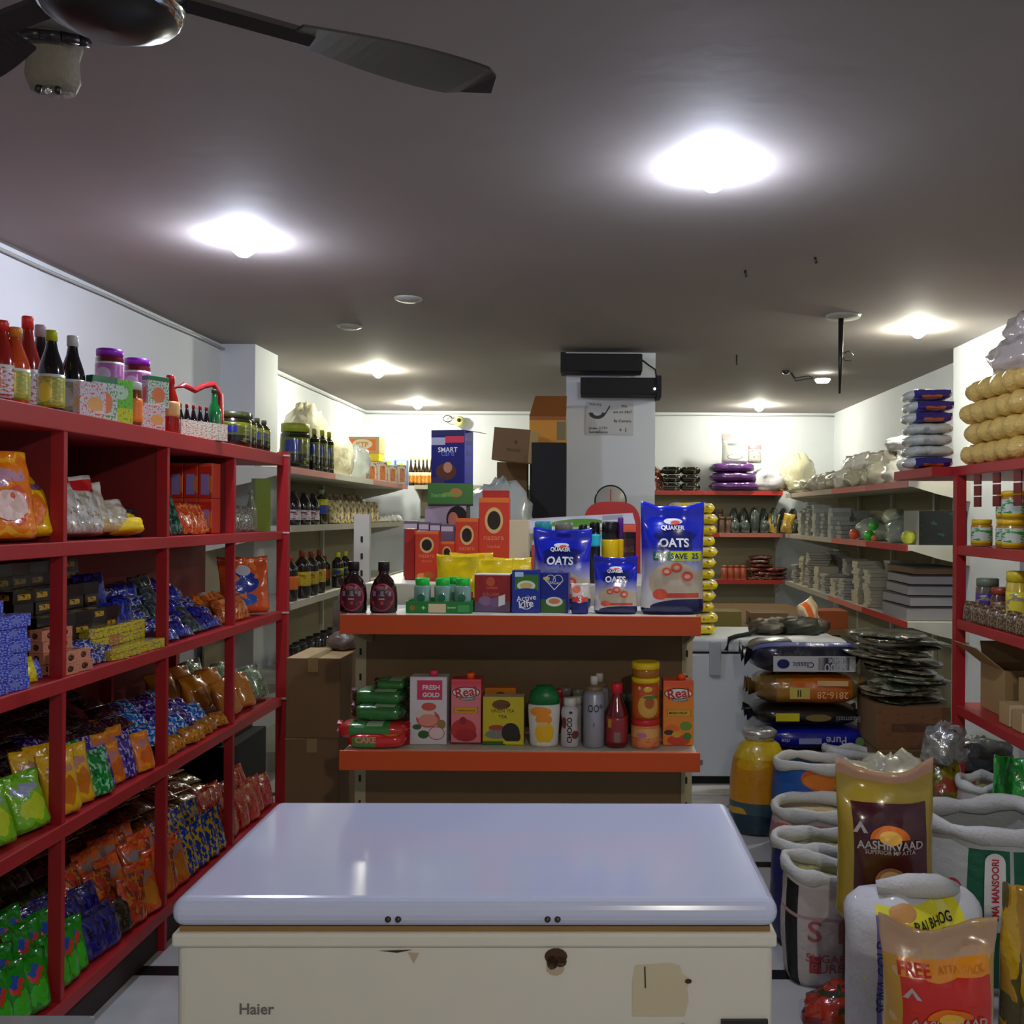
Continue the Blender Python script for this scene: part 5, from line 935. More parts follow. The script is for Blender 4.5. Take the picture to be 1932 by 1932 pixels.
# lowest shelf
S = LZ[0]+.002
vg = brandwrap('vivid_green', C(20, 150, 16), C(60, 190, 40), C(10, 110, 20), C(30, 70, 150), rough=.15)
vg2 = pm('vivid_green2', C(16, 140, 18), [('ell', .5, .62, .3, .10, C(200, 60, 40)), ('ell', .45, .7, .2, .06, C(30, 80, 170)), ('ell', .5, .3, .35, .2, C(60, 180, 30)), ('band', .93, 1, C(20, 110, 20))], rough=.15, coat=.8, bump=.5, warp=.4)
fill('green_pouch', 'packet', 'vivid green snack pouches on the lowest shelf', [('vivid green snack pouch with a red mark, front rows of the lowest shelf', P('green_pouch', .10, .17, .055, vg2, 31, 'upright', wr=.16))], spots_run(S, 2.28, 3.02, 10, [(-1.62, 0, 16), (-1.70, .02, 20), (-1.78, .04, 24)], seed=31, ja=6))
fill('dark_green_packet', 'packet', 'dull packets at the rear of the lowest shelf', [('dull dark green packet at the rear of the lowest shelf', P('dark_green_packet', .12, .14, .05, wrap('dullgreen', C(26, 54, 20), C(12, 26, 12), C(70, 70, 30)), 32)), ('dull brown packet at the rear of the lowest shelf', P('dark_green_packet', .12, .14, .05, wrap('dullbrown', C(60, 34, 18), C(30, 16, 10), C(90, 70, 50)), 33))],
     spots_run(S, 2.3, 3.3, 10, [(-1.86, .06, 40), (-1.93, .12, 45), (-2.0, .17, 50), (-2.07, .22, 50)], seed=32), order=[0, 0, 0, 1, 0, 0, 1, 1])
fill('navy_packet', 'packet', 'navy foil packets on the lowest shelf', [('navy blue foil packet beside the green pouches, lowest shelf', P('navy_packet', .12, .15, .06, wrap('navy_foil', C(20, 14, 110), C(10, 8, 40), C(50, 50, 120)), 34, 'upright')), ('dark brown pouch beside the navy packets, lowest shelf', P('navy_packet', .10, .12, .06, wrap('brn_dk', C(50, 36, 26), C(90, 76, 56), C(26, 18, 14)), 35, 'upright'))],
     spots_run(S, 3.03, 3.30, 3, [(-1.62, 0, 15), (-1.72, .02, 18), (-1.80, .02, 18)], seed=33), order=[0, 0, 1, 0, 0, 0])
fill('orange_pouch', 'packet', 'orange crisp pouches on the lowest shelf', [('orange and grey crisp pouch in the middle of the lowest shelf', P('orange_pouch', .13, .19, .06, brandwrap('or_grey', C(220, 96, 16), C(210, 130, 30), C(206, 60, 20), C(150, 130, 130)), 36, 'upright', ears=.04)), ('red orange crisp pouch in the middle of the lowest shelf', P('orange_pouch', .13, .17, .06, wrap('redorg', C(206, 60, 24), C(214, 130, 30), C(120, 60, 60)), 37, 'upright'))],
     spots_run(S, 3.28, 3.74, 5, [(-1.615, 0, 14), (-1.71, .02, 18), (-1.80, .04, 20)], seed=34), order=[1, 0, 0, 1, 0])
fill('yellow_blue_pouch', 'packet', 'blue and yellow pouches on the lowest shelf', [('blue and yellow patterned pouch past the orange pouches, lowest shelf', P('yellow_blue_pouch', .12, .18, .06, pm('bluyel', C(16, 60, 170), [('noise', 7, .52, C(214, 180, 30))], rough=.2, coat=.6, bump=.4), 38, 'upright', ears=.05))], spots_run(S, 3.74, 4.1, 4, [(-1.615, 0, 14), (-1.71, .03, 16)], seed=35))
fill('red_pouch', 'packet', 'red and pink pouches at the end of the lowest shelf', [('red snack pouch at the far end of the lowest shelf', P('red_pouch', .12, .18, .06, wrap('redsn', C(190, 40, 30), C(200, 110, 40), C(150, 20, 30)), 39, 'upright')), ('pink snack pouch at the far end of the lowest shelf', P('red_pouch', .11, .16, .06, wrap('pinksn', C(170, 40, 90), C(200, 120, 60), C(190, 60, 40)), 40, 'upright'))], spots_run(S, 4.1, 4.72, 6, [(-1.615, 0, 14), (-1.71, .03, 16)], seed=36), order=[0, 1, 0, 0])
fill('brown_packet', 'packet', 'dull orange and brown packets behind the front rows', [('dull orange flat packet in the rear pile of the lowest shelf', P('brown_packet', .15, .12, .04, wrap('dullor', C(120, 54, 20), C(80, 30, 14), C(140, 90, 40)), 41)), ('olive yellow flat packet in the rear pile of the lowest shelf', P('brown_packet', .15, .12, .04, wrap('oliveye', C(110, 96, 30), C(80, 60, 20), C(120, 50, 30)), 42))],
     spots_run(S, 3.3, 4.6, 9, [(-1.86, .10, 74), (-1.92, .15, 74), (-1.99, .20, 74), (-2.06, .25, 74)], seed=37, jz=.01)+spots_run(S, 3.3, 4.6, 8, [(-1.88, .0, 30)], seed=38), order=[0, 0, 1, 0, 0])

fill('dark_packet', 'packet', 'dark packets behind the snack pouches, second shelf', [('dull olive and black packet heaped behind the lime pouches, second shelf', P('dark_packet2', .13, .12, .05, tan, 44, wr=.2)), ('near black green packet heaped behind the lime pouches, second shelf', P('dark_packet3', .13, .12, .05, dkg, 45, wr=.2))], spots_run(LZ[1]+.002, 2.3, 2.8, 5, [(-1.92, .15, 60), (-2.0, .2, 60), (-2.07, .25, 60)], seed=51), order=[0, 1, 1])
# dark boxes stored on the floor behind the end of the red shelving
carton('storage_carton', 'black plastic crate on the floor behind the red end post', 'box', (-2.12, 5.15, 0), .5, .5, .40, blk, blk); carton('storage_carton', 'dark brown carton resting on the black crate behind the red end post', 'box', (-2.15, 5.15, .401), .42, .44, .30, mat('dkcarton', C(60, 44, 30), .7), mat('dkcarton', C(60, 44, 30), .7))
# ---------------------------------------------------------------- goods along the left wall shelving and the back wall
GX = -1.9
def at_x(pxx, X): return X*F/(pxx-CX)       # depth at which a line of sight meets the plane x = X
oily = pm('oil_yellow_label', C(90, 96, 20), [('band', 0, .38, C(20, 24, 20)), ('rect', .44, .6, .45, .8, C(30, 50, 140)), ('noise', 5, .58, C(130, 140, 30))], rough=.2, bump=0)
S = 1.912
for lab, x, X, r, yt, k in (('widest dark oil canister on the top cream shelf', 556, -2.08, .10, 803, 'jar'), ('oil bottle with blue label, first beside the wide canister', 592, -1.98, .038, 812, 'water'), ('oil bottle with blue label, second beside the wide canister', 607, -1.98, .038, 815, 'water'), ('oil bottle with blue label, third beside the wide canister', 620, -1.98, .036, 818, 'water')):
    D = at_x(x, X); bottle('oil_canister' if k == 'jar' else 'oil_bottle', lab, 'canister' if k == 'jar' else 'bottle', (X, D, S), r, pz(yt, D)-S, k, oil, mat('cap_yg', C(150, 160, 40), .35), oily, (.1, .78), n=18, group=None if k == 'jar' else 'oil bottles on the top cream shelf')
plas = mat('plastic_pale', C(196, 190, 160), .25, coat=.6, bump=.7, bscale=18); plasg = mat('plastic_grey', C(178, 184, 178), .22, coat=.7, bump=.8, bscale=14); plasw = mat('plastic_white', C(222, 222, 214), .25, coat=.5, bump=.6, bscale=16)
D = at_x(636, -2.05); blob('plastic_bag', 'pale translucent bags bundled beside the oil bottles, top cream shelf', 'bag', (-2.07, D, S), (.13, .14, .20), plas, 3)
D = at_x(604, -2.15); 
t = thing('plastic_bag', 'pale crumpled bag of cups heaped high above the oil bottles', 'bag', (-2.2, 7.2, S)); link('bag_body', blob_mesh('bag_body', .17, .2, .30, plas, 9), t)
D = 8.6; blob('plastic_bag', 'clear bulging bag next to the cartons on the top cream shelf', 'bag', (-2.08, 8.2, S), (.12, .14, .17), plasg, 14)
# cartons at the left end of back wall shelf
D = 9.3; z = S
kraft = mat('kraft', C(176, 148, 100), .7, vary=.1, bump=.1); kraftd = mat('kraft_dark', C(120, 92, 58), .75, vary=.12)
t = carton('product_carton', 'tan carton with a white oval on an orange panel near the back corner', 'box', (px(684, D), D+.1, pz(858, D)), px(719, D)-px(656, D), .25, pz(827, D)-pz(858, D), pm('ktp', C(186, 160, 112), [('rect', .1, .9, .15, .85, C(230, 110, 30)), ('ell', .5, .55, .3, .3, C(228, 214, 190))], bump=0, rough=.6), kraft)
letter(t, 'KTP', 0, .085, .12, flat_xz(-.127), mat('print_gold', C(206, 150, 60), .5), bold=.03)
t = carton('product_carton', 'bright yellow carton under the tan one with the oval', 'box', (px(686, D), D+.1, pz(872, D)), px(716, D)-px(658, D), .24, pz(858.2, D)-pz(872, D), mat('crt_yel', C(226, 200, 20), .5), mat('crt_yel', C(226, 200, 20), .5))
t = carton('product_carton', 'kraft carton carrying the yellow one near the back corner', 'box', (px(680, D), D+.1, S), px(704, D)-px(652, D), .24, pz(872.2, D)-S, kraft, kraft)
for i in range(4):
    DD = 8.5+.25*i; carton('slim_pack', 'slim pale and orange pack in the row before the kraft carton', 'box', (-2.02+.04*i, DD, S), .10, .06, .17+.02*(i % 2), pm('slimp', C(206, 196, 180), [('rect', .2, .8, .1, .8, C(206, 120, 60)), ('noise', 6, .6, C(120, 90, 70))], bump=0), rz=R(50), group='slim packs at the back corner')
D = 9.86
t = carton('purple_carton', 'dark purple carton with a white flower mark near the back corner', 'box', (px(697, D-.2), D+.02, S), px(713, D-.2)-px(680, D-.2), .12, pz(864, D)-S, pm('purpc', C(50, 26, 90), [('ell', .55, .5, .14, .2, C(170, 160, 210)), ('band', 0, .4, C(150, 70, 50))], bump=0), mat('purpc_s', C(40, 20, 70), .5))
blc = pm('blue_carton', C(70, 150, 220), [('band', .0, .45, C(40, 110, 190)), ('band', .6, .98, C(190, 215, 230)), ('ell', .5, .75, .2, .16, C(200, 214, 40))], bump=0, rough=.4)
for k, (a, b, yt, zb, lab) in enumerate(((719, 742, 893, S, 'light blue carton at the bottom left of the blue group'), (719, 742, 870, None, 'light blue carton stacked on another, back shelf'), (745, 765, 870, S, 'tall light blue carton beside the syrup bottles'))):
    zb_ = zb or pz(893, D); carton('blue_carton', lab, 'box', (px((a+b)/2, D), D+.1, zb_+.001*(k == 1)), px(b, D)-px(a, D)-.004, .1, pz(yt, D)-zb_, blc, mat('blc_s', C(50, 120, 190), .4))
syl = pm('syrup_lab', C(206, 160, 70), [('noise', 8, .5, C(190, 110, 40)), ('band', .7, 1, C(220, 200, 170))], bump=0)
for i in range(6):
    bottle('syrup_bottle', 'brown syrup bottle with a yellow cap in the back wall row', 'bottle', (px(772+7.6*i, D), D+.08+.02*(i % 2), 1.921), .024, pz(866, D)-1.921, 'beer', mat('brown_gl', C(50, 34, 20), .12, coat=.6), mat('cap_lime', C(214, 214, 20), .35), syl, (.08, .48), n=12, group='brown syrup bottles on the back shelf')
# second cream shelf
S = 1.542
colal = pm('cola_lab', C(200, 194, 196), [('noise', 6, .56, C(130, 60, 70))], bump=0); cola = mat('cola', C(22, 12, 12), .12, coat=.6)
for x, X, r, yt in ((553, -2.0, .05, 930), (573, -2.0, .05, 932), (590, -2.0, .048, 934)):
    D = at_x(x, X); bottle('cola_bottle', 'dark cola bottle with a white label, row on the second cream shelf', 'bottle', (X, D, S), r, pz(yt, D)-S, 'cola', cola, mat('cap_dk', C(30, 20, 20), .4), colal, (.15, .45), n=16, group='cola bottles on the second cream shelf')
D = at_x(606, -2.0); bottle('oil_bottle', 'tall oil bottle with yellow neck and blue label beside the cola', 'bottle', (-2.0, D, S), .045, pz(927, D)-S, 'water', oil, mat('cap_pale', C(120, 140, 120), .4), pm('oil_l2', C(34, 70, 160), [('band', .6, 1, C(206, 200, 30))], bump=0), (.3, .72), n=16)
crp = wrap('cream_pack', C(206, 190, 130), C(190, 170, 90), C(110, 90, 110), 5, rough=.4, coat=.2)
rs = random.Random(3)
fill('cream_packet', 'packet', 'cream packets on the second cream shelf', [('cream coloured packet in the row past the oil bottle', P('cream_packet', .15, .18, .08, crp, 3, 'upright')), ('brown bagged item behind the cream packets', P('cream_packet', .16, .24, .1, wrap('brown_dull', C(110, 84, 54), C(80, 60, 40)), 4, 'upright'))],
     [(-1.98-.13*j, 7.25+.2*i, S, (R(-8), 0, R(55+rs.uniform(-9, 9)))) for j in range(2) for i in range(7)], order=[0]*7+[1]*7)
fill('white_packet', 'packet', 'small white packets at the far end', [('small crumpled white packet at the far end of the second cream shelf', P('white_packet', .14, .10, .08, plasw, 5))], [(-1.98+.02*i, 8.7+.16*i, S, (R(-60), 0, R(50+15*i))) for i in range(5)])
for i in range(3): carton('white_box', 'white box with dark lid on the middle back shelf, by the box tower', 'box', (px(800+22*i, 9.95), 10.05, 1.502), .10, .1, .10+.02*i, pm('wlid', C(190, 190, 186), [('band', .7, 1, C(70, 80, 60))], bump=0), group='small boxes on the middle back shelf')
# third: drinks
S = 1.052
dl = pm('drink_lab', C(190, 160, 30), [('noise', 6, .6, C(140, 100, 20))], bump=0); ol = mat('orange_lab', C(200, 90, 20), .4)
for i, (x, X, r, yt, m_) in enumerate(((548, -1.97, .05, 1052, ol), (571, -1.97, .055, 1042, dl), (588, -1.97, .05, 1044, dl), (603, -1.97, .045, 1040, dl), (612, -2.12, .05, 1052, ol), (638, -1.97, .045, 1045, oily), (652, -1.97, .045, 1043, oily))):
    D = at_x(x, X); bottle('drink_bottle', ['squat dark bottle with an orange label by the red end post', 'dark drink bottle with a yellow label on the third cream shelf', 'dark drink bottle with a yellow label on the third cream shelf', 'dark drink bottle with a yellow label on the third cream shelf', 'dark bottle with an orange label behind the yellow labelled ones', 'dark oil bottle with a yellow cap beside the metal post', 'dark oil bottle with a yellow cap beside the metal post'][i], 'bottle',
       (X, D, S), r, pz(yt, D)-S, 'water', mat('dk_drink', C(30, 18, 14), .1, coat=.7), [mat('cap_dkor', C(150, 60, 30), .4), mat('cap_lime', C(214, 214, 20), .35)][i > 4], m_, (.25, .55), n=16, group={1: 'yellow labelled drink bottles', 2: 'yellow labelled drink bottles', 3: 'yellow labelled drink bottles', 5: 'yellow capped oil bottles by the post', 6: 'yellow capped oil bottles by the post'}.get(i))
S = .552
for i in range(8):
    D = at_x(553+13*i, -2.0); bottle('pickle_jar', 'dark jar with a pale label on the lowest cream shelf', 'jar', (-2.0, D, S), .05, .19, 'jar', mat('dk_drink', C(30, 18, 14), .1, coat=.7), mat('cap_blk', C(20, 18, 18), .4), mat('lab_dull', C(150, 130, 120), .5), (.1, .5), n=14, group='dark jars on the lowest cream shelf')
blob('plastic_bag', 'crumpled dull bag at the left foot of the upper display shelf', 'bag', (px(628, 4.6), 4.95, .95), (.09, .09, .15), mat('dullbag', C(110, 96, 84), .4, coat=.3, bump=.6), 21)
# stacked cartons on the floor by display
z = 0; D = 4.15
for i, (hh, lab) in enumerate(((.33, 'brown cardboard carton at the bottom of the floor stack'), (.33, 'brown cardboard carton in the middle of the floor stack'), (pz(1243, D-.12)-.662, 'taped brown cardboard carton on top of the floor stack'))):
    t = carton('cardboard_carton', lab, 'box', (px(606, D)+.005*i, D+.03, z), px(656, D)-px(556, D), .32, hh-.001, kraftd, kraftd, kraft, rz=R(1-i), bev=.004)
    MB().box(-.022, .022, -.161, .161, hh-.0008, hh).box(-.022, .022, -.1615, -.1605, hh-.06, hh).obj('tape', mat('tape', C(150, 128, 84), .25), t); z += hh
blob('plastic_bag', 'dull crumpled bag resting on the topmost taped carton', 'bag', (px(640, 4.2), 4.27, z), (.06, .05, .045), mat('dullbag', C(110, 96, 84), .4, coat=.3, bump=.6), 5)
# ---- things behind the centre display
D = 5.3
t = thing('work_table', 'pale work table behind the display, cluttered with bags', 'table', (px(960, D), 5.55, 0)); 
MB().box(-.55, .62, -.35, .35, 1.30, 1.34).obj('tabletop', steel, t)
for x in (-.5, .55):
    for y in (-.3, .28): MB().box(x, x+.05, y, y+.05, 0, 1.30).obj('leg', steel, t)
zt = 1.341
t = thing('filled_sack', 'large grey translucent sack bulging behind the orange red cartons', 'bag', (px(944, 5.4), 5.5, zt)); link('bag_body', blob_mesh('bag_body', .19, .17, .27, plasg, 31, amp=.15), t)
D = 5.55
carton('television_box', 'tall black box against the pillar', 'box', (px(1034, D), 5.66, zt), px(1067, D)-px(1001, D), .12, pz(834, D)-zt, blk, blk)
carton('stand_box', 'dark box under the brown carton, behind the grey sack', 'box', (px(962, 6.0), 6.2, 1.2), .2, .1, pz(872, 6.1)-1.2, kraftd, kraftd)
t = thing('storage_rack', 'dark narrow rack behind the work table carrying cartons', 'rack', (px(975, 6.2), 6.2, 0)); MB().box(-.28, .3, -.15, .2, 1.17, 1.198).obj('rack_shelf', blk, t)
for x in (-.27, .27): MB().box(x, x+.02, 0, .03, 0, 1.17).obj('leg', blk, t)
t = carton('cardboard_carton', 'tilted brown carton resting on the grey sack', 'box', (px(964, 5.75), 5.95, pz(872, 5.9)), px(1002, 5.85)-px(931, 5.85), .22, pz(810, 5.85)-pz(872, 5.85), kraftd, kraft, kraft, rot=(0, R(5), R(-10)))
fs = flat_xz(-.112); ell_print(t, .03, .12, .008, .012, fs, BLKP, 10); letter(t, 'FRAGILE', .02, .07, .09, fs, mat('kr_ink', C(70, 50, 34), .7))
t = carton('cardboard_carton', 'amber carton high up beside the pillar, top flap orange brown', 'box', (px(1031, 6.05), 6.25, pz(835, 6.1)), px(1067, 6.1)-px(998, 6.1), .25, pz(785, 6.1)-pz(835, 6.1), pm('amberc', C(206, 140, 24), [('rect', .75, 1, .1, .8, C(120, 110, 70)), ('band', .85, 1, C(150, 84, 24))], bump=0, rough=.6), kraft)
MB().add([(-.12, -.125, .17), (.12, -.125, .17), (.12, .02, .32), (-.09, .02, .32), (-.12, -.12, .172), (.12, -.12, .172), (.12, .025, .322), (-.09, .025, .322)], [(0, 1, 2, 3), (7, 6, 5, 4), (0, 4, 5, 1), (1, 5, 6, 2), (2, 6, 7, 3), (3, 7, 4, 0)]).obj('lid_flap', mat('amber_flap', C(140, 84, 30), .7), t)
MB().box(px(1003, 6.3), px(1066, 6.3), 6.1, 6.4, 1.199, pz(835.2, 6.1)).obj('shelf_block', blk, bpy.data.objects['storage_rack']).location = (-px(975, 6.2), -6.2, 0)
# red plastic chair with scale behind the oats
t = thing('plastic_chair', 'red plastic chair with rounded back in front of the pillar', 'chair', (px(1155, 4.55), 4.77, .65), R(180)); t.scale = (.85, .85, .85)
pts = [(.17*math.sin(a)*1.05 if abs(math.sin(a)) < .9 else .17*math.copysign(1.05, math.sin(a)), .19, 0) for a in ()]
V = []; n = 20
for i in range(n+1):
    a = PI*i/n; xx = -.165*math.copysign(abs(math.cos(a))**.6, math.cos(a)); zz = 1.05+.17*math.sin(a)**.7
    V += [(xx, .2, zz), (xx, .225, zz), (xx*.98, .2, .75), (xx*.98, .225, .75)]
Fc = [(4*i, 4*i+4, 4*i+6, 4*i+2) for i in range(n)]+[(4*i+3, 4*i+7, 4*i+5, 4*i+1) for i in range(n)]+[(4*i+1, 4*i+5, 4*i+4, 4*i) for i in range(n)]
redpl = mat('red_plastic', C(176, 16, 20), .35)
MB().add(V, Fc).obj('backrest', redpl, t); bevel(MB().box(-.2, .2, -.2, .22, .40, .43).obj('seat', redpl, t), .01)
for x in (-.18, .15):
    for y in (-.18, .17): MB().box(x, x+.03, y, y+.03, -.7645, .40).obj('leg', redpl, t)
for x in (-.165, .14): MB().box(x, x+.025, .2, .222, .43, .76).obj('back_post', redpl, t)
t = thing('weighing_scale', 'round dial weighing scale with a dark rim behind the red chair', 'scale', (px(1152, 5.55), 5.62, 1.341))
Mx = Matrix.Translation((0, 0, pz(945, 5.55)-1.341)) @ Matrix.Rotation(R(90), 4, 'X')
MB().lathe([(0, 0), (.088, 0), (.088, .03), (0, .03)], 30).xf(Mx).obj('dial_face', mat('dial', C(168, 162, 150), .4), t)
MB().tube([(.09*math.cos(a), -.02, .09*math.sin(a)+pz(945, 5.55)-1.341) for a in [2*PI*i/32 for i in range(33)]], .008, 6).obj('dial_rim', blk, t)
MB().box(-.003, .003, -.033, -.031, pz(945, 5.55)-1.341, pz(945, 5.55)-1.341+.07).obj('pointer', redpl, t); MB().box(-.09, .09, -.02, .05, 0, pz(945, 5.55)-1.341-.06).obj('scale_body', redpl, t)
# dark pouches on the table edge
fill('dark_pouch', 'packet', 'dark glossy pouches on the work table', [('dark brown glossy pouch lying on the work table behind the cartons', P('dark_pouch', .13, .12, .05, choc, 51, wr=.2))], [(px(1000+16*i, 5.25), 5.27+.04*(i % 2), zt+.012*(i % 3), (R(-70), 0, R(20*i))) for i in range(9)])
# ---- column of yellow-white packets hanging at the right of the big oats pouch
yw = pm('yellow_white', C(216, 206, 180), [('noise', 4, .52, C(236, 214, 20)), ('band', .7, 1, C(238, 216, 20)), ('noise', 9, .64, C(190, 120, 70))], rough=.25, coat=.5)
ywm = lying_mesh('stacked_packet', .30, .26, .070, yw, 3, nu=14, nv=12, wr=.1)
fill('stacked_packet', 'packet', 'yellow and white packets in one tall stack', [('yellow and white packet in the tall stack right of the largest oats pouch', ywm)], [(px(1310, 5.8)+.012*math.sin(i*2.1), 5.9, .886+.068*i, (0, 0, R(6*math.sin(i*1.7)))) for i in range(12)])
# ---- back wall right shelf
S = 1.882; D = 9.86
fill('black_packet', 'packet', 'black and yellow packets on the back wall shelf', [('black packet with yellow patch, two high on the top back shelf', lying_mesh('black_packet', .22, .18, .085, pm('blkyel', C(26, 22, 12), [('rect', .15, .55, .0, .45, C(196, 186, 20)), ('rect', .7, .95, .3, .5, C(170, 160, 110)), ('noise', 5, .62, C(120, 130, 110))], rough=.25, coat=.5), 2, nu=12, nv=10))], [(px(1268+36*i, D), D+.12, S+.087*l, (0, 0, 0)) for i in range(2) for l in range(3)])
fill('red_foil_packet', 'packet', 'red and gold foil packets by the pillar', [('red and gold foil packet beside the pillar edge, top back shelf', P('red_foil_packet', .12, .12, .06, wrap('redgold', C(130, 40, 30), C(190, 170, 140), C(60, 60, 30)), 3))], [(px(1242, D)+.03, D+.08, S+.06*i, (R(-50), 0, R(20*i))) for i in range(4)])
pbm = pm('purple_bag', C(84, 44, 104), [('ell', .75, .28, .16, .16, C(236, 200, 20)), ('ell', .3, .3, .1, .08, C(160, 110, 180))], rough=.2, coat=.6, bump=.4)
for i in range(3):
    t = thing('lying_sack', ['bottom purple bag of the stack of three', 'middle purple bag of the stack of three', 'top purple bag of the stack of three, with a yellow patch'][i], 'bag', (px(1388-2*i, 9.8), 9.97, S+.098*i), R(3*i)); link('bag_body', lying_mesh('bag_body', .54-.03*i, .3, .104, pbm if i == 2 else mat('purple_plain', C(84, 44, 104), .2, coat=.6, bump=.4, bscale=20), i*3+1, wr=.1), t)
z = S+.295
for lab, xa, xb, yt, m_, rzz in (('silver white pouch with a yellow patch standing on the purple bags', 1362, 1412, 815, pm('silverp', C(200, 200, 196), [('ell', .22, .85, .16, .1, C(230, 220, 20)), ('ell', .5, .2, .3, .1, C(130, 140, 150)), ('ell', .5, .21, .26, .07, C(205, 205, 200)), ('ell', .4, .62, .2, .05, C(120, 130, 120)), ('band', .75, 1, C(160, 150, 150))], rough=.25, coat=.5), -6), ('smaller grey pink pouch beside the silver pouch on the purple bags', 1411, 1438, 828, pm('silverp2', C(170, 166, 164), [('band', .6, .8, C(190, 110, 120)), ('noise', 6, .6, C(120, 120, 116))], rough=.25, coat=.5), 12)):
    t = thing('standing_pouch', lab, 'packet', (px((xa+xb)/2, 9.85), 9.9, z), R(rzz)); Bag(px(xb, 9.85)-px(xa, 9.85), pz(yt, 9.85)-z, .08, 5, 'upright', .1, .05).mb(12, 16).obj('bag_body', m_, t)
blob('plastic_bag', 'white plastic bag slumped beside the purple bags', 'bag', (px(1452, D), D+.12, S), (.17, .14, .14), mat('wbag', C(200, 198, 204), .3, coat=.4, bump=.5), 7)
blob('plastic_bag', 'pale yellowish bag peaking high at the corner of the back shelf', 'bag', (px(1508, D), D+.1, S), (.17, .15, .22), plas, 11)
fill('gold_packet', 'packet', 'small gold packets along the shelf lip', [('small gold packet on the lip of the back shelf', P('gold_packet', .12, .09, .05, wrap('goldp', C(176, 130, 60), C(206, 180, 130), C(120, 80, 40)), 6))], [(px(1450+16*i, D), D+.03, S, (R(-70), 0, R(30*i))) for i in range(5)])
S = 1.442
for i in range(5): bottle('storage_jar', 'brown topped clear jar on the middle back shelf', 'jar', (px(1348+13*(i % 3), D)+.01, D+.06+.1*(i//3), S), .033, .17 if i < 3 else .25, 'jar', mat('jar_br', C(110, 84, 66), .25, coat=.4), mat('cap_brn', C(120, 90, 74), .4), n=12, group='brown jars on the middle back shelf')
gj = mat('grey_cup', C(92, 100, 96), .2, .3, coat=.5, bump=.3)
fill('bagged_cups', 'cup pack', 'grey bagged cups on the middle back shelf', [('grey bag of stacked cups in the dark cluster, middle back shelf', blob_mesh('bagged_cups', .055, .055, .08, gj, 3, n=14)), ('tall grey bagged cup column in the dark cluster, middle back shelf', blob_mesh('bagged_cups', .05, .05, .15, gj, 8, n=14))],
     [(px(1388+19*i, D)+.01*(j), D+.06+.13*j, S, (0, 0, i)) for j in range(2) for i in range(8)], order=[0, 0, 1, 0, 1, 0, 0, 1]+[1]*8)
fill('yellow_packet', 'packet', 'amber packets at the corner of the middle shelf', [('amber packet standing at the corner of the middle back shelf', P('yellow_packet', .13, .2, .06, wrap('amb2', C(180, 140, 40), C(200, 170, 80)), 8))], [(1.86+.1*i, 9.9-.3*i, S, (R(-10), R(10), R(-30))) for i in range(2)])
S = .952
brs = lying_mesh('brown_foil_packet', .26, .2, .045, wrap('brownfoil', C(104, 44, 36), C(130, 66, 52), C(60, 24, 22), 4), 4, nu=14, nv=10, wr=.15)
fill('brown_foil_packet', 'packet', 'brown foil packets stacked on the low back shelf', [('brown shiny foil packet in the flat stack, lowest back shelf', brs)], [(px(1432, D)+.02*math.sin(i*2)+(.05*(i % 2)), D+.12, S+.042*i, (0, 0, R(8*math.sin(i)))) for i in range(6)]+[(px(1465, D), D+.1, S+.043*i, (0, 0, R(15*i))) for i in range(3)])
fill('copper_jar', 'jar', 'coppery jars on the low back shelf', [('coppery shiny jar beside the brown foil packets', MB().lathe([(0, 0), (.034, 0), (.036, .01), (.036, .12), (.03, .13), (.033, .132), (.033, .15), (0, .15)], 14).mesh('copper_jar', mat('copper', C(170, 80, 50), .25, coat=.6)))], [(px(1368+12*i, D), D+.05, S, (0, 0, 0)) for i in range(4)])
fill('mixed_packet', 'packet', 'dim mixed packets at the corner, low back shelf', [('dim olive packet at the corner of the lowest back shelf', P('mixed_packet', .14, .12, .06, wrap('dimo', C(110, 100, 60), C(150, 140, 100), C(130, 50, 40)), 9))], [(1.7+.1*(i % 3), 9.9+.08*(i//3), S+.06*(i//3), (R(-60), 0, R(25*i))) for i in range(6)])
# ---------------------------------------------------------------- right wall shelving goods
GR = 2.0
S = 1.852; rs = random.Random(8)
def rp(pxx, X): return X*F/(pxx-CX)
dusty = [mat('dusty_a', C(176, 170, 150), .35, coat=.4, bump=.7, bscale=18), mat('dusty_b', C(150, 146, 120), .35, coat=.4, bump=.7, bscale=18), mat('dusty_c', C(200, 196, 186), .3, coat=.5, bump=.7, bscale=18), mat('dusty_d', C(120, 110, 84), .4, coat=.3, bump=.7, bscale=18)]
fill('plastic_bag', 'bag', 'dusty bags heaped on the top right shelf', [('dusty tan bag in the heap on the top right wall shelf', blob_mesh('plastic_bag', .10, .12, .09, dusty[0], 1)), ('dusty olive bag in the heap on the top right wall shelf', blob_mesh('plastic_bag', .10, .12, .08, dusty[1], 2)), ('whitish bag in the heap on the top right wall shelf', blob_mesh('plastic_bag', .11, .12, .09, dusty[2], 3)), ('brownish bag in the heap on the top right wall shelf', blob_mesh('plastic_bag', .09, .11, .08, dusty[3], 4))],
     [(2.10+.17*j+rs.uniform(-.02, .02), 6.45+.31*i, S+.0*j, (0, 0, rs.uniform(0, 6))) for i in range(11) for j in range(2)], seed=5)
fill('plastic_bag', 'bag', 'second layer of bags, top right shelf', [('pale bag on the upper layer of the heap, top right shelf', blob_mesh('plastic_bag', .11, .13, .10, dusty[2], 13)), ('tan bag on the upper layer of the heap, top right shelf', blob_mesh('plastic_bag', .11, .13, .09, dusty[0], 14))],
     [(2.22, 6.5+.36*i, S+.115, (0, 0, rs.uniform(0, 6))) for i in range(5)], seed=6)
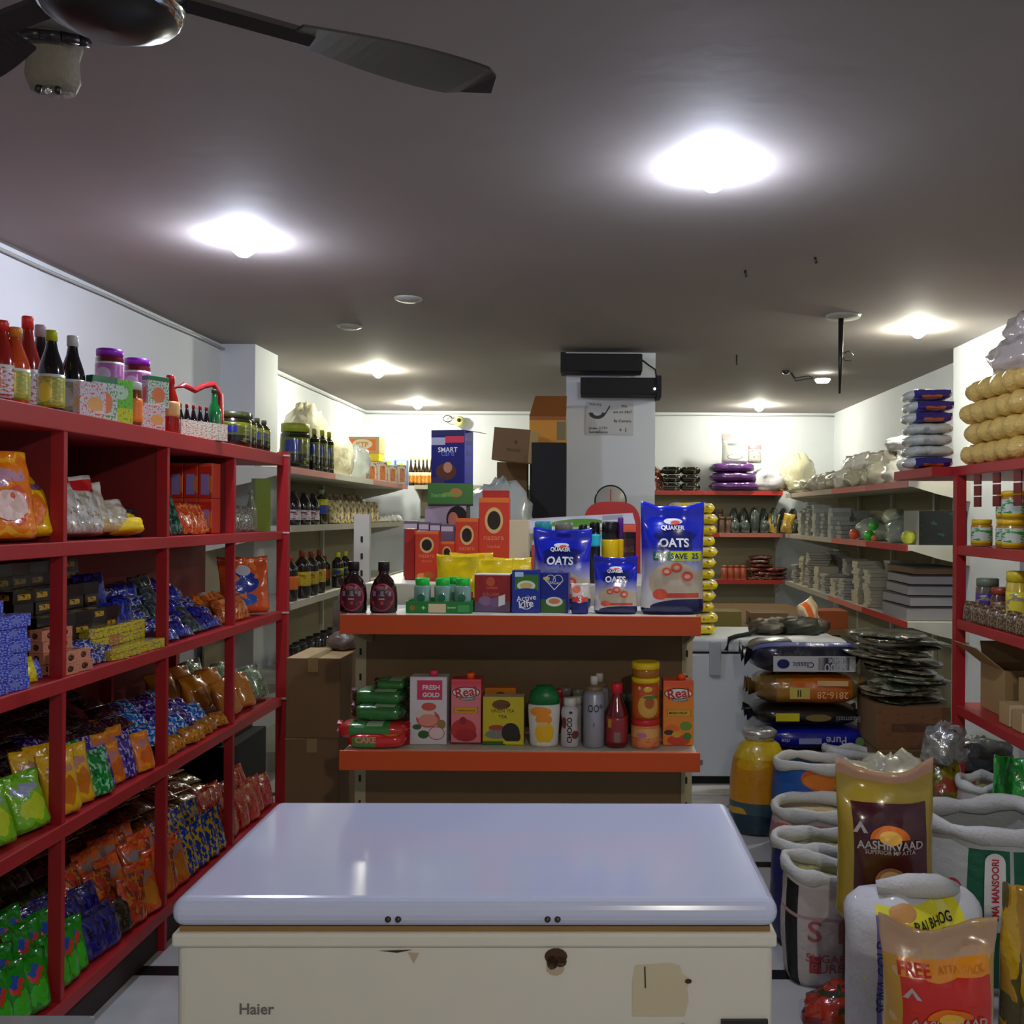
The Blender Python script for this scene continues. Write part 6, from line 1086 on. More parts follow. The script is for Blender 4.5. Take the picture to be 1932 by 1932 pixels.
t = carton('flat_box', 'small brown box tilted in the white bags on the top right shelf', 'box', (2.22, 6.7, S+.24), .12, .2, .05, kraftd, kraftd, rot=(R(14), R(-20), R(20)))
blob('plastic_bag', 'white crinkled bag bulging beside the purple and white packs', 'bag', (2.14, 6.15, S), (.13, .15, .13), plasw, 22)
blob('plastic_bag', 'white bag tied with purple print sticking out leftwards', 'bag', (1.95, 5.95, S+.19), (.10, .08, .05), plasw, 25)
# second shelf
S = 1.442
wpk = mat('white_pack', C(172, 176, 170), .3, coat=.4, bump=.3, bscale=30); wpk2 = mat('white_pack2', C(150, 156, 148), .3, coat=.4, bump=.3, bscale=30)
def pile(name, cat, group, label, me, x, y, z, n, dz, seed, jx=.012, rz=0):
    rs_ = random.Random(seed); fill(name, cat, group, [(label, me)], [(x+rs_.uniform(-jx, jx), y+rs_.uniform(-jx, jx), z+dz*k, (0, 0, R(rz)+rs_.uniform(-.12, .12))) for k in range(n)])
tray = bar('cup_pack', .16, .13, .035, wpk); tray2 = bar('cup_pack2', .14, .12, .028, wpk2)
for k, (y, n) in enumerate(((9.3, 6), (9.0, 9), (8.7, 8), (8.4, 6), (8.1, 7), (7.85, 4))): pile('cup_pack', 'pack', 'white packs piled on the middle right shelf', 'flat whitish pack in the piles on the middle right wall shelf', [tray, tray2][k % 2], 2.11, y, S, n, .036, k, .006)
for k, (y, n) in enumerate(((9.1, 9), (8.6, 9), (8.1, 8), (7.6, 6))): pile('cup_pack', 'pack', 'rear piles on the middle right shelf', 'whitish pack in the rear row of piles, middle right shelf', tray2, 2.30, y, S, n, .029, 10+k, .006)
balls = [('bright green ball in a clear bag on the middle right shelf', 1640, 997, .035, C(60, 190, 40)), ('smaller green ball below the first, middle right shelf', 1636, 983, .033, C(70, 190, 60)), ('orange red ball at the shelf lip, middle right shelf', 1612, 1003, .036, C(236, 90, 50)), ('small orange ball behind the green one', 1650, 995, .02, C(230, 120, 40)), ('lime yellow ball at the right of the bagged toys', 1714, 1000, .04, C(196, 206, 60))]
for i, (lab, x, y, r, c) in enumerate(balls):
    D = rp(x, 2.05); r = r*1.15; o = MB().lathe([(r*math.sin(PI*k/12)+.0001, -r*math.cos(PI*k/12)) for k in range(13)], 18).obj('toy_ball', mat('ball%d' % i, c, .3, coat=.5), None, (2.05 if i != 1 else 2.1, D, S+r if i != 1 else S+.11)); tag(o, lab, 'ball')
fill('plastic_bag', 'bag', 'greyish toy bags on the middle right shelf', [('greyish clear bag among the toys, middle right shelf', blob_mesh('plastic_bag', .09, .12, .09, mat('dusty_g', C(160, 170, 150), .25, coat=.6, bump=.6), 6)), ('pale greenish bag among the toys, middle right shelf', blob_mesh('plastic_bag', .08, .11, .07, mat('dusty_h', C(180, 186, 160), .25, coat=.6, bump=.6), 7))], [(2.18, 7.4, S, (0, 0, 1)), (2.2, 7.1, S, (0, 0, 2)), (2.2, 6.8, S, (0, 0, 3)), (2.3, 7.2, S+.12, (0, 0, 0)), (2.16, 6.55, S, (0, 0, 2))], order=[0, 1, 0, 1, 0])
carton('dark_crate', 'black box with a pale edge near the end of the middle right shelf', 'box', (2.26, 6.2, S), .34, .3, .22, pm('darkcrate', C(20, 24, 22), [('noise', 5, .62, C(30, 80, 50)), ('noise', 8, .7, C(120, 60, 60))], bump=0), mat('dkcr', C(150, 152, 140), .5), blk)
# third shelf: books and reams
S = .952
bk = bar('exercise_book', .20, .15, .02, mat('book_grey', C(168, 166, 158), .6)); bk2 = bar('exercise_book2', .18, .14, .024, mat('book_cream', C(184, 178, 156), .6))
for k, (y, n) in enumerate(((9.5, 8), (9.2, 12), (8.9, 14), (8.6, 9), (8.3, 7), (8.0, 6), (7.7, 7))): pile('exercise_book', 'book', 'pale book piles on the lowest right wall shelf', 'thin pale book in the far piles, lowest right wall shelf', [bk, bk2][k % 2], 2.12, y, S, n, .0235, 30+k, .008)
for k, (y, n) in enumerate(((7.3, 13), (7.0, 11))): pile('exercise_book', 'book', 'nearer pale book piles, lowest right wall shelf', 'cream book in the nearer piles, lowest right wall shelf', bk2, 2.12, y, S, n, .025, 50+k, .01)
for k, (y, n) in enumerate(((9.0, 16), (8.4, 14), (7.8, 13), (7.2, 16))): pile('exercise_book', 'book', 'rear book piles, lowest right wall shelf', 'pale book in the rear piles, lowest right wall shelf', bk, 2.34, y, S, n, .021, 60+k, .008)
rm = mat('ream', C(150, 148, 148), .55); 
for k, (zz, hh, lab) in enumerate(((S, .085, 'thick grey ledger block at the bottom of the near pile'), (S+.095, .06, 'thick grey ledger block, second of the near pile'), (S+.165, .06, 'thick grey ledger block, third of the near pile'), (S+.235, .055, 'thick grey ledger block, fourth of the near pile'), (S+.30, .04, 'brown edged ledger on top of the near pile'))):
    t = carton('ledger_book', lab, 'book', (2.22, 6.32, zz), .40-.02*k, .5, hh-.004, rm if k < 4 else kraftd, rm if k < 4 else kraftd, rz=R(3*math.sin(k*2)))
    MB().box(-.2+.01*k, .2-.01*k, -.251, .251, hh-.004, hh+.004).obj('book_cover', mat('cover_dk', C(60, 60, 60), .6), t)
# ---- white purple packs stacked on the near end of the right red unit
z = 1.862; pk = pm('wheat_pack', C(196, 202, 204), [('noise', 4, .64, C(170, 176, 178)), ('rect', .12, .88, .62, .95, C(50, 34, 130)), ('ell', .5, .80, .22, .10, C(190, 100, 60))], rough=.25, coat=.6, bump=.5)
pk2 = pm('white_pack_plain', C(188, 196, 192), [('noise', 4, .62, C(160, 168, 166))], rough=.25, coat=.6, bump=.5)
for D_ in (4.4,): MB().box(RX-.1, 2.3, 4.46, 5.02, 1.815, 1.86).obj('shelf', redm, bpy.data.objects['shelving_unit.001'])
D_ = 4.78; hs = [(pz(890, 4.6)-1.862)]; y0 = 1.862
yy = [888, 868, 846, 824, 788, 762, 730]; labs_ = ['bottom pack of the white and purple stack at the right', 'second pack from the bottom of the white and purple stack', 'third pack from the bottom of the white and purple stack', 'fourth pack from the bottom of the white and purple stack', 'third pack from the top of the white and purple stack', 'second pack from the top of the white and purple stack', 'topmost white pack with purple band in the right stack']
zz = 1.862; tot = pz(728, 4.6)-1.862
for i in range(7):
    hh = tot/7; t = thing('wheat_pack', labs_[i], 'packet', (px(1757, 4.65)+.005*math.sin(i*3), 4.72, zz), R(-4+3*math.sin(i*1.7)))
    link('pack_body', lying_mesh('pack_body', px(1803, 4.6)-px(1716, 4.6), .26, hh*1.02, pk if i in (0, 4, 5, 6) else pk2, i+2, wr=.08), t)
    if i in (0, 4, 5, 6): 
        w2 = .085; bm = MB(); V = []
        for k in range(9):
            u = -1+k/4; V += [(w2*u, -.134-.0, hh*(.80-.0*u)), (w2*u, -.134, hh*(.34+.12*abs(u)+(.04 if k % 2 else 0)))]
        bm.add(V, [(2*k, 2*k+1, 2*k+3, 2*k+2) for k in range(8)]).obj('purple_band', mat('purple_band', C(44, 30, 120), .3), t)
    zz += hh
# vermicelli rolls in clear bags
ver = mat('vermicelli', C(222, 188, 104), .45, coat=.5, bump=.9, bscale=70, vary=.12)
def roll(seed):
    V = []; Fc = []; n = 16; m_ = 36; L = .62
    for j in range(m_+1):
        u = j/m_; k = .58+.42*abs(math.sin(u*PI*5+seed))**.7; e = min(1, u*12, (1-u)*12)**.5
        for i in range(n):
            a = 2*PI*i/n; r = .052*k*max(.2, e)*(1+.12*ns(math.cos(a)*1.5+seed, math.sin(a)*1.5, u*14)); V.append((r*math.cos(a)*1.15, -L/2+L*u, .048+r*math.sin(a)))
    for j in range(m_):
        for i in range(n): Fc.append((j*n+i, j*n+(i+1) % n, (j+1)*n+(i+1) % n, (j+1)*n+i))
    Fc.append(tuple(range(n))[::-1]); Fc.append(tuple(m_*n+k for k in range(n))); return MB().add(V, Fc, None, 0, True).mesh('vermicelli_roll', ver)
rolls = [roll(k) for k in (0, 1.3)]
fill('vermicelli_roll', 'food roll', 'golden vermicelli rolls in a four high stack', [('golden vermicelli roll bag in the four high stack on the right red unit', rolls[0]), ('lumpy golden vermicelli roll bag in the same stack', rolls[1])], [(RX+.065+.115*i, 4.13-.02*(l % 2), 1.862+.096*l, (0, 0, R(1.5*math.sin(i+l)))) for l in range(4) for i in range(3)], order=[0, 1])
fill('vermicelli_roll', 'food roll', 'paler rolls at the right edge', [('paler brownish roll bag nearer the right edge of the view', roll(2.2))], [(RX+.12+.12*i, 3.5, 1.862+.096*l, (0, 0, R(4*math.sin(i+l)))) for l in range(3) for i in range(3)])
blob('plastic_bag', 'clear shiny plastic bag heaped at the right edge above the rolls', 'bag', (1.90, 4.2, 1.862+.39), (.12, .16, .10), mat('clearpl', C(200, 190, 186), .12, coat=.9, bump=.9, bscale=16), 3, amp=.3)
blob('plastic_bag', 'crumpled clear bag topmost at the right edge, near the ceiling', 'bag', (1.95, 4.2, 1.862+.53), (.10, .13, .08), mat('clearpl', C(200, 190, 186), .12, coat=.9, bump=.9, bscale=16), 8, amp=.3)
# red unit: jars etc.
S = RZ[2]+.002
jl = pm('jar_label', C(200, 210, 200), [('noise', 6, .55, C(60, 150, 60)), ('band', 0, .2, C(226, 190, 20))], bump=0); jy = mat('lid_yellow', C(232, 190, 10), .35); jb = mat('jar_amber', C(180, 130, 40), .3, coat=.4)
k = 0
for x, y in ((1.76, 4.27), (1.80, 4.10), (1.76, 3.95), (1.80, 3.78), (1.77, 3.62), (1.9, 4.22), (1.93, 4.0), (1.92, 3.85)):
    for l in range(2 if x > 1.78 or y < 4 else 1):
        bottle('lidded_jar', 'yellow lidded jar with green and white label on the right red unit' if l == 0 else 'yellow lidded jar stacked on another on the right red unit', 'jar', (x, y, S+.121*l), .045, .12, 'jar', jb, jy, jl, (.08, .7), n=16, group='lower yellow lidded jars' if l == 0 else 'upper yellow lidded jars', cap_name='lid')
for k, (x, y, c) in enumerate(((1.79, 4.34, C(180, 120, 60)), (1.82, 4.18, C(120, 40, 30)), (1.78, 4.0, C(206, 180, 60)))): 
    pass
for k in range(4):
    t = thing('hanging_sachets', 'strip of small dark red sachets hanging from the top shelf of the right unit', 'sachet strip', (RX+.02, 4.22-.2*k, RZ[3]-.046), R(-70), 'hanging sachet strips')
    for j in range(3): MB().box(-.02, .02, -.004, .004, -.05*(j+1)+.004, -.05*j-.001).obj('sachet', mat('sach', C(110, 30, 26), .3, coat=.4), t)
S = RZ[1]+.002
for i, (lab, x, y, r, h, bc, lc, cc) in enumerate((('jar with a purple label on the lower part, right unit', 1.78, 4.25, .05, .2, C(90, 80, 60), C(80, 50, 140), C(110, 120, 100)), ('dark brown jar beside the purple labelled one', 1.78, 4.10, .045, .17, C(70, 34, 22), C(130, 80, 50), C(150, 60, 40)),
    ('yellow labelled tall pack at the right edge of the unit', 1.78, 3.94, .05, .25, C(206, 180, 50), C(222, 206, 60), C(216, 190, 30)), ('blue lidded jar behind at the right edge', 1.95, 3.9, .06, .33, C(20, 60, 190), C(150, 130, 150), C(20, 60, 200)), ('dark jar at the back of the lower right shelf', 1.95, 4.15, .055, .22, C(50, 46, 30), C(60, 90, 150), C(60, 60, 50)), ('pink labelled pack at the very right edge', 1.8, 3.76, .05, .22, C(190, 160, 150), C(200, 150, 150), C(160, 150, 140)))):
    bottle('grocery_jar', lab, 'jar', (x, y, S), r, h, 'jar', mat('gjb%d' % i, bc, .25, coat=.5), mat('gjc%d' % i, cc, .35), pm('gjl%d' % i, lc, [('noise', 6, .55, C(150, 140, 110))], bump=0), (.12, .66), n=16, cap_name='lid')
fill('candy_packet', 'packet', 'small dark candy packets on the lower right shelf', [('small dark speckled candy packet in front on the right unit', P('candy_packet', .08, .09, .04, wrap('speckle', C(70, 60, 40), C(150, 140, 110), C(110, 50, 30), 8), 5))], [(1.72, 4.32-.09*i, S, (R(-10), 0, R(-70))) for i in range(7)])
S = RZ[0]+.002
box_m = mat('kraft_l', C(160, 132, 84), .7, vary=.1)
def open_box(name, label, loc, w_, d_, h_, rz, flaps, m=None):
    t = thing(name, label, 'box', loc, R(rz)); m = m or box_m; th = .006
    for a in ((-w_/2, w_/2, -d_/2, -d_/2+th, 0, h_), (-w_/2, w_/2, d_/2-th, d_/2, 0, h_), (-w_/2, -w_/2+th, -d_/2+th, d_/2-th, 0, h_), (w_/2-th, w_/2, -d_/2+th, d_/2-th, 0, h_), (-w_/2+th, w_/2-th, -d_/2+th, d_/2-th, 0, th)):
        MB().box(*a).obj('box_panel', m, t)
    for side, ang, ln in flaps:
        mb = MB().box(0, ln, -d_/2+.01, d_/2-.01, -.002, .002) if side in 'lr' else MB().box(-w_/2+.01, w_/2-.01, 0, ln, -.002, .002)
        M = {'l': Matrix.Translation((-w_/2, 0, h_)) @ Matrix.Rotation(R(180+ang), 4, 'Y'), 'r': Matrix.Translation((w_/2, 0, h_)) @ Matrix.Rotation(R(-ang), 4, 'Y'), 'b': Matrix.Translation((0, d_/2, h_)) @ Matrix.Rotation(R(ang), 4, 'X'), 'f': Matrix.Translation((0, -d_/2, h_)) @ Matrix.Rotation(R(180-ang), 4, 'X')}[side]
        mb.xf(M).obj('box_flap', m, t)
    return t
t = open_box('open_carton', 'open cardboard box with a raised pale flap on the right red unit', (1.93, 4.24, S), .26, .26, pz(1262, 4.1)-S, 0, (('l', 38, .16), ('b', 70, .10)), box_m)
letter(t, 'PRO', .02, .10, .10, flat_xz(-.1315), mat('kr_ink', C(70, 50, 34), .7)); MB().box(-.06, .02, -.1315, -.1305, .02, .06).obj('barcode_panel', mat('slotdk', C(40, 40, 40), .7), t)
carton('cardboard_carton', 'closed brown carton beside the open one on the right red unit', 'box', (1.95, 3.86, S), .30, .24, .20, box_m, box_m)
carton('small_carton', 'small cream and brown carton at the shelf lip, right edge', 'box', (1.79, 3.98, S), .10, .10, .09, CRM, kraft); carton('small_carton', 'second small cream carton at the shelf lip, nearer the right edge', 'box', (1.79, 3.86, S), .10, .09, .08, CRM, kraft)
# ---- heap between far freezer and red unit
olive = [wrap('heap_a', C(90, 92, 66), C(130, 132, 110), C(50, 60, 40), 5), wrap('heap_b', C(60, 76, 50), C(100, 110, 90), C(150, 150, 130), 5), wrap('heap_c', C(130, 124, 96), C(160, 156, 130), C(70, 60, 40), 5), wrap('heap_d', C(40, 44, 30), C(70, 76, 56), C(90, 80, 50), 5)]
t = thing('floor_crate', 'brown cardboard crate under the heap of flattened packs', 'box', (px(1722, 4.9), 4.95, 0)); bevel(MB().box(-.21, .21, -.2, .25, 0, pz(1412, 4.75)).obj('crate_base', kraftd, t), .005)
zc = pz(1412, 4.75)
carton('cardboard_carton', 'brown printed carton below the flattened packs', 'box', (px(1722, 4.8), 4.95, zc), px(1792, 4.8)-px(1655, 4.8), .36, pz(1328, 4.8)-zc, pm('krprint', C(120, 80, 44), [('rect', .2, .8, .4, .6, C(90, 54, 30)), ('noise', 9, .62, C(100, 66, 36))], bump=0, rough=.7), kraftd)
zc = pz(1328, 4.8)
sheets = [lying_mesh('flat_pack', .40, .30, .022, m, i, nu=12, nv=8, wr=.25) for i, m in enumerate(olive)]
rs = random.Random(17)
fill('flat_pack', 'packet', 'flattened shiny packs in a slumping heap', [('olive flattened pack in the slumping heap', sheets[0]), ('dark green flattened pack in the slumping heap', sheets[1]), ('pale flattened pack in the slumping heap', sheets[2]), ('near black flattened pack in the slumping heap', sheets[3])],
     [(px(1722, 4.85)-.05*math.sin(k*.9)-(.005*k)+rs.uniform(-.05, .05), 4.95+rs.uniform(-.03, .03), zc+.024*k, (R(rs.uniform(-3, 3)), R(rs.uniform(-3, 9)), R(rs.uniform(-35, 35)))) for k in range(15)], seed=9)
# dark bags and strap on the far freezer, and next to it
D = 5.95; z = .887
fill('dark_bag', 'bag', 'dark bags on the far freezer lid', [('dark olive crumpled bag on the lid of the far freezer', blob_mesh('dark_bag', .12, .12, .06, mat('dk_olive', C(44, 46, 30), .5, bump=.6), 4)), ('dull brown crumpled bag on the lid of the far freezer', blob_mesh('dark_bag', .11, .1, .05, mat('dk_brown', C(70, 60, 44), .5, bump=.6), 5))], [(px(1445+30*i, D), D-.06+.1*(i % 2), z, (0, 0, i)) for i in range(4)])
t = thing('strap', 'black strap trailing over the lid of the far freezer', 'strap', (0, 0, 0)); MB().tube([(px(1440, 5.8), 5.85, z+.05), (px(1415, 5.75), 5.75, z+.015), (px(1390, 5.68), 5.68, z+.008), (px(1378, 5.63), 5.64, z-.0), (px(1372, 5.63), 5.63, z-.07)], .014, 6).obj('strap_band', blk, t)
t = thing('orange_packet', 'orange and cream cone shaped packet on top of the dark bags', 'packet', (px(1515, 5.9), 5.92, z+.10), rot=(R(-50), R(70), 0)); Bag(.16, .22, .07, 5, 'upright', .1).mb(10, 14).obj('bag_body', pm('orcone', C(216, 190, 150), [('band', .1, .42, C(220, 100, 40)), ('ell', .5, .55, .2, .1, C(230, 214, 180))], rough=.25, coat=.5), t)
t = thing('low_rack', 'dark low rack carrying dim boxes under the back wall shelf', 'rack', (0, 0, 0)); MB().box(.75, 1.96, 7.3, 9.5, .70, .74).obj('rack_top', kraftd, t)
for x in (.8, 1.88):
    for y in (7.35, 9.4): MB().box(x, x+.05, y, y+.05, 0, .70).obj('leg', blk, t)
for i, (lab, x, y, w_, h_, m) in enumerate((('dim yellowish carton beyond the far freezer', 1.05, 7.6, .26, .12, mat('dimy', C(130, 116, 60), .7)), ('dim brown carton beyond the far freezer', 1.42, 7.7, .3, .10, kraftd), ('dim orange pack beyond the far freezer, below the right shelf', 1.85, 7.5, .3, .14, mat('dimo2', C(150, 70, 24), .6)))): carton('storage_carton', lab, 'box', (x, y, .741), w_, .25, h_, m, m)
# ---- rice bags
D = 5.0; y_ = 5.2
t = thing('bag_platform', 'dark crate under the stack of rice bags', 'crate', (px(1535, D), y_, 0)); bevel(MB().box(-.27, .29, -.18, .18, 0, pz(1418, 5.0)-.001).obj('crate_body', kraftd, t), .004)
def rice(label, xl, xr, yt, yb, m, seed, prints, rz=0):
    z0 = pz(yb, D); z1 = pz(yt, D); w_ = px(xr, D)-px(xl, D)
    t = thing('rice_bag', label, 'bag', (px((xl+xr)/2, D), y_, z0), R(rz)); link('bag_body', lying_mesh('bag_body', w_*.94, .36, z1-z0, m, seed, wr=.05), t)
    for s in (-1, 1):
        V = []; 
        for i in range(9):
            a = -1+i/4; V += [(s*w_*.44, a*.09, (z1-z0)*(.5+.2*math.sin(i*2.4+seed))), (s*w_*.5, a*.13, (z1-z0)*(.5+.35*math.sin(i*1.9+seed)))]
        MB().add(V, [(2*i, 2*i+1, 2*i+3, 2*i+2) for i in range(8)], None, 0, True).obj('crimped_end', m, t)
    f = lambda x, z: (x, -.186, z); f2 = lambda x, z: (x, -.1875, z); hh = z1-z0
    for p in prints:
        if p[0] == 'r': rect_print(t, p[1]*w_, p[2]*w_, p[3]*hh, p[4]*hh, f, p[5])
        elif p[0] == 't': letter(t, p[1], p[2]*w_, p[3]*hh, p[4]*w_, f2, p[5], rot=PI if p[6] else 0, bold=.01)
        elif p[0] == 'e': ell_print(t, p[1]*w_, p[2]*hh, p[3]*w_, p[4]*hh, f2, p[5])
navyb = pm('rice_navy', C(26, 28, 48), [('rect', .36, .84, .3, .62, C(206, 208, 206)), ('ell', .22, .42, .08, .08, C(180, 184, 190)), ('band', .60, .66, C(90, 96, 150))], rough=.3, coat=.4, bump=.3)
PW = mat('rice_white', C(200, 200, 200), .45)
rice('navy and white rice bag on top of the stack, print upside down', 1413, 1650, 1208, 1272, navyb, 1, (('r', -.30, .36, .10, .56, PW), ('r', .06, .31, .14, .52, NAVY), ('t', 'Rice', .20, .40, .12, PW, 1), ('t', '5000', .20, .22, .18, PW, 1), ('t', 'Classic', -.06, .30, .17, NAVY, 1), ('e', -.22, .33, .05, .14, NAVY)), 1)
rice('orange rice bag with a yellow tag, second in the stack', 1422, 1646, 1274, 1332, pm('rice_orange', C(206, 110, 34), [('rect', 0, .2, 0, 1, C(120, 90, 40)), ('rect', .2, .34, 0, 1, C(170, 120, 40)), ('rect', .9, .95, 0, 1, C(110, 120, 50))], rough=.25, coat=.6, bump=.4), 2, (('r', -.17, .0, .25, .62, mat('tag_y', C(206, 190, 90), .5)), ('t', 'II', -.09, .43, .03, BLKP, 0), ('r', .06, .32, .68, .85, mat('tag_w', C(220, 180, 120), .5)), ('t', '2816-28', .19, .38, .26, mat('pale_or', C(240, 180, 120), .5), 1)), -2)
rice('black rice bag with a bright yellow label, third in the stack', 1418, 1642, 1334, 1372, mat('rice_black', C(22, 18, 18), .3, coat=.5, bump=.3), 3, (('r', -.28, -.08, .32, .72, mat('tag_y2', C(214, 206, 30), .5)), ('e', .08, .5, .11, .18, mat('tag_br', C(130, 110, 50), .5)), ('t', 'Basmati', .33, .45, .2, GREY, 1)), 0)
rice('royal blue rice bag at the bottom of the stack', 1440, 1655, 1374, 1418, mat('rice_blue', C(24, 30, 150), .3, coat=.5, bump=.3), 4, (('t', 'rice', -.3, .5, .07, PW, 1), ('r', -.18, .02, .35, .6, mat('tag_l', C(150, 160, 200), .5)), ('t', 'Pure', .15, .5, .18, PW, 1), ('e', .36, .45, .04, .2, mat('tag_g', C(110, 140, 80), .5))), 2)
# ---- sacks on the floor
srim = mat('woven_white', C(206, 208, 206), .75, bump=.4, bscale=90); meal = mat('flour', C(196, 178, 130), .85, bump=.6, bscale=120, vary=.08); meal2 = mat('pulse', C(160, 156, 96), .85, bump=.8, bscale=120, vary=.15)
def pr(name, base, L, **k):
    k.setdefault('rough', .55); k.setdefault('coat', .1); k.setdefault('bump', .35); return pm(name, base, L, **k)
# tied yellow sack
t = thing('tied_sack', 'tall yellow and orange sack tied with a silver foil top', 'sack', (px(1436, 4.85), 4.86, 0)); hh = pz(1398, 4.8)
MB().lathe([(0, 0), (.12, 0), (.145, .02), (.155, .12), (.15, .28), (.135, .38), (.10, .45), (.07, hh)], 26, sy=.8).obj('sack_body', pr('yel_sack', C(196, 132, 20), [('band', 0, .36, C(50, 80, 90)), ('noise', 3, .56, C(206, 160, 24)), ('ell', .42, .12, .2, .12, C(20, 50, 70)), ('band', .82, 1, C(206, 176, 30))], coat=.4, rough=.3), t)
MB().lathe([(.055, hh-.01), (.075, hh+.004), (.088, hh+.025), (.092, hh+.045), (.07, hh+.06), (.02, hh+.05)], 20, sy=.8).obj('foil_top', mat('foil', C(190, 192, 190), .22, .7, bump=.8, bscale=30), t)
t = sack('open_sack', 'open sack with blue and orange potato print and white rolled rim', (px(1535, 4.6), 4.62, 0), px(1602, 4.5)-px(1535, 4.5), .13, pz(1440, 4.55), pr('blue_sack', C(20, 80, 160), [('ell', .55, .86, .12, .14, C(196, 90, 20)), ('ell', .53, .84, .09, .09, C(214, 120, 30)), ('band', 0, .50, C(150, 130, 120)), ('rect', .3, .4, .55, .8, C(30, 90, 170))]), srim, meal, 3, 0, .026)
t = sack('open_sack', 'half open white sack lying back behind the blue one', (px(1600, 4.85)+.05, 4.86, 0), .17, .10, pz(1412, 4.9), mat('white_woven2', C(150, 150, 140), .7), srim, meal2, 8, R(20), .026, (-.03, .0))
t = sack('open_sack', 'open sack of cream flour with pink lettering print', (px(1562, 4.2), 4.32, 0), .20, .15, pz(1535, 4.2), pr('pink_sack', C(176, 160, 156), [('noise', 5, .58, C(190, 90, 90)), ('band', .55, .8, C(170, 110, 116)), ('rect', .42, .5, .5, .85, C(196, 120, 116)), ('rect', .54, .64, .45, .7, C(120, 120, 150))]), srim, meal, 5, 0, .028, (-.0, .0))
blob('plastic_bag', 'large pale crinkled plastic bag slumped on the rear sacks', 'bag', (px(1700, 4.3), 4.45, pz(1500, 4.4)-.04), (.19, .13, .12), mat('pale_plastic', C(196, 192, 170), .3, coat=.4, bump=.7, bscale=16), 41, amp=.6, crump=.3)
t = sack('open_sack', 'plain white sack under the pale plastic bag', (px(1700, 4.4), 4.42, 0), .19, .13, pz(1505, 4.4)-.07, mat('white_woven2', C(150, 150, 140), .7), srim, meal2, 12, 0, .022)
t = sack('open_sack', 'open sack with navy edge and white rim behind the striped one', (px(1556, 3.52), 3.6, 0), .16, .11, pz(1600, 3.5), pr('navy_sack', C(196, 194, 196), [('rect', .16, .36, 0, 1, C(24, 34, 110)), ('rect', .56, .7, .2, .6, C(20, 90, 70))]), srim, meal2, 7, 0, .026, (-.0, .0))
t = sack('open_sack', 'smaller open sack with a black stripe and faded red print', (px(1548, 3.32), 3.33, 0), .115, .10, pz(1640, 3.3), pr('stripe_sack', C(198, 190, 190), [('rect', .33, .40, 0, 1, C(24, 20, 24)), ('band', .62, .65, C(186, 150, 150)), ('rect', .45, .50, .14, .3, C(170, 50, 60)), ('band', .9, 1, C(206, 206, 204))]), srim, meal2, 9, R(-6), .024, (-.02, .0))
sf = t_surf[t.name](.006); redfade = mat('red_fade', C(170, 90, 96), .6)
letter(t, 'SUGAR', .015, .11, .12, sf, redfade, sub=.02); letter(t, 'PURE', .02, .075, .1, sf, redfade, sub=.02); letter(t, 'S 1', .01, .2, .1, sf, redfade, sub=.02)
blob('plastic_bag', 'white crumpled bag squeezed between the maroon bag and the green sack', 'bag', (px(1785, 3.55), 3.75, 0), (.10, .12, .14), mat('wbag2', C(196, 198, 200), .4, bump=.6), 17)
# flour bags with printed fronts
def flour(name, label, xl, xr, yt, yb, D, base, panel, pan_top, seed, rz, top_m, words, extra):
    z0 = max(0, pz(yb, D)); w_ = px(xr, D)-px(xl, D); h = pz(yt, D)-z0
    t = thing(name, label, 'bag', (px((xl+xr)/2, D), D+.06, z0), R(rz)); B = Bag(w_, h, .15, seed, 'upright', .09, ears=.2)
    B.mb(18, 28).obj('bag_body', pm(name+str(seed), base, panel, rough=.24, coat=.6, bump=.25, bscale=14), t); s = B.surf(.0035); s2 = B.surf(.005)
    extra(t, B, s, s2, w_, h); return t, B
sil = mat('print_silver', C(190, 180, 180), .4); sun = mat('print_sun', C(240, 120, 20), .4); sun2 = mat('print_sun2', C(250, 190, 60), .4)
def aash(t, B, s, s2, w_, h, zc, sc=1, dark_=False):
    ell_print(t, 0, h*(zc+.035), w_*.20, h*.085, s, sun, 18, 'sun_emblem', 0, PI, sub=.02); ell_print(t, 0, h*(zc+.045), w_*.11, h*.045, s2, sun2, 14, 'sun_emblem', sub=.02)
    letter(t, 'AASHIRVAAD', 0, h*zc, w_*.66, s2, sil, bold=.02, sub=.015, name='brand_lettering')
def mx_extra(t, B, s, s2, w_, h):
    aash(t, B, s, s2, w_, h, .545); letter(t, 'SUPERIOR MP ATTA', 0, h*.50, w_*.5, s, sil, sub=.02)
    lay(t, 'emblem', [(-.36*w_, .62*h), (-.29*w_, .70*h), (-.22*w_, .62*h), (-.26*w_, .62*h), (-.29*w_, .66*h), (-.32*w_, .62*h)], [(0, 1, 4, 5), (1, 2, 3, 4)], s, sil)
    ell_print(t, 0, h*.31, w_*.16, h*.085, s, mat('coin', C(170, 110, 80), .4), 20, 'round_emblem', sub=.02); ell_print(t, 0, h*.31, w_*.12, h*.065, s2, mat('coin2', C(206, 170, 120), .4), 18, 'round_emblem', sub=.02)
    rect_print(t, .22*w_, .33*w_, h*.21, h*.27, s, sil, 'quality_mark')
z0 = pz(1742, 3.02)
t = carton('support_bag', 'dark orange carton under the maroon flour bag', 'box', (px(1690, 3.1), 3.12, 0), .27, .2, z0-.001, pm('orgcarton', C(130, 44, 20), [('noise', 4, .55, C(60, 50, 30)), ('noise', 7, .62, C(170, 60, 20))], bump=.2), mat('orgc_s', C(90, 40, 24), .5), bev=.01)
